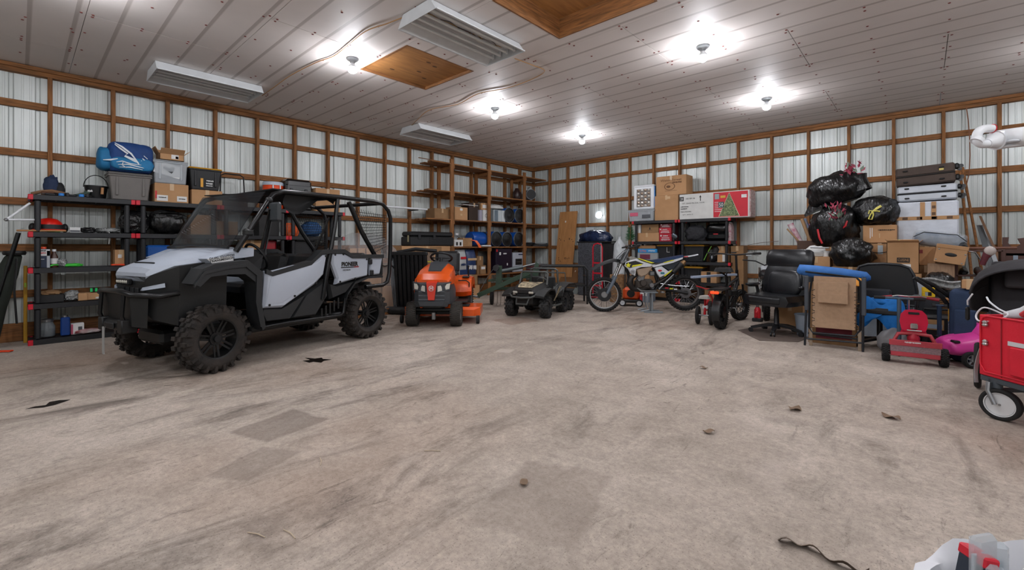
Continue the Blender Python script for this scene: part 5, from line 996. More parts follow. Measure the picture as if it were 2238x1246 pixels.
# tall black speckled cabinet with blue bag, red hand truck
spk = mat('black_speckle', '#141518', .5, col2='#5b5e66', vs=90, detail=1)
x0, w0, z0 = xz(1263, 1338, 530, 9.75); cb = thing('speckled_cabinet', 'tall black speckled cabinet with wrapped side near the plywood sheet', 'cabinet', (x0, 9.98, 0)); hc = ony(1290, 530, 9.75).z
part('cabinet', MB().box((-.14, 0, hc/2), (w0-.30, .5, hc), .01), spk, cb, 0); part('side_cover', MB().box((w0/2-.15, .02, hc/2-.01), (.30, .46, hc-.02), .01), plain('dusty_black_film', '#232426', .35, bump=.5, bs=20), cb, 0); part('top_lip', MB().box((0, 0, hc+.012), (w0+.04, .52, .03), .008), ublk, cb, 0); part('corner_trim', MB().box((w0/2-.30, -.252, hc/2), (.012, .006, hc*.96)), white, cb, 0)
x1, w1, z1 = xz(1266, 1332, 508, 9.9); single('blue_tarp_bundle', 'crumpled dark blue plastic bundle on top of the speckled cabinet', 'bundle', MB().ball((0, 0, .08), (w1/2, .22, z1-hc-.06), 30, 16, .2, 2.4, 9, None, .08, .8), mat('blue_black_film', '#16233f', .22, var=.5, vs=5, bump=.8, bs=7, bd=.06), (x1, 9.98, hc+.03), smooth=60)
ht = thing('hand_truck', 'red steel hand truck standing before the speckled cabinet', 'hand truck', (ony(1306, 600, 9.5).x, 9.5, 0)); hr = plain('truck_red', '#c01228', .35)
zt = ony(1306, 532, 9.5).z; part('frame', MB().tube([(-.13, 0, .1), (-.13, 0, zt-.1), (-.10, 0, zt-.03), (0, 0, zt), (.10, 0, zt-.03), (.13, 0, zt-.1), (.13, 0, .1)], .016, 8), hr, ht)
for z in (.3, .6, .85): part('cross_bar', MB().box((0, 0, z), (.26, .02, .035), .004), hr, ht, 0)
part('toe_plate', MB().box((0, -.10, .03), (.34, .22, .012), .003), hr, ht, 0)
for s in (-1, 1): wheel(ht, (s*.18, .04, .11), .11, .05, .06, steel, 0, rz=PI/2)
# lit clamp lamp and a paper sheet on the wall
p = ony(1311, 470, WB-.12); cl = thing('clamp_lamp', 'small bright clamp lamp on the back wall above the speckled cabinet', 'lamp', (p.x, WB-.06, p.z))
part('reflector', MB().lathe([(.035, 0), (.05, .03), (.10, .08), (.105, .085), (.098, .083), (.045, .03)], 20, X((0, -.04, 0), rx=PI/2)), plain('alu_reflector', '#b9bec2', .3, .8), cl); part('bulb', MB().ball((0, -.09, 0), .055, 12, 8), mat('lit_clamp_bulb', '#f2f7ff', .4, var=0, emit=60.0), cl); part('clamp', MB().box((0, -.01, 0), (.05, .08, .04), .006), dsteel, cl, 0)
p = ony(1283, 496, WB-.2); t_, o_ = lean('white_sheet', 'white plastic sheet standing behind the speckled cabinet', 'sheet', 1272, 1296, 496, .26, p.z, 10.40, plain('white_sheet', '#b9c0c2', .6), .006)
# ================================================================ right plastic shelving and contents
RT = (.065, .46, .91, 1.37, 1.86); RY = 10.05
plastic_shelf('black plastic shelf unit with red caps behind the motorcycle tank', (-5.21, RY, 0), 0, 1.10, .44, RT); plastic_shelf('black plastic shelf unit with red caps under the tree box', (-4.08, RY, 0), 0, 1.11, .44, RT)
def Rc(px0, px1, pt, tier, o=.10):
    if tier == 4: o = min(o, .05)
    x, w_, zt = xz(px0, px1, pt, RY+o); z0 = RT[tier]+.001
    if tier < 4: zt = min(zt, RT[tier+1]-.075)
    return (x, RY+o, z0), w_, zt-z0
f, w_, h = Rc(1371, 1430, 458, 4, .0); tote('shallow clear tote of ornaments at the left end of the shelf top', f, w_, .42, h, 0, frost, frost, name='clear_tote', lidh=.025, taper=.93, items=(('b', -.25, .6, .3, .3, plain('pink_print', '#c0566e')), ('b', .2, .4, .3, .3, plain('grey_print', '#4d5054'))))
z1 = f[2]+h+.013; x_, w_, zt = xz(1381, 1430, 404, RY+.05); oc = thing('ornament_case', 'white case with a window full of silver baubles', 'ornament case', (x_, RY+.2, z1), .0); hh = zt-z1
part('case', MB().box((0, .02, hh*.46), (w_*.92, .26, hh*.92), .02), wplas, oc, 0); part('window', MB().box((0, -.112, hh*.46), (w_*.62, .008, hh*.74)), plain('grey_tray', '#6f6a66', .5), oc, 0); part('lid', MB().box((0, .02, hh*.95), (w_*.94, .27, hh*.10), .025), wplas, oc, 0); part('blue_side', MB().box((w_*.47, .02, hh*.5), (.02, .24, hh*.85), .004), plain('clip_blue', '#2f78c0', .4), oc, 0)
for i in range(4):
    for j in range(6): part('bauble', MB().ball((-w_*.23+i*w_*.155, -.115, hh*(.14+.128*j)), (w_*.065, .02, hh*.055), 10, 6), plain('bauble_%d' % ((i+j) % 2), ('#d8d5cc', '#a89684')[(i+j) % 2], .2, .6), oc)
f, w_, h = Rc(1431, 1482, 427, 4); carton('upright cardboard box with tape beside the bauble case', f, w_, .40, h, 0, items=(('b', .1, .9, .14, .1, tapem),))
z1 = f[2]+h+.002; x_, w_, zt = xz(1434, 1500, 384, RY+.06); logo = carton('cardboard box with a printed oval logo, highest on the shelf top', (x_, RY+.06, z1), w_, .38, zt-z1, 0, items=(('t', 'Water Street', -.0, .78, .12, .7, plain('brown_ink', '#6b4a30', .8)), ('p', .2, .64, .08, .3, plain('brown_ink', '#6b4a30')), ('b', 0, .22, .4, .015, plain('brown_ink', '#6b4a30'))))
part('oval_mark', MB().ring([(.10, 0), (.115, 0), (.115, .002), (.10, .002)], 24, X((-.03, -.1925, (zt-z1)*.45), rx=PI/2, s=(1.1, .75, 1))), plain('brown_ink', '#6b4a30'), logo, 0); part('oval_core', MB().lathe([(.04, 0), (.035, .002)], 14, X((-.06, -.1925, (zt-z1)*.44), rx=PI/2, s=(1.2, .7, 1))), plain('brown_ink', '#6b4a30'), logo, 0)
# tree box
f, w_, h = Rc(1485, 1638, 420, 4, .02); TB = carton('long white and red box printed with a lit fir tree', f, w_, .34, h, 0, m=plain('white_carton', '#cfcfcb', .6), tape=False, name='tree_box')
trd = plain('print_red', '#c2142a', .45); d_ = -.1715
part('red_print', MB().box((w_*.245, -.171, h*.5), (w_*.47, .002, h*.94)), trd, TB, 0); part('end_wrap', MB().box((w_/2+.012, 0, h*.5), (.03, .345, h*1.0), .006), mat('red_white_wrap', '#8c4a4a', .4, col2='#c9bdb8', vs=20, bump=.6, bs=14), TB, 0)
tg = mat('lit_fir_print', '#1f3a1e', .6, col2='#8f9a6a', vs=60, detail=1)
part('tree_print', MB().prism([(w_*.21-.17, h*.06), (w_*.21+.22, h*.06), (w_*.21+.03, h*.92)], -.1725, -.174), tg, TB, 0); part('trunk_halo', MB().prism([(w_*.21-.185, h*.05), (w_*.21+.235, h*.05), (w_*.21+.03, h*.95)], -.1722, -.1728), plain('pale_halo', '#c9b9a0', .6), TB, 0)
part('print_patch', MB().box((w_*.12, -.1745, h*.50), (.11, .002, h*.22)), plain('slate_print', '#33464c', .5), TB, 0); text('50', h*.15, white, TB, X((w_*.12, -.1765, h*.50)), .08)
part('print_patch', MB().box((w_*.06, -.1745, h*.82), (.09, .002, h*.2)), plain('slate_light', '#8d9a9c', .5), TB, 0); part('print_patch', MB().box((w_*.145, -.1745, h*.80), (.10, .002, h*.09)), plain('gold_print', '#d0a23a', .5), TB, 0); part('print_patch', MB().box((w_*.43, -.1745, h*.78), (.10, .002, h*.12)), white, TB, 0)
for k in range(6): part('print_line', MB().box((w_*.075, -.1735, h*(.60-.07*k)), (.14, .001, h*.018)), white, TB, 0)
part('number_frame', MB().box((-w_*.465, -.172, h*.82), (.09, .002, h*.17)), ink, TB, 0); text('20', h*.11, white, TB, X((-w_*.465, -.1745, h*.82)), .06)
for s, u, v, hh_, ww in (('1002 009 146', -.33, .82, .06, .14), ('7.5FT. GRAND FIR, DUAL COLOR', -.29, .63, .06, .34), ('TREE LAYDOWN', -.40, .30, .05, .16), ('QTY. 20TH-12', -.37, .18, .05, .16)): text(s, hh_*h, ink, TB, X((w_*u, -.1725, h*v)), ww*w_)
dashes(TB, -w_*.42, -.1725, h*.50, w_*.12, h*.035, ink); dashes(TB, -w_*.43, -.1725, h*.42, w_*.10, h*.035, ink)
part('arrow_mark', MB().prism([(-w_*.18-.008, h*.70), (-w_*.18+.008, h*.70), (-w_*.18+.008, h*.84), (-w_*.18+.022, h*.84), (-w_*.18, h*.93), (-w_*.18-.022, h*.84), (-w_*.18-.008, h*.84)], -.171, -.173), ink, TB, 0)
# tier 4
f, w_, h = Rc(1389, 1400, 490, 3, .12); carton('thin white box standing at the left of the shelf', f, w_, .2, h, 0, m=white, tape=False)
f, w_, h = Rc(1388, 1440, 509, 3); carton('long flat cardboard box beneath the bee-marked box', f, w_, .28, h, 0); zz = f[2]+h+.002
x_, w_, zt = xz(1402, 1439, 489, RY+.10); bm = carton('brown box with a small black bee mark', (x_, RY+.10, zz), w_, .26, RT[4]-.078-zz, 0, m=cardd, tape=False); part('bee_mark', MB().ball((0, -.131, .09), (.022, .002, .016), 10, 6).ball((0, -.131, .115), (.012, .002, .014), 8, 6), ink, bm); part('mark_line', MB().box((0, -.1315, .06), (.12, .002, .006)), ink, bm, 0)
rbx = plain('red_carton', '#b3182e', .5); zz = RT[3]+.001
for k, (a_, b_, c_, l_) in enumerate(((1441, 1468, 511, 'lowest of three red printed boxes in a stack'), (1440, 1467, 498, 'middle of three red printed boxes in a stack'), (1442, 1468, 487, 'darkest, topmost of three red printed boxes'))):
    x_, w_, zt = xz(a_, b_, c_, RY+.10); hh = min(zt, RT[4]-.08)-zz; carton(l_, (x_, RY+.10, zz), w_, .26, hh, 0, m=rbx if k < 2 else plain('dull_red_carton', '#7a2630', .6), tape=False, items=(('p', .0, .72, .14, .4, white), ('b', 0, .45, .6, .08, white), ('p', 0, .22, .14, .7, white), ('b', -.36, .75, .12, .2, white))); zz += hh+.002
f, w_, h = Rc(1494, 1541, 491, 3, .08); bag('drawstring_sack', 'dark grey fabric sack slumped on the right shelf unit', 'bag', (f[0], RY+.22, f[2]), (w_/2, .13, h*.5), mat('dark_grey_cloth', '#26262a', .8, var=.2, bump=.7, bs=14, bd=.04), 41, .18, rz=.2)
f, w_, h = Rc(1538, 1592, 478, 3, .06); bs_ = thing('booster_seat', 'black moulded child seat with red button on the right shelf unit', 'child seat', (f[0], RY+.26, f[2]))
part('seat_shell', MB().box((0, 0, .10), (w_*.9, .3, .2), .06), blackg, bs_, 35); part('seat_back', MB().ball((0, .02, .27), (w_*.5, .17, .11), 24, 12, .05, 2, 3, None, None, .6), blackg, bs_, 60); part('arm_rest', MB().box((w_*.4, -.05, .13), (.06, .2, .18), .025), blackg, bs_, 35); part('red_button', MB().box((-.02, -.152, .15), (.10, .012, .02), .004), red, bs_, 0)
f, w_, h = Rc(1470, 1484, 488, 3, .16); carton('maroon box between the two shelf units with white tag', (f[0]-.08, f[1], f[2]), .12, .2, h, 0, m=plain('maroon_box', '#4a141d', .6), tape=False, items=(('b', 0, .55, .5, .12, white),))
x_, w_, zt = xz(1598, 1614, 487, RY+.2); pb = thing('printed_bag', 'pink and white patterned bag at the right end of the shelf unit', 'bag', (-3.03, RY+.25, RT[3]+.002)); part('bag', MB().loft([[(.035*s, -.1, z), (.035*s, .1, z), (-.035*s, .1, z), (-.035*s, -.1, z)] for z, s in ((0, 1), (.3, .9), (.38, .15))]), mat('pink_pattern', '#b0707c', .5, col2='#d0c4c0', vs=25), pb, 40); part('seal', MB().box((0, 0, .39), (.012, .18, .02), .002), wplas, pb, 0)
p = ony(1474, 516, RY-.03); mi_ = thing('loose_mirror', 'small oval grey mirror hooked on the shelf between the units', 'mirror', (p.x, RY-.035, p.z)); part('glass', MB().ball((0, 0, 0), (.075, .014, .05), 18, 10), plain('mirror_grey', '#5b646c', .15, .6), mi_); part('stem', MB().cyl((.04, .02, -.03), (.07, .03, -.06), .01, 6), ublk, mi_); mi_.rotation_euler.y = .5
# tier 3
f, w_, h = Rc(1394, 1435, 546, 2, .06); z_ = f[2]+.0; hb = .10
carton('clear storage box with pink contents under the blue toy box', (f[0], f[1], f[2]), w_*1.1, .28, .19, 0, m=frost, tape=False, items=(('b', -.1, .5, .5, .6, plain('plum_contents', '#6b2a3f', .6)),), name='clear_box')
hw = carton('bright blue toy box with orange flame print', (f[0], f[1], f[2]+.195), w_, .27, .09, 0, m=plain('toy_blue', '#2f8fd0', .4), tape=False, items=(('t', 'Hot Wheels', -.22, .5, .6, .36, plain('flame_orange', '#e8742a', .5)), ('p', .24, .5, .35, .36, white)), name='toy_box')
carton('small cardboard box on the bright blue toy box', (f[0]-.01, f[1]+.02, f[2]+.292), w_*.86, .25, .075, 0, tape=False)
tb_ = plain('tote_black', '#1c1e21', .5); ty = plain('tote_yellow', '#d39c2c', .5)
f, w_, h = Rc(1436, 1470, 535, 2, .10); tote('black tote with yellow lid behind the motorcycle seat, under the red boxes', f, w_*1.1, .3, h, 0, tb_, ty, items=(('b', .12, .7, .02, .3, white), ('b', .2, .55, .18, .02, white)))
f, w_, h = Rc(1493, 1539, 535, 2, .10); tote('black tote with wavy yellow lid, upper on the right shelf unit', f, w_, .30, h, 0, tb_, ty)
f, w_, h = Rc(1540, 1566, 536, 2, .08); ln = thing('lined_bag', 'black bag with a lime green edge leaning beside the yellow-lidded tote', 'bag', (f[0], RY+.2, f[2]), 0); part('bag', MB().box((0, 0, h*.5), (.13, .26, h*.98), .05, X(ry=.35)), plain('black_nylon', '#1d1d1e', .6, bump=.4), ln, 40); part('lime_trim', MB().tube([(-.14, -.12, .04), (-.07, -.13, h*.5), (.02, -.12, h*.95)], .008, 6), plain('lime', '#7fc14a', .5), ln); part('tag', MB().box((.03, -.132, h*.3), (.03, .004, .06)), plain('grey_tag', '#8f9499', .5), ln, 0)
f, w_, h = Rc(1567, 1591, 538, 2, .12); carton('cardboard box with white strip at the right end of the shelf', f, w_*.95, .26, h, 0, items=(('b', .15, .3, .3, .5, white),))
carton('plain cardboard box standing right of the shelf unit', (ony(1611, 540, 10.2).x, 10.2, 0), .25, .3, ony(1611, 538, 10.2).z, 0, m=cardd)
# tier 2 and floor
f, w_, h = Rc(1490, 1536, 583, 1, .10); tote('black tote with yellow lid, lower on the right shelf unit', f, w_, .30, h, 0, tb_, ty)
f, w_, h = Rc(1532, 1566, 594, 1, .05); carton('cardboard box with a black band behind the white bar', f, w_, .26, h, 0, items=(('b', .0, .5, .25, .95, ink), ('b', 0, .6, .2, .08, white)))
f, w_, h = Rc(1532, 1564, 612, 1, .04); carton('flat cartons visible through the bicycle rack', (f[0]+.1, f[1], RT[0]+.002), .36, .28, .28, 0, m=cardd)
f, w_, h = Rc(1392, 1440, 590, 1, .1); carton('cardboard box low behind the motorcycle engine', f, .42, .26, .25, 0)
carton('wide cardboard box on the lowest shelf under the motorcycle', (-4.55, RY+.04, RT[0]+.002), .75, .28, .24, 0, m=cardd)
# green wreath, white bag hanging on the shelf end
p = ony(1372, 510, RY-.06); wr = thing('pine_garland', 'green pine garland hanging at the left end of the shelf unit', 'garland', (-5.27, RY+.02, p.z-.28)); gm = MB(); rr = random.Random(5)
for k in range(260):
    z = .12+rr.random()*.3; a = rr.random()*2*PI; r0 = .075+.02*math.sin(z*11); c = Vector((.02*math.sin(z*6), -.02, z)); d = Vector((math.cos(a), math.sin(a)*.6, rr.uniform(-.3, .5))); gm.loft([[c+d*.02+Vector((0, 0, .006)), c+d*.02-Vector((0, 0, .006)), c+d*.02+Vector((.004, .004, 0))], [c+d*r0*1.6, c+d*r0*1.6+Vector((.001, 0, 0)), c+d*r0*1.6+Vector((0, 0, .001))]], cap=False)
g_ = part('needles', gm, mat('pine_green', '#1f4a2a', .7, col2='#3b6b3f', vs=20), wr, 0); g_['kind'] = 'stuff'; part('stem', MB().cyl((0, -.02, 0), (.02, -.02, .5), .012, 6), cardd, wr)
wb_ = thing('white_sack', 'white translucent sack standing behind the motorcycle handlebar', 'bag', (ony(1352, 560, 9.75).x, 9.8, 0), 0); zt = ony(1352, 517, 9.8).z
part('sack', MB().loft([[(.17*s*math.cos(a), .14*s*math.sin(a), z) for a in [2*PI*k/18 for k in range(18)]] for z, s in ((0, 1), (.5, 1.1), (.9, 1.0), (zt-.2, .85), (zt-.12, .5), (zt-.06, .2), (zt, .3))]), mat('white_film', '#b4b9bb', .35, var=.1, bump=.6, bs=9, bd=.05), wb_, 60)
# orange machine and small cartons left of the engine
om = thing('garden_blower', 'orange and black garden engine sitting behind the motorcycle front wheel', 'garden machine', (-4.55, 8.75, 0), .4); part('engine_cover', MB().box((0, 0, .26), (.34, .3, .26), .05), plain('blower_orange', '#d6501c', .4), om, 35); part('base', MB().box((0, 0, .11), (.4, .34, .07), .02), ublk, om, 0); part('pull_start', MB().cyl((0, -.16, .27), (0, -.15, .27), .08, 18), ublk, om)
for s in (-1, 1): wheel(om, (s*.17, -.16, .075), .075, .05, .05, wplas, 0, face=-1)
part('red_guard', MB().box((.2, -.05, .17), (.05, .2, .16), .01), red, om, 0); part('handle', MB().tube([(-.15, .15, .1), (-.16, .3, .8), (.16, .3, .8), (.15, .15, .1)], .013, 8), ublk, om)
carton('stack of pale cartons behind the motorcycle fork, upper', (-4.72, 9.45, .36), .46, .4, .28, .1); carton('white box with a printed strip under the pale cartons', (-4.72, 9.45, 0), .46, .4, .355, .1, m=plain('box_blue_grey', '#7d8794', .6), items=(('b', 0, .5, .8, .2, white),))
carton('wood-grained box behind the front wheel of the motorcycle', (-5.05, 9.0, 0), .30, .3, .62, .2, m=mat('osb', '#9a7650', .8, col2='#6b4d30', vs=22))
# ================================================================ enduro motorcycle on a stand
ML = onz(1320, 681); MRZ = math.atan2(.93, 1.19); mc = thing('motorcycle', 'white, blue and yellow enduro motorcycle propped on a lift stand', 'motorcycle', (ML.x, ML.y, 0), MRZ); MS, _ = tracer((ML.x, ML.y, 0), MRZ)
def Bq(x, y): return MS(1270+x/6.231, 510+y/6.231, 0)
def BP(*pts): return [Bq(*p) for p in pts]
mwht = plain('bike_white', '#cfd2d6', .3); mnav = plain('bike_navy', '#1c3357', .5); myel = plain('bike_yellow', '#d8d425', .35); mblk = plain('bike_black', '#101113', .55); mtan = mat('dusty_guard', '#a08b76', .6, var=.1, bump=.3, bs=30); alu = plain('cast_alloy', '#8b8d8f', .38, .8); dim = plain('dirty_engine', '#4a443f', .5, .5)
fx, fz = Bq(312, 832); rx_, rz_ = Bq(1408, 806)
spoked(mc, (fx, 0, fz), .335, .085, plain('rim_black_silver', '#b4b6b8', .3, .6), 32, (40, .016, .026), rz=-.14, hubr=.075, rt=.05)
spoked(mc, (rx_, 0, rz_), .345, .13, plain('rim_dusty', '#7c7774', .4, .7), 32, (36, .018, .03), hubr=.08, rt=.07, spm=steel)
part('brake_disc', MB().ring([(.06, 0), (.13, 0), (.13, .004), (.06, .004)], 28, X((fx, -.055, fz), rx=PI/2)), dsteel, mc, 0); part('sprocket', MB().ring([(.05, 0), (.10, 0), (.10, .004), (.05, .004)], 28, X((rx_, -.075, rz_), rx=PI/2)), steel, mc, 0)
for s in (1, -1):
    a, b, c, d = BP((640, 215), (535, 415), (462, 585), (345, 815)); y = s*.10
    part('fork_tube', MB().tube([(a[0], y, a[1]), (b[0], y, b[1])], .027, 12), plain('fork_grey', '#6c6f72', .35, .7), mc); part('fork_leg', MB().tube([(b[0], y, b[1]), (c[0], y, c[1])], .026, 12), chrome, mc); part('fork_guard', MB().tube([(c[0], y, c[1]), (d[0], y, d[1])], [.034, .028], 10), plain('guard_steelblue', '#5b6670', .4), mc)
part('triple_clamp', MB().box((Bq(548, 390)[0], 0, Bq(548, 390)[1]), (.07, .28, .05), .012, None), alu, mc, 0)
part('front_fender', MB().loft([[(x, -.07*k, z-.05), (x, -.04*k, z), (x, 0, z+.014), (x, .04*k, z), (x, .075*k, z-.05), (x, 0, z-.02)] for (x, z), k in zip(BP((150, 475), (230, 425), (340, 378), (440, 352), (525, 365), (560, 400)), (.5, .9, 1, 1.1, 1, .8))]), mblk, mc, 40)
hx_, hz_ = Bq(650, 190); part('handlebar', MB().tube([(hx_+.10, -.40, hz_+.03), (hx_+.04, -.22, hz_+.04), (hx_, -.08, hz_-.02), (hx_, .08, hz_-.02), (hx_+.04, .22, hz_+.04), (hx_+.10, .40, hz_+.03)], .013, 8), mblk, mc)
for s in (1, -1):
    part('grip', MB().cyl((hx_+.075, s*.32, hz_+.034), (hx_+.115, s*.43, hz_+.03), .019, 10), rubber, mc); part('hand_guard', MB().tube([(hx_+.08, s*.42, hz_+.02), (hx_-.06, s*.38, hz_-.01), (hx_-.04, s*.2, hz_)], .016, 6), mblk, mc); part('lever', MB().tube([(hx_+.01, s*.22, hz_+.03), (hx_-.01, s*.36, hz_+.02)], .006, 5), steel, mc)
part('headlight_mask', MB().loft([[(Bq(590, 240)[0], -.06, Bq(590, 240)[1]), (Bq(590, 240)[0], .06, Bq(590, 240)[1]), (Bq(600, 250)[0], .0, Bq(600, 235)[1])], [(Bq(480, 360)[0], -.09, Bq(480, 350)[1]), (Bq(480, 360)[0], .09, Bq(480, 350)[1]), (Bq(530, 350)[0], .0, Bq(530, 350)[1])]]), plain('mask_white', '#b6bcc0', .35), mc, 0)
def mp(name, pts, y0, y1, m, ins=.0, both_=True, par=None):
    for s in ((-1, 1) if both_ else (-1,)): o = part(name, MB().prism(BP(*pts), s*y0, s*y1, inset=ins), m, par or mc, 30)
    return o
part('fuel_tank', MB().prism(BP((640, 330), (690, 315), (760, 340), (900, 385), (950, 430), (880, 460), (760, 450), (660, 430)), -.11, .11), plain('tank_grey', '#8d8a82', .4), mc, 30)
mp('shroud', [(575, 440), (590, 395), (650, 365), (740, 345), (830, 385), (955, 420), (930, 450), (800, 458), (725, 490), (715, 575), (660, 545), (620, 480)], .11, .15, mwht, .02)
mp('shroud_graphic', [(585, 430), (600, 395), (720, 370), (830, 410), (790, 425), (640, 470)], .15, .154, mblk)
mp('shroud_stripe', [(670, 455), (680, 430), (810, 412), (795, 432)], .154, .157, myel); mp('shroud_stripe', [(755, 342), (775, 338), (975, 398), (930, 405)], .10, .158, myel)
sx_, sz_ = Bq(622, 430); star = []
for k in range(10): r_ = .055 if k % 2 == 0 else .025; star.append((sx_+r_*math.sin(k*PI/5), sz_+r_*math.cos(k*PI/5)))
part('star_mark', MB().prism(star, -.157, -.161), myel, mc, 0); hx2, hz2 = Bq(685, 520); text('H', .045, ink, mc, X((hx2, -.153, hz2)), .035, bold=.03); part('crown_mark', MB().ring([(.032, 0), (.038, 0), (.038, .003), (.032, .003)], 16, X((hx2, -.151, hz2), rx=PI/2)), ink, mc, 0)
part('seat', MB().prism(BP((745, 335), (950, 365), (1150, 335), (1370, 295), (1385, 318), (1200, 378), (1050, 398), (900, 390), (790, 372)), -.085, .085), mnav, mc, 30)
mp('side_panel', [(860, 400), (990, 430), (1200, 370), (1365, 325), (1362, 345), (1230, 400), (965, 462)], .085, .12, mwht, .01); mp('side_stripe', [(1090, 395), (1220, 358), (1250, 362), (1120, 400)], .12, .124, myel)
mp('number_plate', [(980, 468), (1075, 445), (1165, 512), (1222, 488), (1130, 560), (1048, 597), (1012, 545)], .10, .13, mwht, .01)
q = Bq(1050, 503); part('sponsor_patch', MB().ball((q[0], -.132, q[1]), (.038, .003, .018), 14, 6), red, mc); q = Bq(1085, 537); part('sponsor_patch', MB().box((q[0], -.132, q[1]), (.07, .004, .035)), plain('teal_patch', '#1d6f80', .5), mc, 0)
mp('air_box', [(1075, 440), (1330, 370), (1392, 360), (1262, 500), (1170, 506)], .05, .10, plain('bike_slate', '#23282f', .5), .02); mp('stripe_edge', [(1100, 575), (1215, 490), (1225, 495), (1120, 580)], .13, .134, myel)
part('rear_fender', MB().loft([[(x, -.08*k, z-.01), (x, 0, z+.01), (x, .08*k, z-.01), (x, 0, z-.015)] for (x, z), k in zip(BP((1330, 325), (1440, 315), (1530, 300), (1592, 287)), (1, 1, .8, .4))]), mwht, mc, 40); q = Bq(1410, 318); part('fender_patch', MB().box((q[0], -.07, q[1]), (.09, .012, .018), .003), red, mc, 0)
part('silencer', MB().tube([(Bq(1225, 530)[0], -.13, Bq(1225, 530)[1]), (Bq(1350, 410)[0], -.13, Bq(1350, 410)[1])], [.045, .055], 14), mblk, mc); part('silencer_tip', MB().tube([(Bq(1345, 415)[0], -.13, Bq(1345, 415)[1]), (Bq(1385, 375)[0], -.13, Bq(1385, 375)[1])], [.056, .03], 14), mat('bronze_tip', '#8a6a45', .4, .5), mc)
for s in (1, -1): part('frame_tube', MB().tube([(x, s*.05+(0 if i else 0), z) for i, (x, z) in enumerate(BP((585, 400), (640, 560), (710, 720), (800, 780), (1000, 775), (1055, 680), (1040, 590), (960, 450), (700, 380)))], .018, 8), mblk, mc)
def disc(x, y, r, yy, m, nm, t=.05): q = Bq(x, y); return part(nm, MB().lathe([(r, 0), (r, t*.7), (r*.8, t), (.003, t)], 24, X((q[0], yy, q[1]), rx=PI/2)), m, mc)
q = Bq(850, 690); part('crankcase', MB().box((q[0], 0, q[1]), (.33, .2, .19), .04), dim, mc, 35); disc(830, 672, .062, -.10, dim, 'clutch_cover'); disc(940, 700, .048, -.10, alu, 'ignition_cover'); disc(770, 625, .03, -.10, alu, 'water_pump')
q = Bq(810, 590); part('cylinder', MB().box((0, 0, 0), (.13, .15, .17), .012), alu, mc, 0, M=X((q[0], 0, q[1]), ry=.25)); mp('engine_guard', [(735, 488), (930, 447), (950, 460), (885, 560), (800, 590), (760, 560)], .09, .125, mtan, .02)
part('expansion_pipe', MB().tube([(x, -.05, z) for x, z in BP((760, 560), (680, 600), (655, 680), (700, 755), (800, 770), (1000, 700), (1160, 600), (1230, 525))], [.02, .05, .075, .055, .04, .035, .035, .04], 12), plain('sooty_pipe', '#33302e', .4, .6), mc)
q = Bq(960, 545); part('carburettor', MB().box((q[0], 0, q[1]), (.10, .14, .09), .015), alu, mc, 0); part('shock', MB().tube([(x, 0, z) for x, z in BP((985, 460), (1035, 640))], .035, 12), plain('shock_black', '#1c1c1d', .4), mc)
for s in (1, -1): part('swingarm', MB().tube([(x, s*.085, z) for x, z in BP((1030, 740), (1200, 765), (1430, 810))], [.03, .032, .025], 8), mblk, mc)
for k, (x, c) in enumerate(((1145, red), (1205, myel), (1262, wplas))): q = Bq(x, 738+k*8); part('arm_decal', MB().box((q[0], -.119, q[1]), (.06, .004, .022)), c, mc, 0)
part('chain', MB().tube([(x, -.10, z) for x, z in BP((1060, 680), (1270, 710), (1450, 715))], .008, 5), steel, mc); part('kick_lever', MB().tube([(x, -.15, z) for x, z in BP((1035, 752), (1130, 650), (1232, 552))], .013, 8), alu, mc); part('foot_peg', MB().box((Bq(1075, 790)[0], -.17, Bq(1075, 790)[1]), (.06, .10, .03), .006), steel, mc, 0); part('skid_plate', MB().prism(BP((740, 740), (800, 785), (1010, 790), (1010, 775), (810, 768), (760, 735)), -.10, .10), alu, mc, 0); part('cables', MB().tube([(hx_, -.05, hz_), (hx_-.12, -.07, hz_-.08), (Bq(470, 330)[0], -.1, Bq(460, 330)[1]), (Bq(500, 480)[0], -.06, Bq(500, 480)[1])], .006, 5), mblk, mc)
# lift stand
p = onz(1417, 683); sd = thing('lift_stand', 'grey steel lift stand under the motorcycle', 'stand', (ML.x+math.cos(MRZ)*Bq(935, 0)[0], ML.y+math.sin(MRZ)*Bq(935, 0)[0], 0), MRZ); zt = Bq(935, 800)[1]; gs = plain('stand_grey', '#8e959a', .4, .4)
part('top_plate', MB().box((0, 0, zt), (.26, .24, .02), .004), gs, sd, 0); part('rubber_pad', MB().box((0, 0, zt+.016), (.24, .2, .012), .004), rubber, sd, 0)
for y in (-.12, .12):
    part('leg', MB().box((.03, y*.5, zt/2), (.035, .035, zt-.02), .004), gs, sd, 0); part('strut', MB().tube([(-.07, y, zt-.02), (-.07, y, zt*.5), (-.03, y, .06), (-.2, y, .03)], .014, 8), gs, sd); part('foot', MB().box((.04, y, .015), (.34, .04, .03), .005), gs, sd, 0)
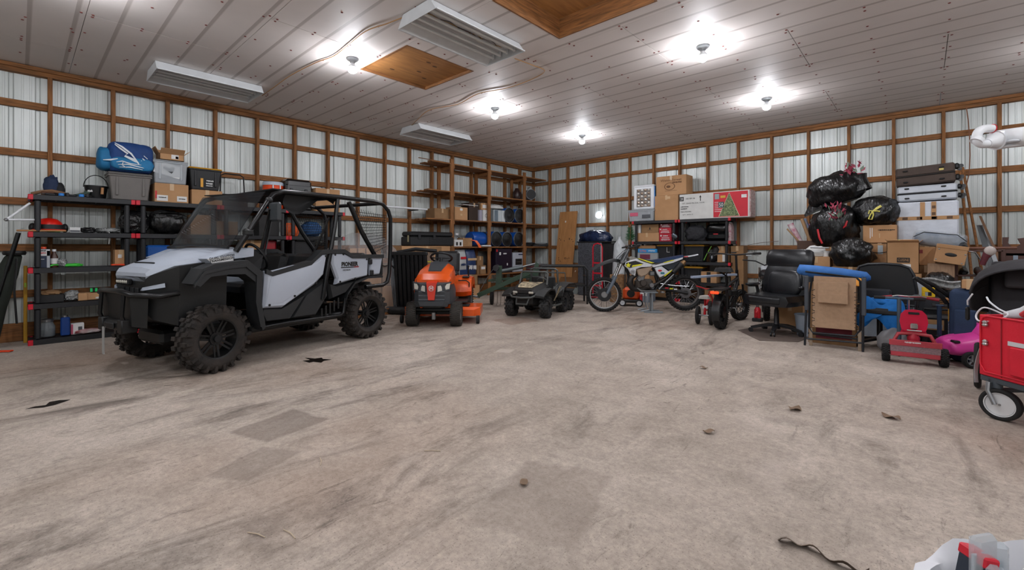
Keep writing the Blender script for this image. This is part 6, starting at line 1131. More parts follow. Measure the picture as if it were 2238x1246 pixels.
# ================================================================ e-bike with rack, toddler trike, mini dirt bike
EB = onz(1573, 720); eb = thing('electric_bicycle', 'black fat-tire electric bicycle with rear rack and red tail light, seen from behind', 'bicycle', (EB.x, EB.y+.05, 0), rad(92)); ek = plain('bike_frame_black', '#101113', .35)
spoked(eb, (0, 0, .26), .26, .10, ek, 24, (44, .008, .016), hubr=.07, rt=.08, spm=dsteel); spoked(eb, (1.1, 0, .26), .26, .10, ek, 24, (44, .008, .016), hubr=.05, rt=.08, spm=dsteel, rz=-.25)
part('rear_fender', MB().loft([[((.285)*math.cos(a)*1.0, y, .26+.285*math.sin(a)-abs(y)*.25) for y in (-.055, -.028, .028, .055)] for a in [rad(q) for q in range(60, 201, 14)]], closed=False, cap=False), ek, eb, 60)
for s in (1, -1): part('chain_stay', MB().tube([(0, s*.08, .26), (.42, s*.05, .28)], .014, 8), ek, eb); part('seat_stay', MB().tube([(0, s*.08, .26), (.28, s*.03, .62)], .011, 8), ek, eb); part('fork_blade', MB().tube([(1.1, s*.07, .26), (.98, s*.07, .62)], .017, 8), ek, eb); part('rack_leg', MB().tube([(0, s*.09, .28), (-.02, s*.08, .60)], .008, 6), ek, eb)
part('down_tube', MB().tube([(.42, 0, .28), (.70, 0, .42), (.94, 0, .68)], .035, 10), ek, eb); part('seat_tube', MB().tube([(.42, 0, .28), (.27, 0, .80)], .02, 10), ek, eb); part('top_tube', MB().tube([(.30, 0, .62), (.92, 0, .72)], .025, 10), ek, eb); part('battery', MB().box((.68, 0, .50), (.34, .08, .1), .02, None), ek, eb, 0)
part('head_tube', MB().tube([(.98, 0, .60), (.90, 0, .86)], .025, 10), ek, eb); part('stem', MB().tube([(.90, 0, .84), (.86, 0, 1.12)], .018, 8), ek, eb); part('handlebar', MB().tube([(.70, -.36, 1.14), (.80, -.2, 1.13), (.86, 0, 1.11), (.80, .2, 1.13), (.70, .36, 1.14)], .013, 8), ek, eb); part('display', MB().box((.84, .03, 1.15), (.05, .08, .02), .005), dsteel, eb, 0)
for s in (1, -1): part('grip', MB().cyl((.74, s*.29, 1.138), (.68, s*.40, 1.142), .02, 10), rubber, eb); part('brake_lever', MB().tube([(.80, s*.22, 1.13), (.84, s*.34, 1.10)], .006, 5), steel, eb)
part('saddle', MB().loft([[(x, -w_, .86), (x, -w_*.8, .92), (x, w_*.8, .92), (x, w_, .86)] for x, w_ in ((.08, .10), (.12, .14), (.22, .13), (.36, .05), (.42, .03))]), plain('saddle_black', '#202123', .5), eb, 50); part('saddle_springs', MB().tube([(.15, -.06, .86), (.26, 0, .80), (.15, .06, .86)], .012, 6), dsteel, eb)
rkp = part('rear_rack', MB().tube([(-.30, -.10, .61), (.24, -.07, .61), (.24, .07, .61), (-.30, .10, .61)], .009, 6, True), ek, eb)
for k in range(5): part('rack_slat', MB().cyl((-.25+.1*k, -.095, .61), (-.25+.1*k, .095, .61), .006, 6), ek, rkp)
part('rack_deck', MB().box((-.03, 0, .622), (.52, .17, .008), .002), ek, eb, 0); part('tail_light', MB().box((-.315, 0, .575), (.03, .12, .04), .01), plain('tail_orange_red', '#e0401c', .25, emit=.6), eb, 0)
part('motor', MB().cyl((0, -.05, .26), (0, .05, .26), .09, 20), ek, eb); part('pedal', MB().box((.42, -.17, .20), (.09, .08, .02), .004), ek, eb, 0); part('pedal', MB().box((.42, .17, .36), (.09, .08, .02), .004), ek, eb, 0); part('crank', MB().tube([(.42, -.12, .20), (.42, -.10, .28), (.42, .10, .28), (.42, .12, .36)], .01, 6), steel, eb)
# pale bar laid across the rack
a = at(1512, 606, 7.0); b = at(1608, 600, 7.42); single('aluminium_bar', 'long pale blue-white flat bar laid across the bicycle rack', 'bar', MB().box((0, 0, 0), ((b-a).length, .06, .035), .004), plain('bar_paleblue', '#a9b7cd', .4, .3), (a+b)/2, math.atan2(b.y-a.y, b.x-a.x), tilt=(0, -math.atan2(b.z-a.z, math.hypot(b.x-a.x, b.y-a.y))))
kd = onz(1540, 709); kt = thing('toddler_trike', 'small red toddler tricycle with pale grey saddle beside the electric bicycle', 'tricycle', (kd.x, kd.y, 0), rad(100)); kr = plain('trike_red', '#b3161f', .35)
for s in (1, -1): wheel(kt, (0, s*.10, .145), .145, .05, .09, plain('trike_rim', '#3a3a3c', .5), 5, face=s, tire=rubber, pairs=False, spw=.25)
wheel(kt, (.55, 0, .15), .15, .05, .09, plain('trike_rim', '#3a3a3c'), 5, tire=rubber, pairs=False, spw=.25)
part('axle', MB().cyl((0, -.1, .145), (0, .1, .145), .012, 8), steel, kt); part('frame_tube', MB().tube([(0, 0, .15), (.06, 0, .30), (.3, 0, .34), (.48, 0, .42)], .02, 8), kr, kt); part('seat_tube', MB().tube([(.05, 0, .28), (.03, 0, .42)], .016, 8), kr, kt); part('seat_base', MB().box((.06, 0, .27), (.06, .08, .06), .01), wplas, kt, 0)
part('saddle', MB().loft([[(x, -w_, .415), (x, -w_*.8, .46), (x, w_*.8, .46), (x, w_, .415)] for x, w_ in ((-.09, .07), (-.03, .09), (.05, .07), (.14, .025))]), plain('saddle_pale', '#b0aca6', .6), kt, 50); part('fork', MB().tube([(.55, -.05, .15), (.52, -.04, .36), (.46, 0, .50), (.52, .04, .36), (.55, .05, .15)], .013, 8), kr, kt); part('handlebar', MB().tube([(.40, -.2, .58), (.45, -.05, .53), (.45, .05, .53), (.40, .2, .58)], .011, 8), kr, kt)
md = thing('mini_dirt_bike', 'small black dirt bike parked behind the electric bicycle and office chair', 'motorcycle', (-1.95, 8.55, 0), rad(105)); mk = plain('minibike_black', '#17181a', .45)
spoked(md, (0, 0, .28), .28, .09, dsteel, 20, (34, .014, .024), hubr=.06, rt=.06); spoked(md, (1.05, 0, .30), .30, .07, dsteel, 20, (34, .014, .022), hubr=.05, rt=.05)
part('seat', MB().loft([[(x, -.08*k, z), (x, -.06*k, z+.05), (x, .06*k, z+.05), (x, .08*k, z)] for x, z, k in ((-.25, .72, .7), (.1, .68, 1.2), (.4, .68, 1.1), (.55, .76, .8))]), mk, md, 40); part('rear_fender', MB().loft([[(x, -.09*k, z), (x, 0, z+.03), (x, .09*k, z)] for x, z, k in ((-.55, .72, .5), (-.3, .70, .9), (.0, .66, 1))], closed=False, cap=False), mk, md, 60); part('tail_light', MB().box((-.5, 0, .70), (.03, .09, .04), .01), red, md, 0)
part('tank', MB().ball((.52, 0, .74), (.2, .11, .1), 18, 12), mk, md); part('engine', MB().box((.5, 0, .42), (.3, .18, .26), .03), alu, md, 0); part('frame', MB().tube([(.85, 0, .78), (.7, 0, .36), (.4, 0, .28), (.2, 0, .5), (.1, 0, .66)], .02, 8), mk, md); part('front_fender', MB().loft([[(x, -.07*k, z), (x, 0, z+.02), (x, .07*k, z)] for x, z, k in ((.75, .66, .8), (1.0, .68, 1), (1.3, .62, .7))], closed=False, cap=False), mk, md, 60)
for s in (1, -1): part('fork', MB().tube([(1.05, s*.08, .3), (.85, s*.08, .86)], .02, 8), chrome, md); part('swingarm', MB().tube([(0, s*.07, .28), (.42, s*.06, .34)], .018, 8), mk, md); part('side_panel', MB().box((.12, s*.10, .58), (.26, .02, .12), .01), plain('minibike_white', '#b9bcbe', .4), md, 0); part('rear_shock', MB().cyl((.05, s*.06, .36), (.2, s*.04, .62), .025, 8), dsteel, md)
part('handlebar', MB().tube([(.70, -.36, 1.0), (.8, -.15, .98), (.83, 0, .9), (.8, .15, .98), (.70, .36, 1.0)], .012, 8), mk, md); part('headlight', MB().ball((.95, 0, .82), (.07, .08, .08), 14, 10), plain('headlamp', '#c3c7ca', .15), md); part('mirror', MB().box((.76, .26, 1.10), (.02, .1, .06), .015), plain('mirror_pale', '#b5babc', .2), md, 0); part('exhaust', MB().tube([(.5, -.12, .32), (.2, -.13, .30), (-.2, -.14, .48)], [.02, .03, .045], 10), chrome, md)
# ================================================================ office chair
CHR = (-1.55, 7.36, 0); chs = thing('office_chair', 'black leather executive office chair on castors', 'chair', CHR, rad(-16)); lea = plain('black_leather', '#15171b', .3, bump=.1, bs=45); chp = plain('chair_plastic', '#1c1d20', .4)
part('hub', MB().lathe([(.05, .07), (.05, .13), (.035, .15), (.03, .34), (.022, .35), (.022, .42)], 18), chp, chs)
for k in range(5):
    a = rad(-90+20+72*k); c, s = math.cos(a), math.sin(a); leg = part('leg', MB().loft([[(-s*w_+c*r, c*w_+s*r, z), (s*w_+c*r, -c*w_+s*r, z), (s*w_+c*r, -c*w_+s*r, z-.035), (-s*w_+c*r, c*w_+s*r, z-.035)] for r, w_, z in ((.03, .035, .14), (.18, .028, .125), (.33, .02, .085))]), chp, chs, 30)
    cs_ = part('castor', MB().cyl((c*.33-s*.012, s*.33+c*.012, .032), (c*.33-s*.03, s*.33+c*.03, .032), .031, 14).cyl((c*.33+s*.012, s*.33-c*.012, .032), (c*.33+s*.03, s*.33-c*.03, .032), .031, 14), black, leg)
part('mechanism', MB().box((0, .02, .42), (.2, .26, .05), .01), chp, chs, 0); part('seat', MB().loft([[(x, y, z) for x, z in ((-.30*k, .42), (-.335*k, .49), (-.30*k, .565), (-.12*k, .56), (.12*k, .56), (.30*k, .565), (.335*k, .49), (.30*k, .42))] for y, k in ((-.34, .74), (-.31, .95), (-.05, 1.03), (.22, .95), (.26, .85))]), lea, chs, 40)
soft(part('seat_bolster', MB().box((0, -.32, .50), (.46, .07, .11)), lea, chs, 0), .035)
bk_ = X((0, .27, .50), rx=-.16)
def bring(z, w_, t):
    w_ *= 1.13; return [(-w_, .03, z), (-w_*1.0, -.03-t*.3, z), (-w_*.75, -.06-t, z), (0, -.055-t*.8, z), (w_*.75, -.06-t, z), (w_*1.0, -.03-t*.3, z), (w_, .03, z), (w_*.5, .07, z), (-w_*.5, .07, z)]
part('backrest', MB().loft([bring(*q) for q in ((.0, .23, .0), (.06, .28, .01), (.2, .31, .015), (.38, .29, .01), (.46, .26, .0))]), lea, chs, 45, M=bk_); part('lumbar_pad', MB().ball((0, -.07, .21), (.24, .06, .19), 28, 16, 0, 1, 0, None, None, .6), lea, chs, 60, M=bk_); part('headrest', MB().loft([bring(*q) for q in ((.45, .25, .0), (.49, .285, .02), (.60, .29, .02), (.685, .27, .01), (.71, .24, -.01))]), lea, chs, 45, M=bk_)
for s in (1, -1):
    ar = part('arm', MB().tube([(s*.28, .18, .43), (s*.37, .20, .45), (s*.39, .20, .60), (s*.385, .16, .66), (s*.37, -.06, .67)], .022, 8), chp, chs); part('arm_pad', MB().box((s*.375, .04, .685), (.08, .30, .04), .018), lea, ar, 40)
# red bottle jack and floor mat behind the chair
jk = thing('floor_jack', 'red bottle jack standing on the floor behind the office chair', 'jack', (onz(1661, 700).x, onz(1661, 703).y, 0)); part('base', MB().box((0, 0, .03), (.14, .14, .06), .01), dsteel, jk, 0); part('cylinder', MB().lathe([(.05, .06), (.05, .2), (.035, .22), (.03, .24)], 16), plain('jack_red', '#c0202a', .35), jk); part('ram', MB().cyl((0, 0, .23), (0, 0, .28), .02, 10), steel, jk); part('handle_socket', MB().box((0, -.06, .12), (.03, .05, .08), .006), plain('jack_red', '#c0202a'), jk, 0)
fm = [onz(*q) for q in ((1612, 722), (1690, 708), (1775, 735), (1745, 748), (1660, 745))]; single('floor_mat', 'thin dark chair mat lying under the office chair', 'mat', MB().loft([[(p.x+1.5, p.y-7.3, 0.001) for p in fm], [(p.x+1.5, p.y-7.3, .006) for p in fm]]), plain('dusty_mat', '#6a5d55', .8), (-1.5, 7.3, 0), smooth=0)
# ================================================================ folded recliner
RC = onz(1759, 755); RE = onz(1886, 770); rrz = math.atan2(RE.y-RC.y, RE.x-RC.x); rc = thing('folding_recliner', 'tan fabric folding recliner with dark frame, folded upright', 'recliner', (RC.x, RC.y, 0), rrz); CS, _ = tracer((RC.x, RC.y, 0), rrz)
fr_ = plain('recliner_frame', '#2b2e33', .4, .3); tan = mat('tan_mesh_fabric', '#a88a6e', .85, var=.08, vs=30, bump=.2, bs=160)
def rp_(*pts, y=0.0): return [(CS(a, b, y)[0], y, CS(a, b, y)[1]) for a, b in pts]
for pts in (((1759, 754), (1761, 700), (1763, 602)), ((1886, 769), (1886, 715), (1889, 606))): part('outer_leg', MB().tube(rp_(*pts), .013, 8), fr_, rc)
for a, b, c in ((1763, 603, 678), (1888, 607, 690)): q = CS(a, b); q2 = CS(a, c); part('arm_rail', MB().box((q[0], -.01, (q[1]+q2[1])/2), (.045, .035, q[1]-q2[1]), .008), plain('rail_grey', '#3f444b', .5), rc, 0)
part('inner_frame', MB().tube(rp_((1775, 606), (1770, 640), (1768, 715), (1776, 727), (1868, 735), (1880, 722), (1882, 650), (1880, 615), (1872, 607), y=.05), .012, 8), fr_, rc); part('cross_bar', MB().tube(rp_((1763, 740), (1885, 750), y=.02), .011, 8), fr_, rc); part('cross_bar', MB().tube(rp_((1766, 728), (1880, 742), y=.08), .011, 8), fr_, rc)
q = [CS(a, b) for a, b in ((1779, 603), (1871, 608), (1869, 722), (1775, 714))]; part('fabric_panel', MB().prism(q, -.012, .004), tan, rc, 0)
q = [CS(a, b) for a, b in ((1789, 616), (1854, 617), (1853, 664), (1788, 659))]; part('pillow', MB().prism(q, -.065, -.012, inset=.0), tan, rc, 0); q = [CS(a, b, -.065) for a, b in ((1788, 642), (1853, 645), (1853, 665), (1788, 660))]; part('pillow_fold', MB().prism(q, -.085, -.065), tan, rc, 0)
for s, (xa, xb, y0, y1) in enumerate(((1774, 1781, 635, 710), (1867, 1875, 640, 716))):
    for k in range(10): z = y0+(y1-y0)*k/9; part('lace', MB().tube(rp_((xa, z), (xb, z+(3 if k % 2 else -2)), y=-.014), .0035, 5), ublk, rc)
q = [CS(a, b, .10) for a, b in ((1783, 716), (1862, 722), (1862, 744), (1783, 738))]; part('maroon_seat', MB().prism(q, .10, .12), plain('maroon_cloth', '#5c1320', .8), rc, 0)
for a in (1772, 1879): q = CS(a, 757, .05); part('rear_foot', MB().box((q[0], .06, .11), (.035, .035, .22), .004), plain('pale_foot', '#a08d78', .6), rc, 0)
# long blue carry bag behind the recliner, resting on a carton
carton('low cardboard box under the long blue carry bag', (-.85, 6.98, 0), .5, .3, .78, .05, m=cardd); bb_ = thing('carry_bag', 'long bright blue carry bag with black zip lying behind the recliner', 'bag', (-.85, 7.13, .79), .10)
part('bag', MB().loft([[(x, (.085+.012*math.sin(x*23+a*2))*k*math.cos(a), .10+.075*k*math.sin(a)+dz+.012*math.sin(x*9)) for a in [2*PI*q/16 for q in range(16)]] for x, k, dz in ((-.40, .3, .03), (-.37, .9, .05), (-.2, 1.1, .04), (.1, .95, .0), (.34, .8, -.02), (.38, .3, -.03))]), mat('bright_blue_cloth', '#3a74bd', .7, var=.15, bump=.35, bs=14, bd=.03), bb_, 60); part('zip', MB().tube([(-.30, -.10, .13), (0, -.112, .10), (.3, -.10, .06)], .012, 6), ublk, bb_)
q = onplane(1874, 603, (0, 6.95, 0), (0, 1, 0)); single('orange_disc', 'round orange disc propped behind the top right corner of the recliner', 'disc', MB().lathe([(.055, 0), (.057, .02), (.04, .028), (.003, .028)], 18), plain('amber_plastic', '#e79a2a', .4), (q.x, 7.02, .802), tilt=(1.0, 0))
for s, (px, lab) in enumerate(((1752, 'pale blue-grey plastic tub left of the recliner'), (1905, 'pale blue-grey plastic tub right of the recliner'))):
    p = onz(px, 742); single('plastic_tub', lab, 'tub', MB().lathe([(.13, 0), (.135, .02), (.165, .30), (.17, .30), (.17, .285), (.155, .28), (.12, .02), (.003, .02)], 24), plain('tub_bluegrey', '#9aa6b4', .5, bump=.1), (p.x+.02, p.y+.35, 0))
carton('cardboard box on the floor left of the recliner', (ony(1726, 700, 7.85).x, 7.85, 0), .34, .3, .38, 0)
# mesh office chair behind
mcx = ony(1930, 700, 7.35).x; mch = thing('mesh_chair', 'black mesh-backed office chair half hidden beside the recliner', 'chair', (mcx, 7.45, 0), rad(-8)); mesh_m = mat('chair_mesh', '#0f1011', .6, var=.1, alpha=.93)
bp = [(-.30, .52), (-.31, .70), (-.29, .90), (-.25, .985), (-.16, 1.02), (0, 1.03), (.16, 1.02), (.25, .985), (.29, .90), (.32, .70), (.33, .52)]
part('mesh_back', MB().prism([(x, z) for x, z in bp], -.006, .006), mesh_m, mch, 0); part('back_frame', MB().tube([(x, 0, z) for x, z in bp], .018, 8, True), chp, mch); part('lumbar_pad', MB().box((-.05, -.03, .62), (.28, .05, .18), .025), plain('chair_plastic_l', '#2a2d33', .45), mch, 0); part('back_brace', MB().box((0, 0, 0), (.035, .03, .42), .008), plain('brace_grey', '#5b6066', .5), mch, 0, M=X((.14, .05, .75), ry=.5))
part('seat', MB().box((0, -.24, .46), (.50, .46, .09), .03), black, mch, 35); part('column', MB().cyl((0, -.2, .08), (0, -.2, .43), .03, 12), chp, mch)
for k in range(5):
    a = rad(72*k+20); c, s = math.cos(a), math.sin(a); lg = part('leg', MB().loft([[(c*r-s*w_, -.2+s*r+c*w_, z), (c*r+s*w_, -.2+s*r-c*w_, z), (c*r+s*w_, -.2+s*r-c*w_, z-.03), (c*r-s*w_, -.2+s*r+c*w_, z-.03)] for r, w_, z in ((.02, .03, .12), (.28, .018, .08))]), chp, mch, 30); part('castor', MB().cyl((c*.28-s*.02, -.2+s*.28+c*.02, .028), (c*.28+s*.02, -.2+s*.28-c*.02, .028), .027, 12), black, lg)
for s in (1, -1): part('arm', MB().tube([(s*.25, -.2, .45), (s*.34, -.2, .47), (s*.35, -.2, .66)], .016, 8), chp, mch); part('arm_pad', MB().box((s*.33, -.12, .655), (.06, .14, .025), .01), plain('arm_grey', '#4b5056', .5), mch, 0)
tw = thing('blue_towel', 'crumpled bright blue cloth thrown over the mesh chair seat', 'cloth', (mcx+.02, 7.18, .50), rad(-8)); part('cloth', MB().sheet(lambda u, v: (-.21+.40*u+.05*math.sin(v*5), -.14-.05*math.sin(v*PI), .07-.24*v+.05*math.sin(u*9+v*3)+(.02 if v < .1 else -.13*abs(u-.45)*v)), 18, 12, .008), mat('cyan_cloth', '#1173c4', .75, var=.15, bump=.3, bs=10, bd=.03), tw, 60); part('cloth_fold', MB().ball((-.02, .0, .06), (.19, .12, .06), 24, 12, .25, 3, 5, None, .055), mat('cyan_cloth', '#1173c4'), tw, 60)
gx = onz(1940, 745); single('grey_bundle', 'grey fabric bundle on the floor under the blue cloth', 'bundle', MB().ball((0, 0, .13), (.17, .14, .15), 20, 14, .15, 2.5, 7, None, .13), plain('grey_fabric', '#8f8f92', .85, bump=.4, bs=20), (gx.x+.1, 7.0, 0), smooth=60)
# ================================================================ red tricycle seen from behind
TA, TBp = onz(1932, 790), onz(2071, 806); tmid = (TA+TBp)/2; trz = math.atan2(TBp.y-TA.y, TBp.x-TA.x)+PI/2; tr = thing('tricycle', 'red and chrome tricycle with mesh rear basket, seen from behind', 'tricycle', (tmid.x, tmid.y, 0), trz); tred = plain('trike_crimson', '#b01e34', .35); tfab = mat('faded_red_fabric', '#b3404a', .8, var=.1, bump=.2, bs=40); hw_ = (TBp-TA).length/2-.02
for s in (1, -1): wheel(tr, (.06, s*hw_, .095), .095, .05, .05, dsteel, 0, (24, .006, .6), face=s)
part('axle', MB().cyl((.06, -hw_, .095), (.06, hw_, .095), .012, 8), tred, tr); part('hoop', MB().tube([(.06, hw_-.03, .10), (.04, hw_-.06, .22), (.06, .13, .31), (.08, 0, .32), (.06, -.13, .31), (.04, -hw_+.06, .22), (.06, -hw_+.03, .10)], .018, 10), plain('dull_crimson', '#a8343c', .45), tr)
part('basket_band', MB().box((-.02, 0, .225), (.012, .42, .06), .003), tfab, tr, 0); part('basket_net', MB().box((-.015, 0, .165), (.008, .40, .07)), mat('grey_net', '#8d7478', .8, var=.2, vs=60), tr, 0); part('basket_base', MB().box((-.01, 0, .105), (.02, .40, .05), .006), tfab, tr, 0); part('basket_floor', MB().box((.07, 0, .085), (.16, .38, .01)), tfab, tr, 0); dashes(tr, -.028, .02, .236, .13, .016, white, -PI/2)
so = [(-.10, .36), (-.115, .44), (-.105, .52), (-.07, .565), (0, .575), (.07, .565), (.105, .52), (.115, .44), (.10, .36), (.05, .33), (-.05, .33)]
part('seat_back', MB().prism(so, -.012, .012), plain('seat_crimson', '#c2143a', .3), tr, 30, M=X((.09, 0, .0), rz=-PI/2)); part('hand_hole', MB().box((.075, 0, .535), (.006, .09, .025), .002), ublk, tr, 0); part('seat_pan', MB().loft([[(.10, -.11, .31), (.10, .11, .31), (.10, .10, .35), (.10, -.10, .35)], [(.32, -.07, .32), (.32, .07, .32), (.32, .06, .35), (.32, -.06, .35)]]), plain('seat_crimson', '#c2143a'), tr, 0)
part('seat_clamp', MB().box((.06, 0, .40), (.03, .06, .06), .008), chrome, tr, 0); part('clamp_bar', MB().cyl((.05, -.06, .355), (.05, .06, .355), .008, 8), chrome, tr); part('seat_post', MB().lathe([(.05, .23), (.055, .27), (.03, .34)], 16, X((.10, 0, 0))), tred, tr); part('main_tube', MB().tube([(.10, 0, .24), (.35, 0, .24), (.52, 0, .42)], .02, 8), tred, tr); part('steering_post', MB().tube([(.58, 0, .25), (.50, 0, .62), (.48, 0, .68)], .012, 8), chrome, tr); part('handlebar', MB().tube([(.44, -.23, .66), (.47, -.1, .685), (.48, 0, .68), (.47, .1, .685), (.44, .23, .66)], .011, 8), chrome, tr)
for s in (1, -1): part('grip', MB().cyl((.455, s*.15, .675), (.44, s*.25, .658), .018, 10), plain('grip_red', '#8e1f2a', .5), tr)
wheel(tr, (.60, 0, .13), .13, .04, .085, chrome, 8, pairs=False, rz=.15); part('front_fork', MB().tube([(.60, -.035, .13), (.57, -.03, .28), (.57, .03, .28), (.60, .035, .13)], .009, 6), tred, tr)
# kick scooters
def scooter(px, py, ptop, label, m, w_=.38, rz=.0):
    p = onz(px, py); t = thing('kick_scooter', label, 'scooter', (p.x, p.y, 0), rz); h = ony(px, ptop, p.y).z
    part('pole', MB().cyl((0, 0, .10), (0, 0, h), .02, 12), m, t); part('handlebar', MB().cyl((-w_/2, 0, h), (w_/2, 0, h), .014, 10), m, t); part('deck', MB().box((.0, .2, .075), (.10, .3, .02), .006), dsteel, t, 0); part('neck', MB().tube([(0, 0, .14), (0, .08, .08)], .02, 8), m, t)
    for s in (-1, 1): part('grip', MB().cyl((s*w_*.28, 0, h), (s*w_/2*1.02, 0, h), .019, 10), rubber, t)
    for y in (-.01, .37): wheel(t, (0, y, .055), .055, .03, .03, wplas, 0, rz=PI/2)
scooter(1965, 778, 652, 'grey-blue kick scooter with T-bar behind the red tricycle', plain('scooter_slate', '#4e5e6c', .4, .3), .44, .1); scooter(2053, 788, 668, 'navy kick scooter pole standing right of the red tricycle', plain('scooter_navy', '#1f3148', .35, .3), .12, .2)
# ================================================================ pink push car
PK = onz(2150, 800); pk_ = thing('push_car', 'pink toddler push car with black curved push handle', 'toy car', (PK.x-.02, PK.y+.05, 0), rad(-150)); pnk = plain('toy_pink', '#d8409a', .35)
def pring(x, w_, z0, z1): return [(x, -w_, z0), (x, -w_*1.05, z0+(z1-z0)*.5), (x, -w_*.8, z1), (x, w_*.8, z1), (x, w_*1.05, z0+(z1-z0)*.5), (x, w_, z0)]
subd(part('car_body', MB().loft([pring(*q) for q in ((.36, .10, .14, .24), (.32, .17, .09, .29), (.14, .20, .09, .33), (.02, .20, .10, .42), (-.06, .20, .10, .34), (-.3, .20, .10, .33), (-.42, .19, .14, .40), (-.46, .15, .2, .38))]), pnk, pk_, 0)); subd(part('windscreen_hump', MB().loft([pring(*q) for q in ((.12, .16, .30, .34), (.06, .17, .3, .47), (.0, .16, .3, .44))]), pnk, pk_, 0))
for x in (.2, -.28):
    for s in (1, -1): wheel(pk_, (x, s*.19, .085), .085, .05, .055, plain('toy_silver', '#8d9296', .3, .5), 5, face=s, pairs=False, spw=.3)
for s in (1, -1): part('headlight', MB().box((.30, s*.12, .255), (.06, .07, .03), .01), blackg, pk_, 0); part('push_handle', MB().tube([tuple(Matrix.Rotation(rad(150), 4, 'Z') @ (p-Vector(pk_.location))) for p in (at(2108-s*9, 735, 4.95), at(2098-s*9, 690, 4.98), at(2068-s*9, 650, 5.0), at(2030-s*9, 622, 5.02), at(2000-s*3, 607, 5.04))], [.02, .02, .022, .022, .016], 8), black, pk_)
part('red_clip', MB().box((0, 0, 0), (.03, .03, .07), .006), red, pk_, 0, M=Matrix.Translation(Matrix.Rotation(rad(150), 4, 'Z') @ (at(2092, 722, 4.9)-Vector(pk_.location))))
# ================================================================ red folding wagon
fw = Vector((F2[0], F2[1], 0)); rt_ = Vector((R2[0], R2[1], 0)); W0 = fw*3.36+rt_*3.49; wrz = math.atan2(-fw.y, -fw.x); wg = thing('folding_wagon', 'red fabric folding wagon with grey frame and white front wheel', 'wagon', (W0.x, W0.y, 0), wrz); wr_ = mat('wagon_red', '#d0122c', .65, var=.06, bump=.15, bs=60); wgf = plain('wagon_frame', '#4a5259', .45, .3)
L_, D_, z0, z1 = .92, .50, .30, .745
for (c, s) in (((L_/2, .006, (z0+z1)/2), (L_, .014, z1-z0)), ((L_/2, D_-.006, (z0+z1)/2), (L_, .014, z1-z0)), ((.006, D_/2, (z0+z1)/2), (.014, D_, z1-z0)), ((L_-.006, D_/2, (z0+z1)/2), (.014, D_, z1-z0)), ((L_/2, D_/2, z0+.006), (L_, D_, .014))): part('fabric_wall', MB().box(c, s, .005), wr_, wg, 0)
part('piping', MB().tube([(.02, -.006, z1-.05), (.03, -.006, z1-.02), (.06, -.006, z1-.006), (L_-.06, -.006, z1-.006)], .006, 6), wr_, wg); part('piping', MB().tube([(.015, -.006, z1-.05), (.015, -.006, z0+.08), (.05, -.006, z0+.03), (L_-.05, -.006, z0+.03)], .006, 6), wr_, wg); part('side_pocket', MB().box((.42, -.012, z0+.15), (.40, .022, .20), .008), wr_, wg, 0); part('reflective_strip', MB().box((.42, -.005, z1-.175), (.44, .006, .03)), plain('reflective_grey', '#c9ccce', .35), wg, 0); part('seam', MB().box((.155, -.003, (z0+z1)/2), (.006, .005, z1-z0-.03)), plain('seam_red', '#8e0b1a', .7), wg, 0)
for z in (z1-.06, z1-.20): part('clip', MB().lathe([(.012, -.02), (.018, -.01), (.012, 0), (.016, .01), (.008, .022)], 12, X((.055, -.014, z))), plain('clip_silver', '#a7a2a0', .3, .6), wg)
for y in (.02, D_-.02): part('frame_rail', MB().box((L_/2, y, z0-.022), (L_, .03, .04), .005), wgf, wg, 0); part('frame_post', MB().box((.07, y, z0-.06), (.03, .03, .10), .005), wgf, wg, 0); part('frame_post', MB().box((L_-.07, y, z0-.06), (.03, .03, .10), .005), wgf, wg, 0)
for x in (.07, L_-.07): part('cross_rail', MB().box((x, D_/2, z0-.10), (.03, D_, .03), .004), wgf, wg, 0)
part('hanging_strap', MB().sheet(lambda u, v: (-.015-.03*math.sin(v*2.4)-.02*v, .02+.03*u, z0+.20-.28*v), 2, 10, .003), plain('strap_grey', '#b9b9bb', .7), wg, 60)
for x, y in ((.10, .03), (.10, D_-.03), (L_-.10, .03), (L_-.10, D_-.03)):
    wheel(wg, (x+.02, y, .112), .112, .06, .085, plain('wheel_white', '#d6d7d8', .45), 0, rz=.45, face=-1, hub=.12); part('castor_fork', MB().tube([(x-.03, y-.035, .26), (x-.02, y-.05, .20), (x+.02, y-.045, .112)], .014, 8), steel, wg); part('swivel', MB().cyl((x, y, .225), (x, y, .275), .028, 12), wgf, wg)
# things in the wagon: white steamer with cord, silver packet
st_ = thing('steam_cleaner', 'white handheld steamer with red trim and looped white cord on the wagon', 'steamer', (W0.x-fw.x*.20+rt_.x*.16, W0.y-fw.y*.20+rt_.y*.16, z1-.05), wrz); part('body', MB().tube([(-.16, 0, .05), (-.05, 0, .08), (.05, -.02, .13), (.12, -.03, .20)], [.025, .04, .05, .04], 14), wplas, st_); part('head', MB().ball((.12, -.03, .20), (.06, .05, .045), 16, 10), wplas, st_); part('red_trim', MB().tube([(-.02, -.04, .07), (.02, -.05, .10), (.05, -.05, .08)], .02, 8), red, st_)
part('cord', MB().tube(spath([(-.14, -.05, .06), (-.2, -.12, .10), (-.24, -.14, .04), (-.20, -.16, .0), (-.10, -.15, .02), (-.04, -.12, .07), (-.12, -.10, .10), (-.2, -.08, .14), (-.26, -.04, .17)]), .006, 6), wplas, st_); part('base_plate', MB().box((0, -.1, .012), (.3, .12, .024), .008), plain('pale_plate', '#c0c3c5', .4), st_, 0)
carton('flat cardboard tray inside the red wagon', (W0.x-fw.x*.45+rt_.x*.1, W0.y-fw.y*.45+rt_.y*.1, z0+.016), .36, .3, z1-z0-.06, wrz, tape=False)
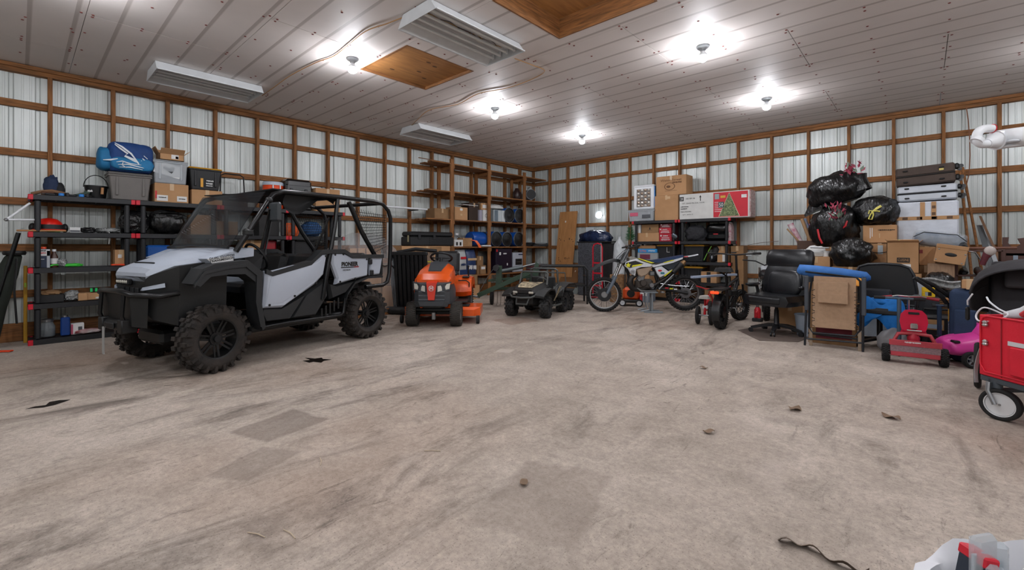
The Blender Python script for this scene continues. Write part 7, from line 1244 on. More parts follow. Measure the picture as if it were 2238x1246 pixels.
# ================================================================ jogging stroller
SP = onz(2137, 847); sv = thing('jogging_stroller', 'black jogging stroller with wide canopy behind the red wagon', 'stroller', (SP.x, SP.y, 0), rad(-95)); can = mat('canopy_black', '#2a282b', .85, var=.15, bump=.3, bs=30)
# local x forward, y to the left; the visible big wheel is on the right side
for y in (0, .62): spoked(sv, (0, y, .20), .20, .045, chrome, 20, hubr=.03, rt=.035, rz=0)
part('axle', MB().cyl((0, 0, .20), (0, .62, .20), .014, 8), dsteel, sv); spoked(sv, (.52, .31, .15), .15, .045, chrome, 16, hubr=.025, rt=.035)
for y in (.08, .54): part('frame_tube', MB().tube([(-.12, y, 1.0), (0, y, .72), (.28, y, .42), (.50, .31+(y-.31)*.3, .20)], .015, 8), plain('stroller_frame', '#3b3e42', .4, .4), sv); part('rear_strut', MB().tube([(0, y, .20), (.10, y, .62)], .014, 8), plain('stroller_frame', '#3b3e42'), sv)
soft(part('seat_back', MB().box((0, 0, 0), (.06, .46, .66)), can, sv, 0, M=X((.02, .31, .80), ry=-.25)), .03)
soft(part('head_pad', MB().box((0, 0, 0), (.06, .30, .16)), plain('pad_grey', '#3a383b', .85), sv, 0, M=X((.08, .31, .98), ry=-.25)), .025); part('seat_cushion', MB().box((.26, .31, .45), (.34, .40, .07), .03), can, sv, 35); part('grab_bar', MB().tube([(.15, .06, .66), (.45, .08, .68), (.48, .31, .68), (.45, .54, .68), (.15, .56, .66)], .022, 8), plain('foam_bar', '#26272a', .7), sv)
def canopy(u, v): a = rad(190-130*u); b = PI*v; r = .42; return (.12+r*.95*math.cos(a)*math.sin(b)**.6, .31-.36*math.cos(b)*1.0, .72+r*math.sin(a)*math.sin(b)**.6+.012*math.sin(u*18))
part('canopy', MB().sheet(canopy, 20, 16, .006), can, sv, 60)
for u in (0, .33, .66, 1.0): part('canopy_rib', MB().tube([canopy(u, .06+.88*k/14) for k in range(15)], .009, 6), plain('canopy_edge', '#2b2a2d', .8), sv)
part('canopy_hinge', MB().box((.1, -.06, .66), (.05, .03, .12), .012), ublk, sv, 0); part('white_cord', MB().tube([(.42, -.02, .86), (.40, -.05, .80), (.36, -.05, .76)], .006, 5), wplas, sv); part('push_bar', MB().tube([(-.12, .08, 1.0), (-.16, .31, 1.03), (-.12, .54, 1.0)], .018, 8), plain('foam_bar', '#26272a'), sv)
# ================================================================ the heap along the right of the back wall
def pz(px0, px1, pt, yf): return xz(px0, px1, pt, yf)
def zat(px, py, y): return ony(px, py, y).z
# ---- suitcase stack
YS = 9.35; x_, w_, zb = pz(1962, 2094, 531, YS)
carton('large cardboard box at the bottom of the suitcase stack', (x_, YS+.02, 0), w_*.98, .55, zb, 0, m=cardd)
x_, w_, zt = pz(1960, 2096, 440, YS); hh = zt-zb-.004; wb2 = thing('wrapped_box', 'tall white wrapped box crossed by brown printed tape', 'box', (x_, YS+.27, zb+.002)); wp_ = plain('white_wrap', '#c9ced6', .5, bump=.35, bs=5, bd=.05)
part('wrap', MB().box((0, 0, hh/2), (w_, .52, hh), .02), wp_, wb2, 35)
bt = mat('brown_tape', '#b08455', .4, var=.1); bt2 = plain('tape_print', '#5b4028', .6)
part('tape', MB().box((0, -.262, hh*.60), (w_*1.005, .004, .055)), bt, wb2, 0)
for x in (-.07, .11): part('tape', MB().box((x*w_, -.2645, hh*.78), (.055, .004, hh*.42)), bt, wb2, 0)
for k in range(4): part('tape_mark', MB().box((-w_*.36+k*w_*.24, -.2655, hh*.60), (w_*.09, .002, .04)), bt2, wb2, 0)
for k in range(2): part('tape_mark', MB().box((.11*w_, -.2675, hh*(.7+.16*k)), (.04, .002, hh*.07)), bt2, wb2, 0)
part('wrap_peak', MB().loft([[(-w_*.48, -.2, hh-.02), (-w_*.1, -.2, hh-.02), (-w_*.1, .2, hh-.02), (-w_*.48, .2, hh-.02)], [(-w_*.32, -.1, hh+.012), (-w_*.26, -.1, hh+.012), (-w_*.26, .1, hh+.012), (-w_*.32, .1, hh+.012)]]), wp_, wb2, 0)
def suitcase(label, x, y, z, w_, d, h, m, trim, rz=0.0, tilt=0.0, hard=True):
    t = thing('suitcase', label, 'suitcase', (x, y, z), rz, 'suitcases lying in the stack', (0, tilt))
    part('shell', MB().box((0, 0, h*.25), (w_, d, h*.49), .02), m, t, 35); part('shell', MB().box((0, 0, h*.75), (w_, d, h*.49), .02), m, t, 35); part('zip_band', MB().box((0, 0, h*.5), (w_*1.005, d*1.005, h*.10), .012), trim, t, 0)
    for s in (-.33, .28): part('foot', MB().box((s*w_, -d/2-.008, h*(.84 if hard else .8)), (.06, .02, .022), .008), ublk, t, 0); part('foot', MB().box((s*w_, -d/2-.008, h*(.20 if hard else .2)), (.06, .02, .022), .008), ublk, t, 0)
    for z in (.22, .78): part('wheel_mount', MB().box((w_/2+.02, -d*.38, h*z), (.06, .10, h*.30), .02), ublk, t, 35); part('castor', MB().cyl((w_/2+.065, -d*.41, h*z), (w_/2+.065, -d*.35, h*z), .028, 14), blackg, t); part('castor', MB().cyl((w_/2+.065, d*.35, h*z), (w_/2+.065, d*.41, h*z), .028, 14), blackg, t)
    return t
z1 = zt+.016; x_, w_, zt2 = pz(1961, 2094, 404, YS); suitcase('silver-white hard suitcase lying between brown suitcase and wrapped box', x_, YS+.25, z1, w_, .46, zt2-z1, plain('silver_shell', '#b4b9c0', .35, .2), black, .0, -.02)
z2 = zt2+.014; x_, w_, zt3 = pz(1959, 2090, 361, YS); sc_ = suitcase('dark brown fabric suitcase, topmost of the stack', x_, YS+.25, z2, w_, .46, zt3-z2, mat('brown_fabric', '#463a33', .85, var=.1, bump=.3, bs=80), plain('dark_zip', '#1f1b19', .7), .0, -.05, False); part('tag', MB().box((w_*.28, -.235, (zt3-z2)*.7), (.05, .004, .03)), plain('yellow_tag2', '#c9b86a', .6), sc_, 0)
# poles leaning beside the stack
for k, (a, b, lab) in enumerate((((2098, 372), (2112, 500), 'slim wooden pole leaning just right of the brown suitcase'), ((2104, 366), (2134, 530), 'wooden pole leaning outermost at the right of the suitcase stack'))):
    p, q = ony(*a, 10.35), ony(*b, 9.8); d = (q-p); s = p.z/(p.z-q.z); f_ = p+d*s; single('wooden_pole', lab, 'pole', MB().cyl((0, 0, .012), tuple(p-f_), .018, 8), wood['z'], f_)
# pillow pack, clear
x_, w_, zt = pz(1990, 2113, 492, 8.75); zbp = zat(2050, 541, 8.75); pp = thing('bedding_pack', 'clear zipped pack of blue-grey bedding lying over the cartons', 'bedding', (x_, 8.98, zbp+.0), .0, None, (0, .14)); part('bedding', MB().ball((0, 0, .11), (w_*.46, .18, .10), 32, 18, .06, 3, 4, None, None, .5), mat('bluegrey_bedding', '#5d6f86', .7, col2='#aab2ba', vs=4, bump=.4, bs=6, bd=.04), pp, 45); part('clear_cover', MB().ball((0, 0, .115), (w_*.50, .205, .118), 32, 18, .03, 3, 9, None, None, .42), mat('clear_cover', '#c3cad0', .06, var=0, alpha=.25, spec=.9, bump=.8, bs=6, bd=.08), pp, 45); part('piping', MB().tube([(-w_*.48, -.2, .12), (-w_*.3, -.205, .20), (w_*.3, -.205, .20), (w_*.48, -.2, .12)], .006, 5), ublk, pp)
carton('cardboard box under the clear bedding pack', (x_, 8.78, 0), w_*.85, .42, zbp-.06, 0, m=cardd)
# ---- cartons
x_, w_, zt = pz(1886, 1960, 492, 9.2); zb2 = zat(1920, 531, 9.2); carton('plain tall cardboard box under the box with a dark printed line', (x_, 9.22, 0), w_*.97, .42, zb2, 0, m=cardd); carton('cardboard box with a dark printed line under the yellow-tied bag', (x_, 9.2, zb2+.003), w_, .44, zt-zb2-.003, 0, items=(('p', .2, .72, .06, .5), ('b', -.28, .55, .02, .6, wplas), ('b', -.22, .6, .02, .5, wplas), ('b', .0, .4, .03, .25, tapem)), tape=False); zF = zt
x_, w_, zt = pz(1889, 1946, 534, 8.85); zb3 = zat(1918, 582, 8.85); carton('lower cardboard box behind the mesh chair back', (x_, 8.88, 0), w_, .3, zb3, 0, m=cardd); sm_ = carton('cardboard box with a black swoosh arrow and paper tag', (x_, 8.85, zb3+.003), w_, .32, zt-zb3-.003, 0, items=(('b', -.3, .66, .14, .22, white), ('b', .12, .75, .2, .4, plain('pale_sticker', '#b9c6cc', .6))), tape=False)
part('swoosh', MB().tube([(-w_*.42, -.163, .24), (-w_*.2, -.163, .21), (w_*.1, -.163, .20), (w_*.4, -.163, .22)], .006, 4), ink, sm_)
x_, w_, zt = pz(1938, 2009, 530, 8.45); zb4 = zat(1972, 597, 8.45); carton('wide cardboard box beneath the open kitchenware box', (x_, 8.44, zat(1972, 615, 8.44)), w_*1.15, .4, zb4-zat(1972, 615, 8.44)-.003, 0); carton('grey plastic-covered box low beneath the open kitchenware box', (x_+.05, 8.44, 0), w_*1.0, .4, zat(1972, 615, 8.44)-.004, 0, m=plain('grey_slate_box', '#6f767d', .5, bump=.1), tape=False)
cu = carton('open cardboard box stamped with a black kitchenware label, lime tool inside', (x_, 8.45, zb4+.003), w_, .36, zt-zb4-.003, 0, open_=True, items=(('b', .02, .42, .40, .16, ink), ('t', 'CUISINE', .02, .425, .09, .34, card), ('b', .10, .22, .30, .14, white), ('b', -.1, .10, .5, .012, plain('brown_ink', '#6b4a30'))))
part('lime_tool', MB().tube([(-.08, .05, zt-zb4-.06), (-.04, .02, zt-zb4+.03)], .018, 8), plain('lime_green', '#7fd83a', .4), cu)
for f_ in [c for c in cu.children if c.name.startswith('flap')]: f_.scale = (1, 1, .35)
x_, w_, zt = pz(2040, 2108, 535, 8.25); zb5 = zat(2070, 578, 8.25); wgm = mat('woodgrain_carton', '#8a6c54', .8, col2='#a5876c', vs=3, stretch=(18, 2, 2)); x6, w6, zt6 = pz(2023, 2082, 577, 8.3); carton('wood-grain patterned box under the tilted carton with hand hole', (x6+.02, 8.3, zat(2055, 606, 8.3)), w6, .36, zt6-zat(2055, 606, 8.3), 0, m=wgm, tape=False)
tl = carton('tilted cardboard file box with an oval hand hole', (x_, 8.22, zb5+.012), w_, .36, (zt-zb5)*.92, 0, tape=False, tilt=(0, .17)); part('hand_hole', MB().ball((0, -.181, (zt-zb5)*.45), (.06, .004, .025), 16, 6), ublk, tl); part('lid', MB().box((0, 0, (zt-zb5)*.92-.02), (w_*1.03, .375, .05), .004), card, tl, 0)
for a, b in ((-.42, .75), (-.45, .15), (.45, .6), (.4, .1)): part('button', MB().lathe([(.010, 0), (.008, .004), (.002, .005)], 8, X((a*w_, -.181, b*(zt-zb5)*.9), rx=PI/2)), steel, tl)
x_, w_, zt = pz(2005, 2045, 540, 8.55); carton('smaller cardboard box with red sticker left of the tilted file box', (x_, 8.6, zat(2025, 580, 8.55)), w_, .3, zt-zat(2025, 580, 8.55), 0, items=(('b', -.3, .75, .2, .2, plain('dull_red_sticker', '#7b2a2c', .6)),), tape=False); carton('cardboard box beneath the smaller box with red sticker', (x_, 8.62, 0), w_, .3, zat(2025, 580, 8.55)-.003, 0, m=cardd)
# black bag, wicker basket, yellow tag, speakers below
x_, w_, zt = pz(2022, 2086, 600, 7.9); zb6 = zat(2054, 638, 7.9); single('sheet_bag', 'flat black plastic bag with clear band under the wood-grain box', 'bag', MB().ball((0, 0, .13), (w_/2, .2, (zt-zb6)*.5), 28, 16, .15, 3, 33, None, .12, .8), bagm, (x_, 8.12, zb6), smooth=60); single('clear_band_bag', 'crinkled clear bag hanging over the flat black bag', 'bag', MB().sheet(lambda u, v: (-.19+.38*u, -.03*math.sin(u*PI)-.02*math.sin(v*9), .10-.10*v+.02*math.sin(u*6)), 10, 6, .004), foil, (x_, 7.87, zb6+.06), smooth=60)
carton('dark storage box under the flat black bag', (x_, 8.0, 0), w_*1.05, .4, zb6-.002, 0, m=plain('charcoal_box', '#22252a', .6), tape=False)
p = ony(2057, 672, 7.6); wk = thing('wicker_basket', 'round wicker basket with a thick handle rim behind the scooters', 'basket', (p.x, 7.72, zat(2057, 690, 7.6))); wkm = mat('wicker', '#8a6238', .8, col2='#5f4124', vs=18, stretch=(1, 1, 6), bump=.8, bs=30)
for k in range(7): part('weave_ring', MB().ring([(.13+.012*k*.5+.011*math.cos(t*PI/3), .012+.022*k+.011*math.sin(t*PI/3)) for t in range(6)], 20), wkm, wk)
part('rim_handle', MB().tube([(-.20, -.14, .20), (0, -.16, .205), (.26, -.15, .215)], [.022, .018, .028], 8), plain('pale_wood', '#a5764a'), wk); carton('cardboard box carrying the wicker basket', (p.x, 7.55, 0), .36, .34, zat(2057, 690, 7.6)-.002, 0, m=plain('charcoal_box', '#22252a'), tape=False)
p = ony(2029, 638, 7.45); yt = thing('yellow_bracket', 'yellow plastic caddy with square window behind the tricycle handlebar', 'caddy', (p.x, 7.5, zat(2029, 650, 7.45)), .1); 
for (c, s) in (((0, 0, .09), (.12, .03, .06)), ((-.045, 0, .03), (.03, .03, .06)), ((.045, 0, .03), (.03, .03, .06)), ((0, 0, .006), (.12, .03, .012))): part('frame_side', MB().box(c, s, .004), plain('caddy_yellow', '#e0b81e', .4), yt, 0)
carton('pale upright foam panel behind the tricycle handlebar', (ony(2012, 640, 7.8).x, 7.8, 0), .14, .1, zat(2012, 618, 7.8), 0, m=plain('foam_white', '#b5bcc6', .6), tape=False, name='foam_block', cat='foam block')
carton('box supporting the yellow caddy, dark', (p.x, 7.42, 0), .2, .2, zat(2029, 650, 7.45)-.002, 0, m=plain('charcoal_box', '#22252a'), tape=False)
p = onz(2052, 772); bt_ = thing('battery_charger', 'black tool charger box with orange and white label behind the navy scooter', 'charger', (p.x-.02, p.y+.12, 0), .1); part('case', MB().box((0, 0, .22), (.34, .26, .44), .03), black, bt_, 0); part('label_plate', MB().box((-.04, -.133, .33), (.18, .006, .12)), plain('label_sand', '#b08a5c', .5), bt_, 0); part('label_plate', MB().box((-.04, -.138, .31), (.15, .004, .05)), plain('label_pale', '#9fb0bd', .5), bt_, 0); part('vent', MB().box((.02, -.133, .12), (.22, .008, .12), .003), ublk, bt_, 0); part('handle', MB().tube([(-.12, 0, .43), (-.11, 0, .50), (.11, 0, .50), (.12, 0, .43)], .015, 8), black, bt_)
# ---- refuse bags
flw = mat('dusty_red_leaf', '#8c2c40', .7, col2='#b85066', vs=10); lfm = plain('grey_green_leaf', '#7a8a78', .7)
def sprig(t, n, c, sp, seed, up=.2):
    r = random.Random(seed)
    for k in range(n):
        a = r.random()*2*PI; d = r.random()**.6*sp; l_ = r.uniform(.07, .12); M = X((c[0]+d*math.cos(a), c[1]-abs(d*math.sin(a))*.5, c[2]+r.random()*up), rx=r.uniform(.6, 1.6), ry=r.uniform(-.8, .8), rz=r.random()*6)
        part('leaf', MB().loft([[(0, 0, -.001), (.001, 0, 0), (0, 0, .001)], [(-.5*l_*.5, l_*.45, .004), (0, l_*.45, .012), (.5*l_*.5, l_*.45, .004)], [(0, l_, 0), (.001, l_, 0), (0, l_, .001)]]), flw if r.random() < .85 else lfm, t, 0, M=M)
def wrinkly(rx, ry, rz, seed, knot=None, amp=.13, n=48):
    mb = MB(); rings = []
    for i in range(29):
        t = PI*i/28; ring = []
        for k in range(n):
            a = 2*PI*k/n; v = Vector((math.sin(t)*math.cos(a), math.sin(t)*math.sin(a), math.cos(t))); v = Vector([math.copysign(abs(q)**.85, q) for q in v])
            s = 1+amp*(noise.noise(v*1.8+Vector((seed*5.1, 2, seed)))*1.3+.35*noise.noise(v*5+Vector((seed, 1, 4)))); s += .028*(1-abs(noise.noise(Vector((v.x*7+seed, v.y*7, v.z*2.2))))*3)
            if knot: kd = Vector(knot).normalized(); e = max(0, v.normalized().dot(kd)-.55)/.45; s += .05*e*math.sin(14*math.atan2(v.cross(kd).x+v.cross(kd).z, v.y+v.z*.3))+(.0 if e < .9 else -.05)
            ring.append((v.x*rx*s, v.y*ry*s, max(v.z*rz*s, -rz*.86)+rz*.86))
        rings.append(ring)
    return mb.loft([r[::-1] for r in rings])
# supports
x_, w_, zt = pz(1778, 1862, 540, 9.1); carton('tall cardboard box under the black bag of red foliage', (x_, 9.12, 0), w_, .5, zt, 0, m=cardd); zM = zt
xm, wm_, zmt = pz(1764, 1872, 446, 8.95); hm_ = zmt-zM; mb_ = thing('refuse_bag', 'black bag with red drawstring and red foliage sticking out, middle of the heap', 'bag', (xm, 9.3, zM+.003)); part('bag', wrinkly(wm_*.5, .27, hm_*.53, 2), bagm, mb_, 60); sprig(mb_, 46, (.06, -.30, hm_*.60), .14, 4, .26); part('drawstring', MB().tube([(-wm_*.30, -.24, hm_*.42), (-wm_*.26, -.27, hm_*.22), (-wm_*.2, -.26, hm_*.08)], .016, 6), plain('drawstring_red', '#c2202a', .4), mb_); part('drawstring', MB().tube([(wm_*.30, -.24, hm_*.60), (wm_*.27, -.26, hm_*.48), (wm_*.22, -.25, hm_*.44)], .016, 6), plain('drawstring_red', '#c2202a'), mb_)
xk, wk_, zkt = pz(1857, 1964, 427, 9.1); hk = zkt-zF; yb_ = thing('refuse_bag', 'round black bag tied with a yellow ribbon', 'bag', (xk, 9.42, zF+.003)); part('bag', wrinkly(wk_*.52, .30, hk*.54, 5, (-.1, -1, -.05), .10), bagm, yb_, 60)
yr = plain('ribbon_yellow', '#d8cf6a', .5); kx, kz = -.01, hk*.46
for pts in (((0, 0), (.05, .05), (.10, .085), (.11, .07), (.05, .03), (0, 0)), ((0, 0), (-.03, -.06), (-.05, -.12), (-.01, -.13), (.01, -.06), (0, 0)), ((0, 0), (.06, .0), (.09, -.01)), ((0, 0), (-.04, .01), (-.05, -.04))): part('ribbon_loop', MB().tube([(kx+a, -.325, kz+b) for a, b in pts], .010, 6), yr, yb_)
xt_, wt_, ztt = pz(1772, 1902, 362, 9.1); zT = zmt+.01; ht_ = ztt-zT; tb2 = thing('refuse_bag', 'largest black bag, topmost of the heap, with red flowers at its mouth', 'bag', (xt_-.02, 9.42, zT+.02), .0, None, (0, -.30)); part('bag', wrinkly(wt_*.50, .28, ht_*.45, 8, None, .14), bagm, tb2, 60); part('bag_corner', MB().loft([[(-.16, -.24, .02), (-.16, .2, .02), (-.18, 0, .40)], [(-.36, -.12, .0), (-.36, .10, .0), (-.37, 0, .22)], [(-.55, -.03, -.04), (-.55, .02, -.04), (-.55, 0, .0)]]), bagm, tb2, 60); part('bag_mouth', MB().loft([[(.30+.16*math.cos(a)*s, -.02+.16*math.sin(a)*s, z) for a in [2*PI*k/14 for k in range(14)]] for z, s in ((.10, 1.1), (.28, 1.0), (.36, 1.15), (.34, 1.0), (.26, .85))], cap=False), bagm, tb2, 60); sprig(tb2, 34, (.32, -.12, .37), .16, 9, .18); part('petal_mass', MB().ball((.32, -.03, .36), (.12, .08, .05), 16, 10, .3, 4, 3), flw, tb2, 60)
xl, wl_, zlt = pz(1812, 1906, 525, 8.4); zL = zat(1855, 584, 8.4); carton('cardboard box under the slumped black bag behind the blue carry bag', (xl, 8.45, 0), wl_*.9, .4, zL, 0, m=cardd); lb_ = thing('refuse_bag', 'slumped black bag with red drawstring just above the blue carry bag', 'bag', (xl, 8.66, zL+.003)); part('bag', wrinkly(wl_*.52, .24, (zlt-zL)*.55, 11, None, .2), bagm, lb_, 60); part('drawstring', MB().tube([(-wl_*.35, -.14, (zlt-zL)*.7), (-wl_*.2, -.1, (zlt-zL)*.9), (0, -.08, (zlt-zL)*.98)], .012, 6), plain('drawstring_red', '#c2202a'), lb_)
# ---- brown fabric bin with wrapping rolls, cartons in front of it
x_, w_, zt = pz(1754, 1814, 561, 8.6); carton('long low cardboard box behind the office chair', (x_, 8.6, zat(1784, 583, 8.6)), w_, .32, zt-zat(1784, 583, 8.6), 0); carton('cardboard box standing beneath the long low cardboard box', (x_, 8.62, 0), w_*.95, .3, zat(1784, 583, 8.6)-.003, 0, m=cardd); zc = zt
single('white_cloth_bag', 'heap of white cloth on the long low cardboard box', 'cloth', MB().ball((0, 0, .06), (w_*.42, .14, zat(1775, 541, 8.7)-zc-.03), 24, 12, .2, 2.5, 19, None, .055), plain('white_cloth', '#c9c9c6'), (x_-.03, 8.78, zc+.002), smooth=60)
p = ony(1806, 552, 8.7); single('white_mug', 'white roll standing on the long low cardboard box', 'roll', MB().lathe([(.045, 0), (.047, .09), (.02, .09), (.018, .02), (.003, .02)], 18), white, (p.x, 8.72, zc+.002))
x_, w_, zt = pz(1742, 1800, 526, 9.3); zb7 = zat(1770, 552, 9.3); fb = thing('fabric_bin', 'brown fabric bin holding rolls of wrapping paper', 'fabric bin', (x_, 9.5, zb7)); hb_ = zt-zb7; bf = plain('brown_felt', '#4e3a30', .9, bump=.2)
for (c, s) in (((0, -.16, hb_/2), (w_, .012, hb_)), ((0, .16, hb_/2), (w_, .012, hb_)), ((-w_/2, 0, hb_/2), (.012, .33, hb_)), ((w_/2, 0, hb_/2), (.012, .33, hb_)), ((0, 0, .006), (w_, .33, .012))): part('bin_wall', MB().box(c, s, .003), bf, fb, 0)
carton('tall cardboard box under the brown fabric bin', (x_-.10, 9.32, 0), w_*.55, .38, zb7-.002, 0, m=cardd)
def roll(a, b, y, r, m, lab): p, q = ony(*a, y), ony(*b, y+.05); single('paper_roll', lab, 'wrapping roll', MB().cyl((0, 0, 0), tuple(p-q), r, 14), m, q)
roll((1752, 478), (1772, 530), 9.42, .028, plain('kraft_roll', '#a5825e', .7), 'plain kraft wrapping roll in the brown fabric bin'); roll((1759, 477), (1778, 530), 9.5, .024, mat('bright_roll', '#d8a02a', .5, col2='#3f86b8', vs=10), 'yellow and blue patterned wrapping roll in the brown fabric bin'); roll((1771, 489), (1779, 530), 9.44, .024, mat('blue_roll', '#2f6fc4', .5, col2='#d25a78', vs=16), 'bright blue patterned wrapping roll in the brown fabric bin')
roll((1720, 500), (1750, 532), 9.42, .014, plain('kraft_roll', '#a5825e'), 'thin brown stick slanting left out of the fabric bin'); roll((1727, 489), (1752, 536), 9.5, .05, mat('floral_roll', '#d8d2d2', .6, col2='#b86a80', vs=14), 'white floral wrapping roll at the left of the fabric bin')
p, q = ony(1771, 541, 8.6), ony(1812, 542, 8.6); single('metal_rod', 'short silver rod lying in front of the fabric bin', 'rod', MB().cyl((0, 0, 0), tuple(q-p), .012, 10), steel, p)
# ---- far right: rack, golf club, headboard, strips, blue suitcase
x_, w_, zt = pz(2078, 2140, 632, 6.75); nb = thing('luggage_case', 'dark navy soft suitcase standing behind the pink car', 'suitcase', (x_, 6.95, 0), -.1); nvm = mat('navy_fabric', '#1b2f4c', .8, var=.12, bump=.2, bs=60); soft(part('body', MB().box((0, 0, zt/2), (w_, .30, zt-.02)), nvm, nb, 0), .06); soft(part('front_pocket', MB().box((.02, -.16, zt*.42), (w_*.8, .05, zt*.6)), nvm, nb, 0), .02); part('yellow_patch', MB().box((-w_/2-.004, -.05, zt*.62), (.01, .10, .14), .004), plain('patch_gold', '#b98a2c', .6), nb, 0); part('patch_print', MB().box((-w_/2-.004, -.05, zt*.45), (.01, .10, .16), .004), mat('white_print', '#98a2ae', .6, col2='#2a3a52', vs=60), nb, 0)
x2, w2_, zt2 = pz(2120, 2156, 613, 6.75); carton('small cardboard box standing on the navy suitcase', (x2-.06, 6.80, zt+.002), w2_, .2, zt2-zt-.004, -.1, tape=True)
shr = thing('shoe_rack', 'brown wooden rack crowded with dark shoes right of the tilted carton', 'rack', (ony(2140, 600, 8.6).x, 8.75, 0)); rkm = plain('brown_rack', '#4a2e26', .6); zr = zat(2140, 545, 8.6)
for x in (-.22, .22): part('post', MB().box((x, 0, zr/2), (.045, .28, zr), .006), rkm, shr, 0)
for k in range(4): part('shelf', MB().box((0, 0, .18+k*(zr-.2)/3), (.44, .28, .022), .003), rkm, shr, 0)
part('top_rail', MB().cyl((-.3, -.1, zr+.01), (.34, -.1, zr+.02), .016, 8), plain('rail_brown', '#6b4434', .6), shr)
r3 = random.Random(2)
for k in range(7):
    zz = .18+(1+k//3)*(zr-.2)/3+.012; xx = -.14+.14*(k % 3); 
    if k//3 > 2: continue
    o = single('shoe', ('dark shoe on the %s shelf of the brown rack, %s' % (('second', 'third', 'top')[k//3], ('left', 'middle', 'right')[k % 3])), 'shoe', MB().loft([[(w_*math.cos(a), y, h*.5+h*.5*math.sin(a)) for a in [2*PI*q/10 for q in range(10)]] for y, w_, h in ((-.13, .02, .04), (-.10, .042, .06), (0, .045, .08), (.08, .042, .11), (.12, .03, .10))]), (blackg, plain('brown_shoe', '#3a221c', .4), plain('maroon_shoe', '#4d1f22', .4))[k % 3], (shr.location.x+xx, 8.74, zz+.0), smooth=50, group='dark shoes on the brown rack')
p = ony(2162, 552, 8.2); gc = thing('golf_club', 'burgundy and white golf club head cover pointing up beside the shoe rack', 'golf club', (p.x, 8.25, 0)); part('shaft', MB().cyl((0, 0, 0), (-.02, 0, p.z-.05), .008, 8), steel, gc); part('cover', MB().tube([(-.06, 0, p.z-.16), (-.03, 0, p.z-.06), (.0, 0, p.z)], [.028, .035, .05], 12), plain('burgundy', '#5c1f2a', .6), gc); part('cover_panel', MB().ball((.01, -.02, p.z+.02), (.055, .045, .06), 16, 10), plain('cover_white', '#b9aea8', .6), gc); part('loop', MB().tube([(-.05, 0, p.z-.14), (-.12, 0, p.z+.0), (-.22, 0, p.z+.02), (-.26, 0, p.z-.06)], .01, 6), chrome, gc)
x_, w_, zt = pz(2192, 2320, 518, 9.2); hb2 = thing('carved_headboard', 'dark brown scroll-carved wooden headboard behind the stroller', 'headboard', (x_, 9.25, 0)); hz = zat(2230, 540, 9.2); part('panel', MB().box((0, 0, hz/2-.04), (w_, .04, hz-.08), .006), rkm, hb2, 0)
sc1 = [(-w_/2, hz-.12), (-w_/2, zt), (-w_/2+.06, zt), (-w_/2+.05, zt-.08), (-w_/2+.10, zt-.16), (-w_/2+.17, zt-.10), (-w_/2+.14, zt-.02), (-w_/2+.20, zt-.01), (-w_/2+.25, zt-.12), (-w_/2+.30, hz-.02), (-w_/2+.40, hz+.02), (w_/2, hz-.02), (w_/2, hz-.12)]; part('scroll_crest', MB().prism(sc1, -.02, .02), rkm, hb2, 0)
for k in range(4): part('slat_gap', MB().box((-w_/2+.12+.13*k, -.024, hz-.16), (.045, .008, .09), .002), plain('pale_gap', '#7f8c99', .5), hb2, 0)
for k, (a, b, w_, m_, lab) in enumerate((((2141, 492), (2156, 545), .07, plain('strip_grey', '#7d8286', .4, .5), 'grey metal strip leaning on the wall behind the golf club'), ((2148, 497), (2166, 545), .05, plain('strip_white', '#b9bec2', .4), 'white metal strip leaning beside the grey one'), ((2142, 472), (2172, 540), .03, plain('strip_wood', '#7c5a40', .6), 'thin brown strip leaning outermost near the headboard'))):
    p, q = ony(*a, 10.4), ony(*b, 10.0); d = q-p; f_ = p+d*(p.z/(p.z-q.z)); t3 = (p-f_); single('leaning_strip', lab, 'strip', MB().loft([[(-w_/2, 0, 0), (w_/2, 0, 0), (w_/2, .01, 0), (-w_/2, .01, 0)], [(t3.x-w_/2, t3.y, t3.z), (t3.x+w_/2, t3.y, t3.z), (t3.x+w_/2, t3.y+.01, t3.z), (t3.x-w_/2, t3.y+.01, t3.z)]]), m_, f_, smooth=0)
# thin cord hanging on the back wall
P = [ony(*q, WB-.1) for q in ((2112, 235), (2116, 262), (2119, 300), (2120, 340), (2118, 380), (2112, 405))]; single('hanging_cord', 'thin brown cord hanging on the back wall above the suitcases', 'cord', MB().tube([tuple(p-P[0]) for p in P], .008, 6), plain('cord_brown', '#7c5038', .7), P[0])
P = [ony(*q, WB-.1) for q in ((1634, 536), (1660, 531), (1690, 528), (1702, 527))]; single('wall_wire', 'slack thin wire along the back wall right of the shelf unit', 'wire', MB().tube([tuple(p-P[0]) for p in P], .006, 5), plain('wire_grey', '#7a7068', .6), P[0])
# ================================================================ white vent pipe at upper right, hung from the ceiling beyond the frame
D = 4.3; pv = thing('vent_pipe', 'white plastic pipe assembly with a curved elbow at the upper right edge', 'pipe', at(2165, 300, D)); O_ = Vector(pv.location); wpv = plain('pvc_white', '#e2e4e6', .35)
def Q(px, py, d=D): return tuple(at(px, py, d)-O_)
part('elbow', MB().tube(spath([Q(2168, 281, D+.0), Q(2150, 282), Q(2139, 288), Q(2135, 299), Q(2138, 310), Q(2147, 315), Q(2160, 314)], 5), .038, 18), wpv, pv); part('elbow_ring', MB().cyl(Q(2133, 310), Q(2138, 303), .05, 16), wpv, pv); part('reducer', MB().tube([Q(2158, 314), Q(2168, 311), Q(2178, 307)], [.045, .06, .085], 18), wpv, pv); part('canister', MB().tube([Q(2176, 307), Q(2200, 303), Q(2260, 296, D-.2), Q(2330, 288, D-.4)], .092, 20), wpv, pv); part('lower_rail', MB().tube([Q(2178, 322), Q(2260, 312, D-.2), Q(2330, 302, D-.4)], .014, 8), wpv, pv)
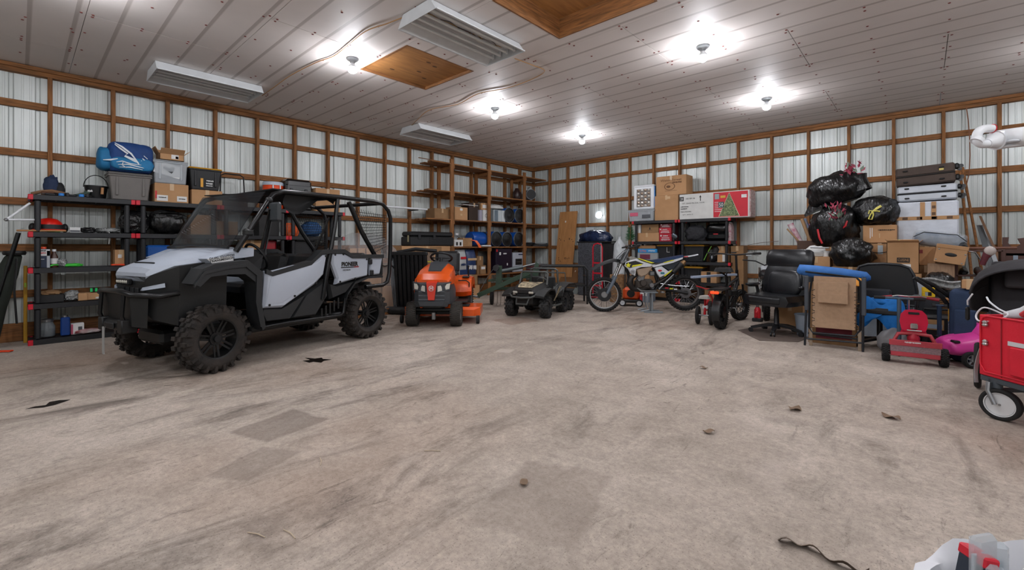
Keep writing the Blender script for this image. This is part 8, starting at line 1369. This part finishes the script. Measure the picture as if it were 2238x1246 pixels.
c_ = Q(2214, 309, D-.13); part('badge', MB().ball(c_, (.045, .045, .02), 14, 8), plain('badge_grey', '#b9bcc0', .4), pv); h_ = Q(2300, 292, D-.3); part('hanger_rod', MB().cyl(h_, (h_[0], h_[1], CZ-O_.z), .008, 8), steel, pv)
part('red_end', MB().cyl(Q(2168, 281), Q(2169.5, 281), .043, 16), red, pv)
# ================================================================ bin with white liner at the lower right corner
bc = fw*.90+rt_*1.10; wbn = thing('lined_bin', 'white-lined bin full of empty packaging at the bottom right corner', 'bin', (bc.x, bc.y, 0), YAW)
part('bin', MB().lathe([(.17, 0), (.175, .01), (.215, .44), (.22, .45), (.205, .45), (.165, .02), (.003, .02)], 32), plain('bin_grey', '#7d8186', .5), wbn)
def liner(u, v): a = 2*PI*u; k = .5+.5*math.sin(a*3+1); r = (.20 if v < .5 else .222)+.03*max(0, v-.5)*k; z = .34+.17*(v/.5) if v < .5 else .51+.03*math.sin(a*2)+.012*math.sin(a*9)-.28*(v-.5)*(1+.5*k); return (r*math.cos(a), r*math.sin(a), z)
part('liner', MB().sheet(liner, 48, 12), plain('liner_white', '#dcdde2', .45, bump=.2, bs=12), wbn, 60)
part('liner_corner', MB().loft([[(-.20, -.02, .49), (-.19, .09, .50), (-.19, .04, .47)], [(-.25, .02, .50), (-.245, .07, .505), (-.24, .05, .485)], [(-.285, .0, .48), (-.283, .005, .481), (-.28, .003, .479)]]), plain('liner_white', '#dcdde2'), wbn, 60)
def inbin(px, py, d): p = at(px, py, d)-Vector(wbn.location); return tuple(Matrix.Rotation(-YAW, 4, 'Z') @ p)
c1 = inbin(2112, 1230, .86); pk1 = thing('sleeve_pack', 'navy cardboard sleeve with red end standing in the lined bin', 'packaging', wbn.matrix_basis @ Vector((c1[0], c1[1], c1[2]-.10)), YAW, None, (0, .2)); part('sleeve', MB().box((0, 0, .045), (.028, .05, .13), .004), plain('sleeve_navy', '#26303e', .6), pk1, 0); part('red_end', MB().box((0, 0, .115), (.03, .052, .02), .003), plain('sleeve_red', '#d02034', .5), pk1, 0)
blm = mat('blister_plastic', '#c9d3da', .2, var=0, alpha=.45, spec=.5, bump=.3, bs=20)
for k, (px, py, d, w_, h, rz, lab) in enumerate(((2148, 1215, .85, .052, .16, .2, 'clear blister pack standing at the left in the lined bin'), (2178, 1218, .88, .035, .15, -.3, 'clear blister pack standing in the middle of the lined bin'))):
    c = inbin(px, py, d); t = thing('blister_pack', lab, 'packaging', wbn.matrix_basis @ Vector((c[0], c[1], c[2]-.12)), YAW+rz, 'clear blister packs in the lined bin'); part('shell', MB().box((0, 0, h/2), (w_, .02, h), .007), blm, t, 35); part('insert', MB().box((0, .004, h*.42), (w_*.75, .006, h*.7), .002), plain('insert_pale', '#b9c3cc', .5), t, 0); part('bulge', MB().box((0, -.014, h*.45), (w_*.55, .018, h*.55), .008), blm, t, 35)
c = inbin(2212, 1228, .92); lc = thing('leaflet', 'white printed leaflet standing behind the blister packs', 'leaflet', wbn.matrix_basis @ Vector((c[0], c[1], c[2]-.12)), YAW-.2, None, (0, .6)); part('sheet', MB().box((0, 0, .07), (.09, .002, .14)), white, lc, 0)
for k in range(4): part('print_line', MB().box((.0, -.002, .10-.012*k), (.05, .001, .003)), ink, lc, 0)
# ================================================================ marks and litter on the floor
wet = mat('oil_stain', '#1d1713', .25, var=.2, vs=5)
def stain(pix, label): P = [onz(*q, .0) for q in pix]; c = sum(P, Vector())/len(P); single('oil_puddle', label, 'puddle', MB().loft([[(p.x-c.x, p.y-c.y, .0008) for p in P], [((p.x-c.x)*.99, (p.y-c.y)*.99, .002) for p in P]]), wet, (c.x, c.y, 0), smooth=0)
stain(((55, 895), (75, 889), (100, 886), (108, 879), (130, 875), (154, 874), (140, 879), (118, 886), (95, 891), (70, 893)), 'dark thin oil puddle on the concrete at far left'); stain(((662, 789), (678, 787), (666, 782), (688, 784), (703, 782), (706, 785), (725, 786), (708, 789), (702, 793), (685, 791), (676, 793)), 'small dark oil puddle on the concrete in front of the vehicle')
lf = plain('dry_leaf', '#7c6652', .8)
for i, (px, py, s, lab) in enumerate(((1538, 806, .05, 'tiny dry leaf lying before the bicycle'), (1737, 896, .08, 'curled dry leaf right of the middle of the floor'), (1947, 914, .08, 'dry leaf on the floor in front of the red tricycle'), (1549, 947, .05, 'small dry leaf near the middle right of the floor'), (1145, 1060, .04, 'dark curled leaf near the bottom middle of the floor'))):
    p = onz(px, py); single('dry_leaf', lab, 'leaf', MB().sheet(lambda u, v, s=s: ((u-.5)*s*1.6, (v-.5)*s*(1-abs(2*u-1)**2+.05), .012+.014*math.sin(u*7)*s*10+.02*(v-.5)**2), 8, 4, .001), lf, (p.x, p.y, 0), i*1.3, 'dry leaves on the floor', 60)
p = onz(1795, 1218); single('torn_husk', 'long torn dry husk lying on the floor near the bottom right', 'husk', MB().sheet(lambda u, v: ((u-.5)*.30, .03*math.sin(u*6)+(v-.5)*.05*(1.1-u*.6), .014+.012*math.sin(u*19)+.014*math.cos(v*3)), 22, 4, .0015), mat('pale_husk', '#8d7c6c', .8, col2='#55473c', vs=20), (p.x, p.y, 0), rad(8), smooth=60)
for k, (px, py, r) in enumerate(((560, 1171, .4), (632, 1169, .1), (945, 987, .7), (700, 1010, -.4))):
    p = onz(px, py); single('straw', ('pale straw on the floor near the bottom left', 'shorter pale straw beside the other straw', 'thin straw in the middle of the floor', 'thin bent straw left of the middle of the floor')[k], 'straw', MB().tube([(-.05, 0, .004), (0, .006, .005), (.05, .0, .004)], .0022, 5), plain('straw', '#c2b098', .8), (p.x, p.y, 0), r)
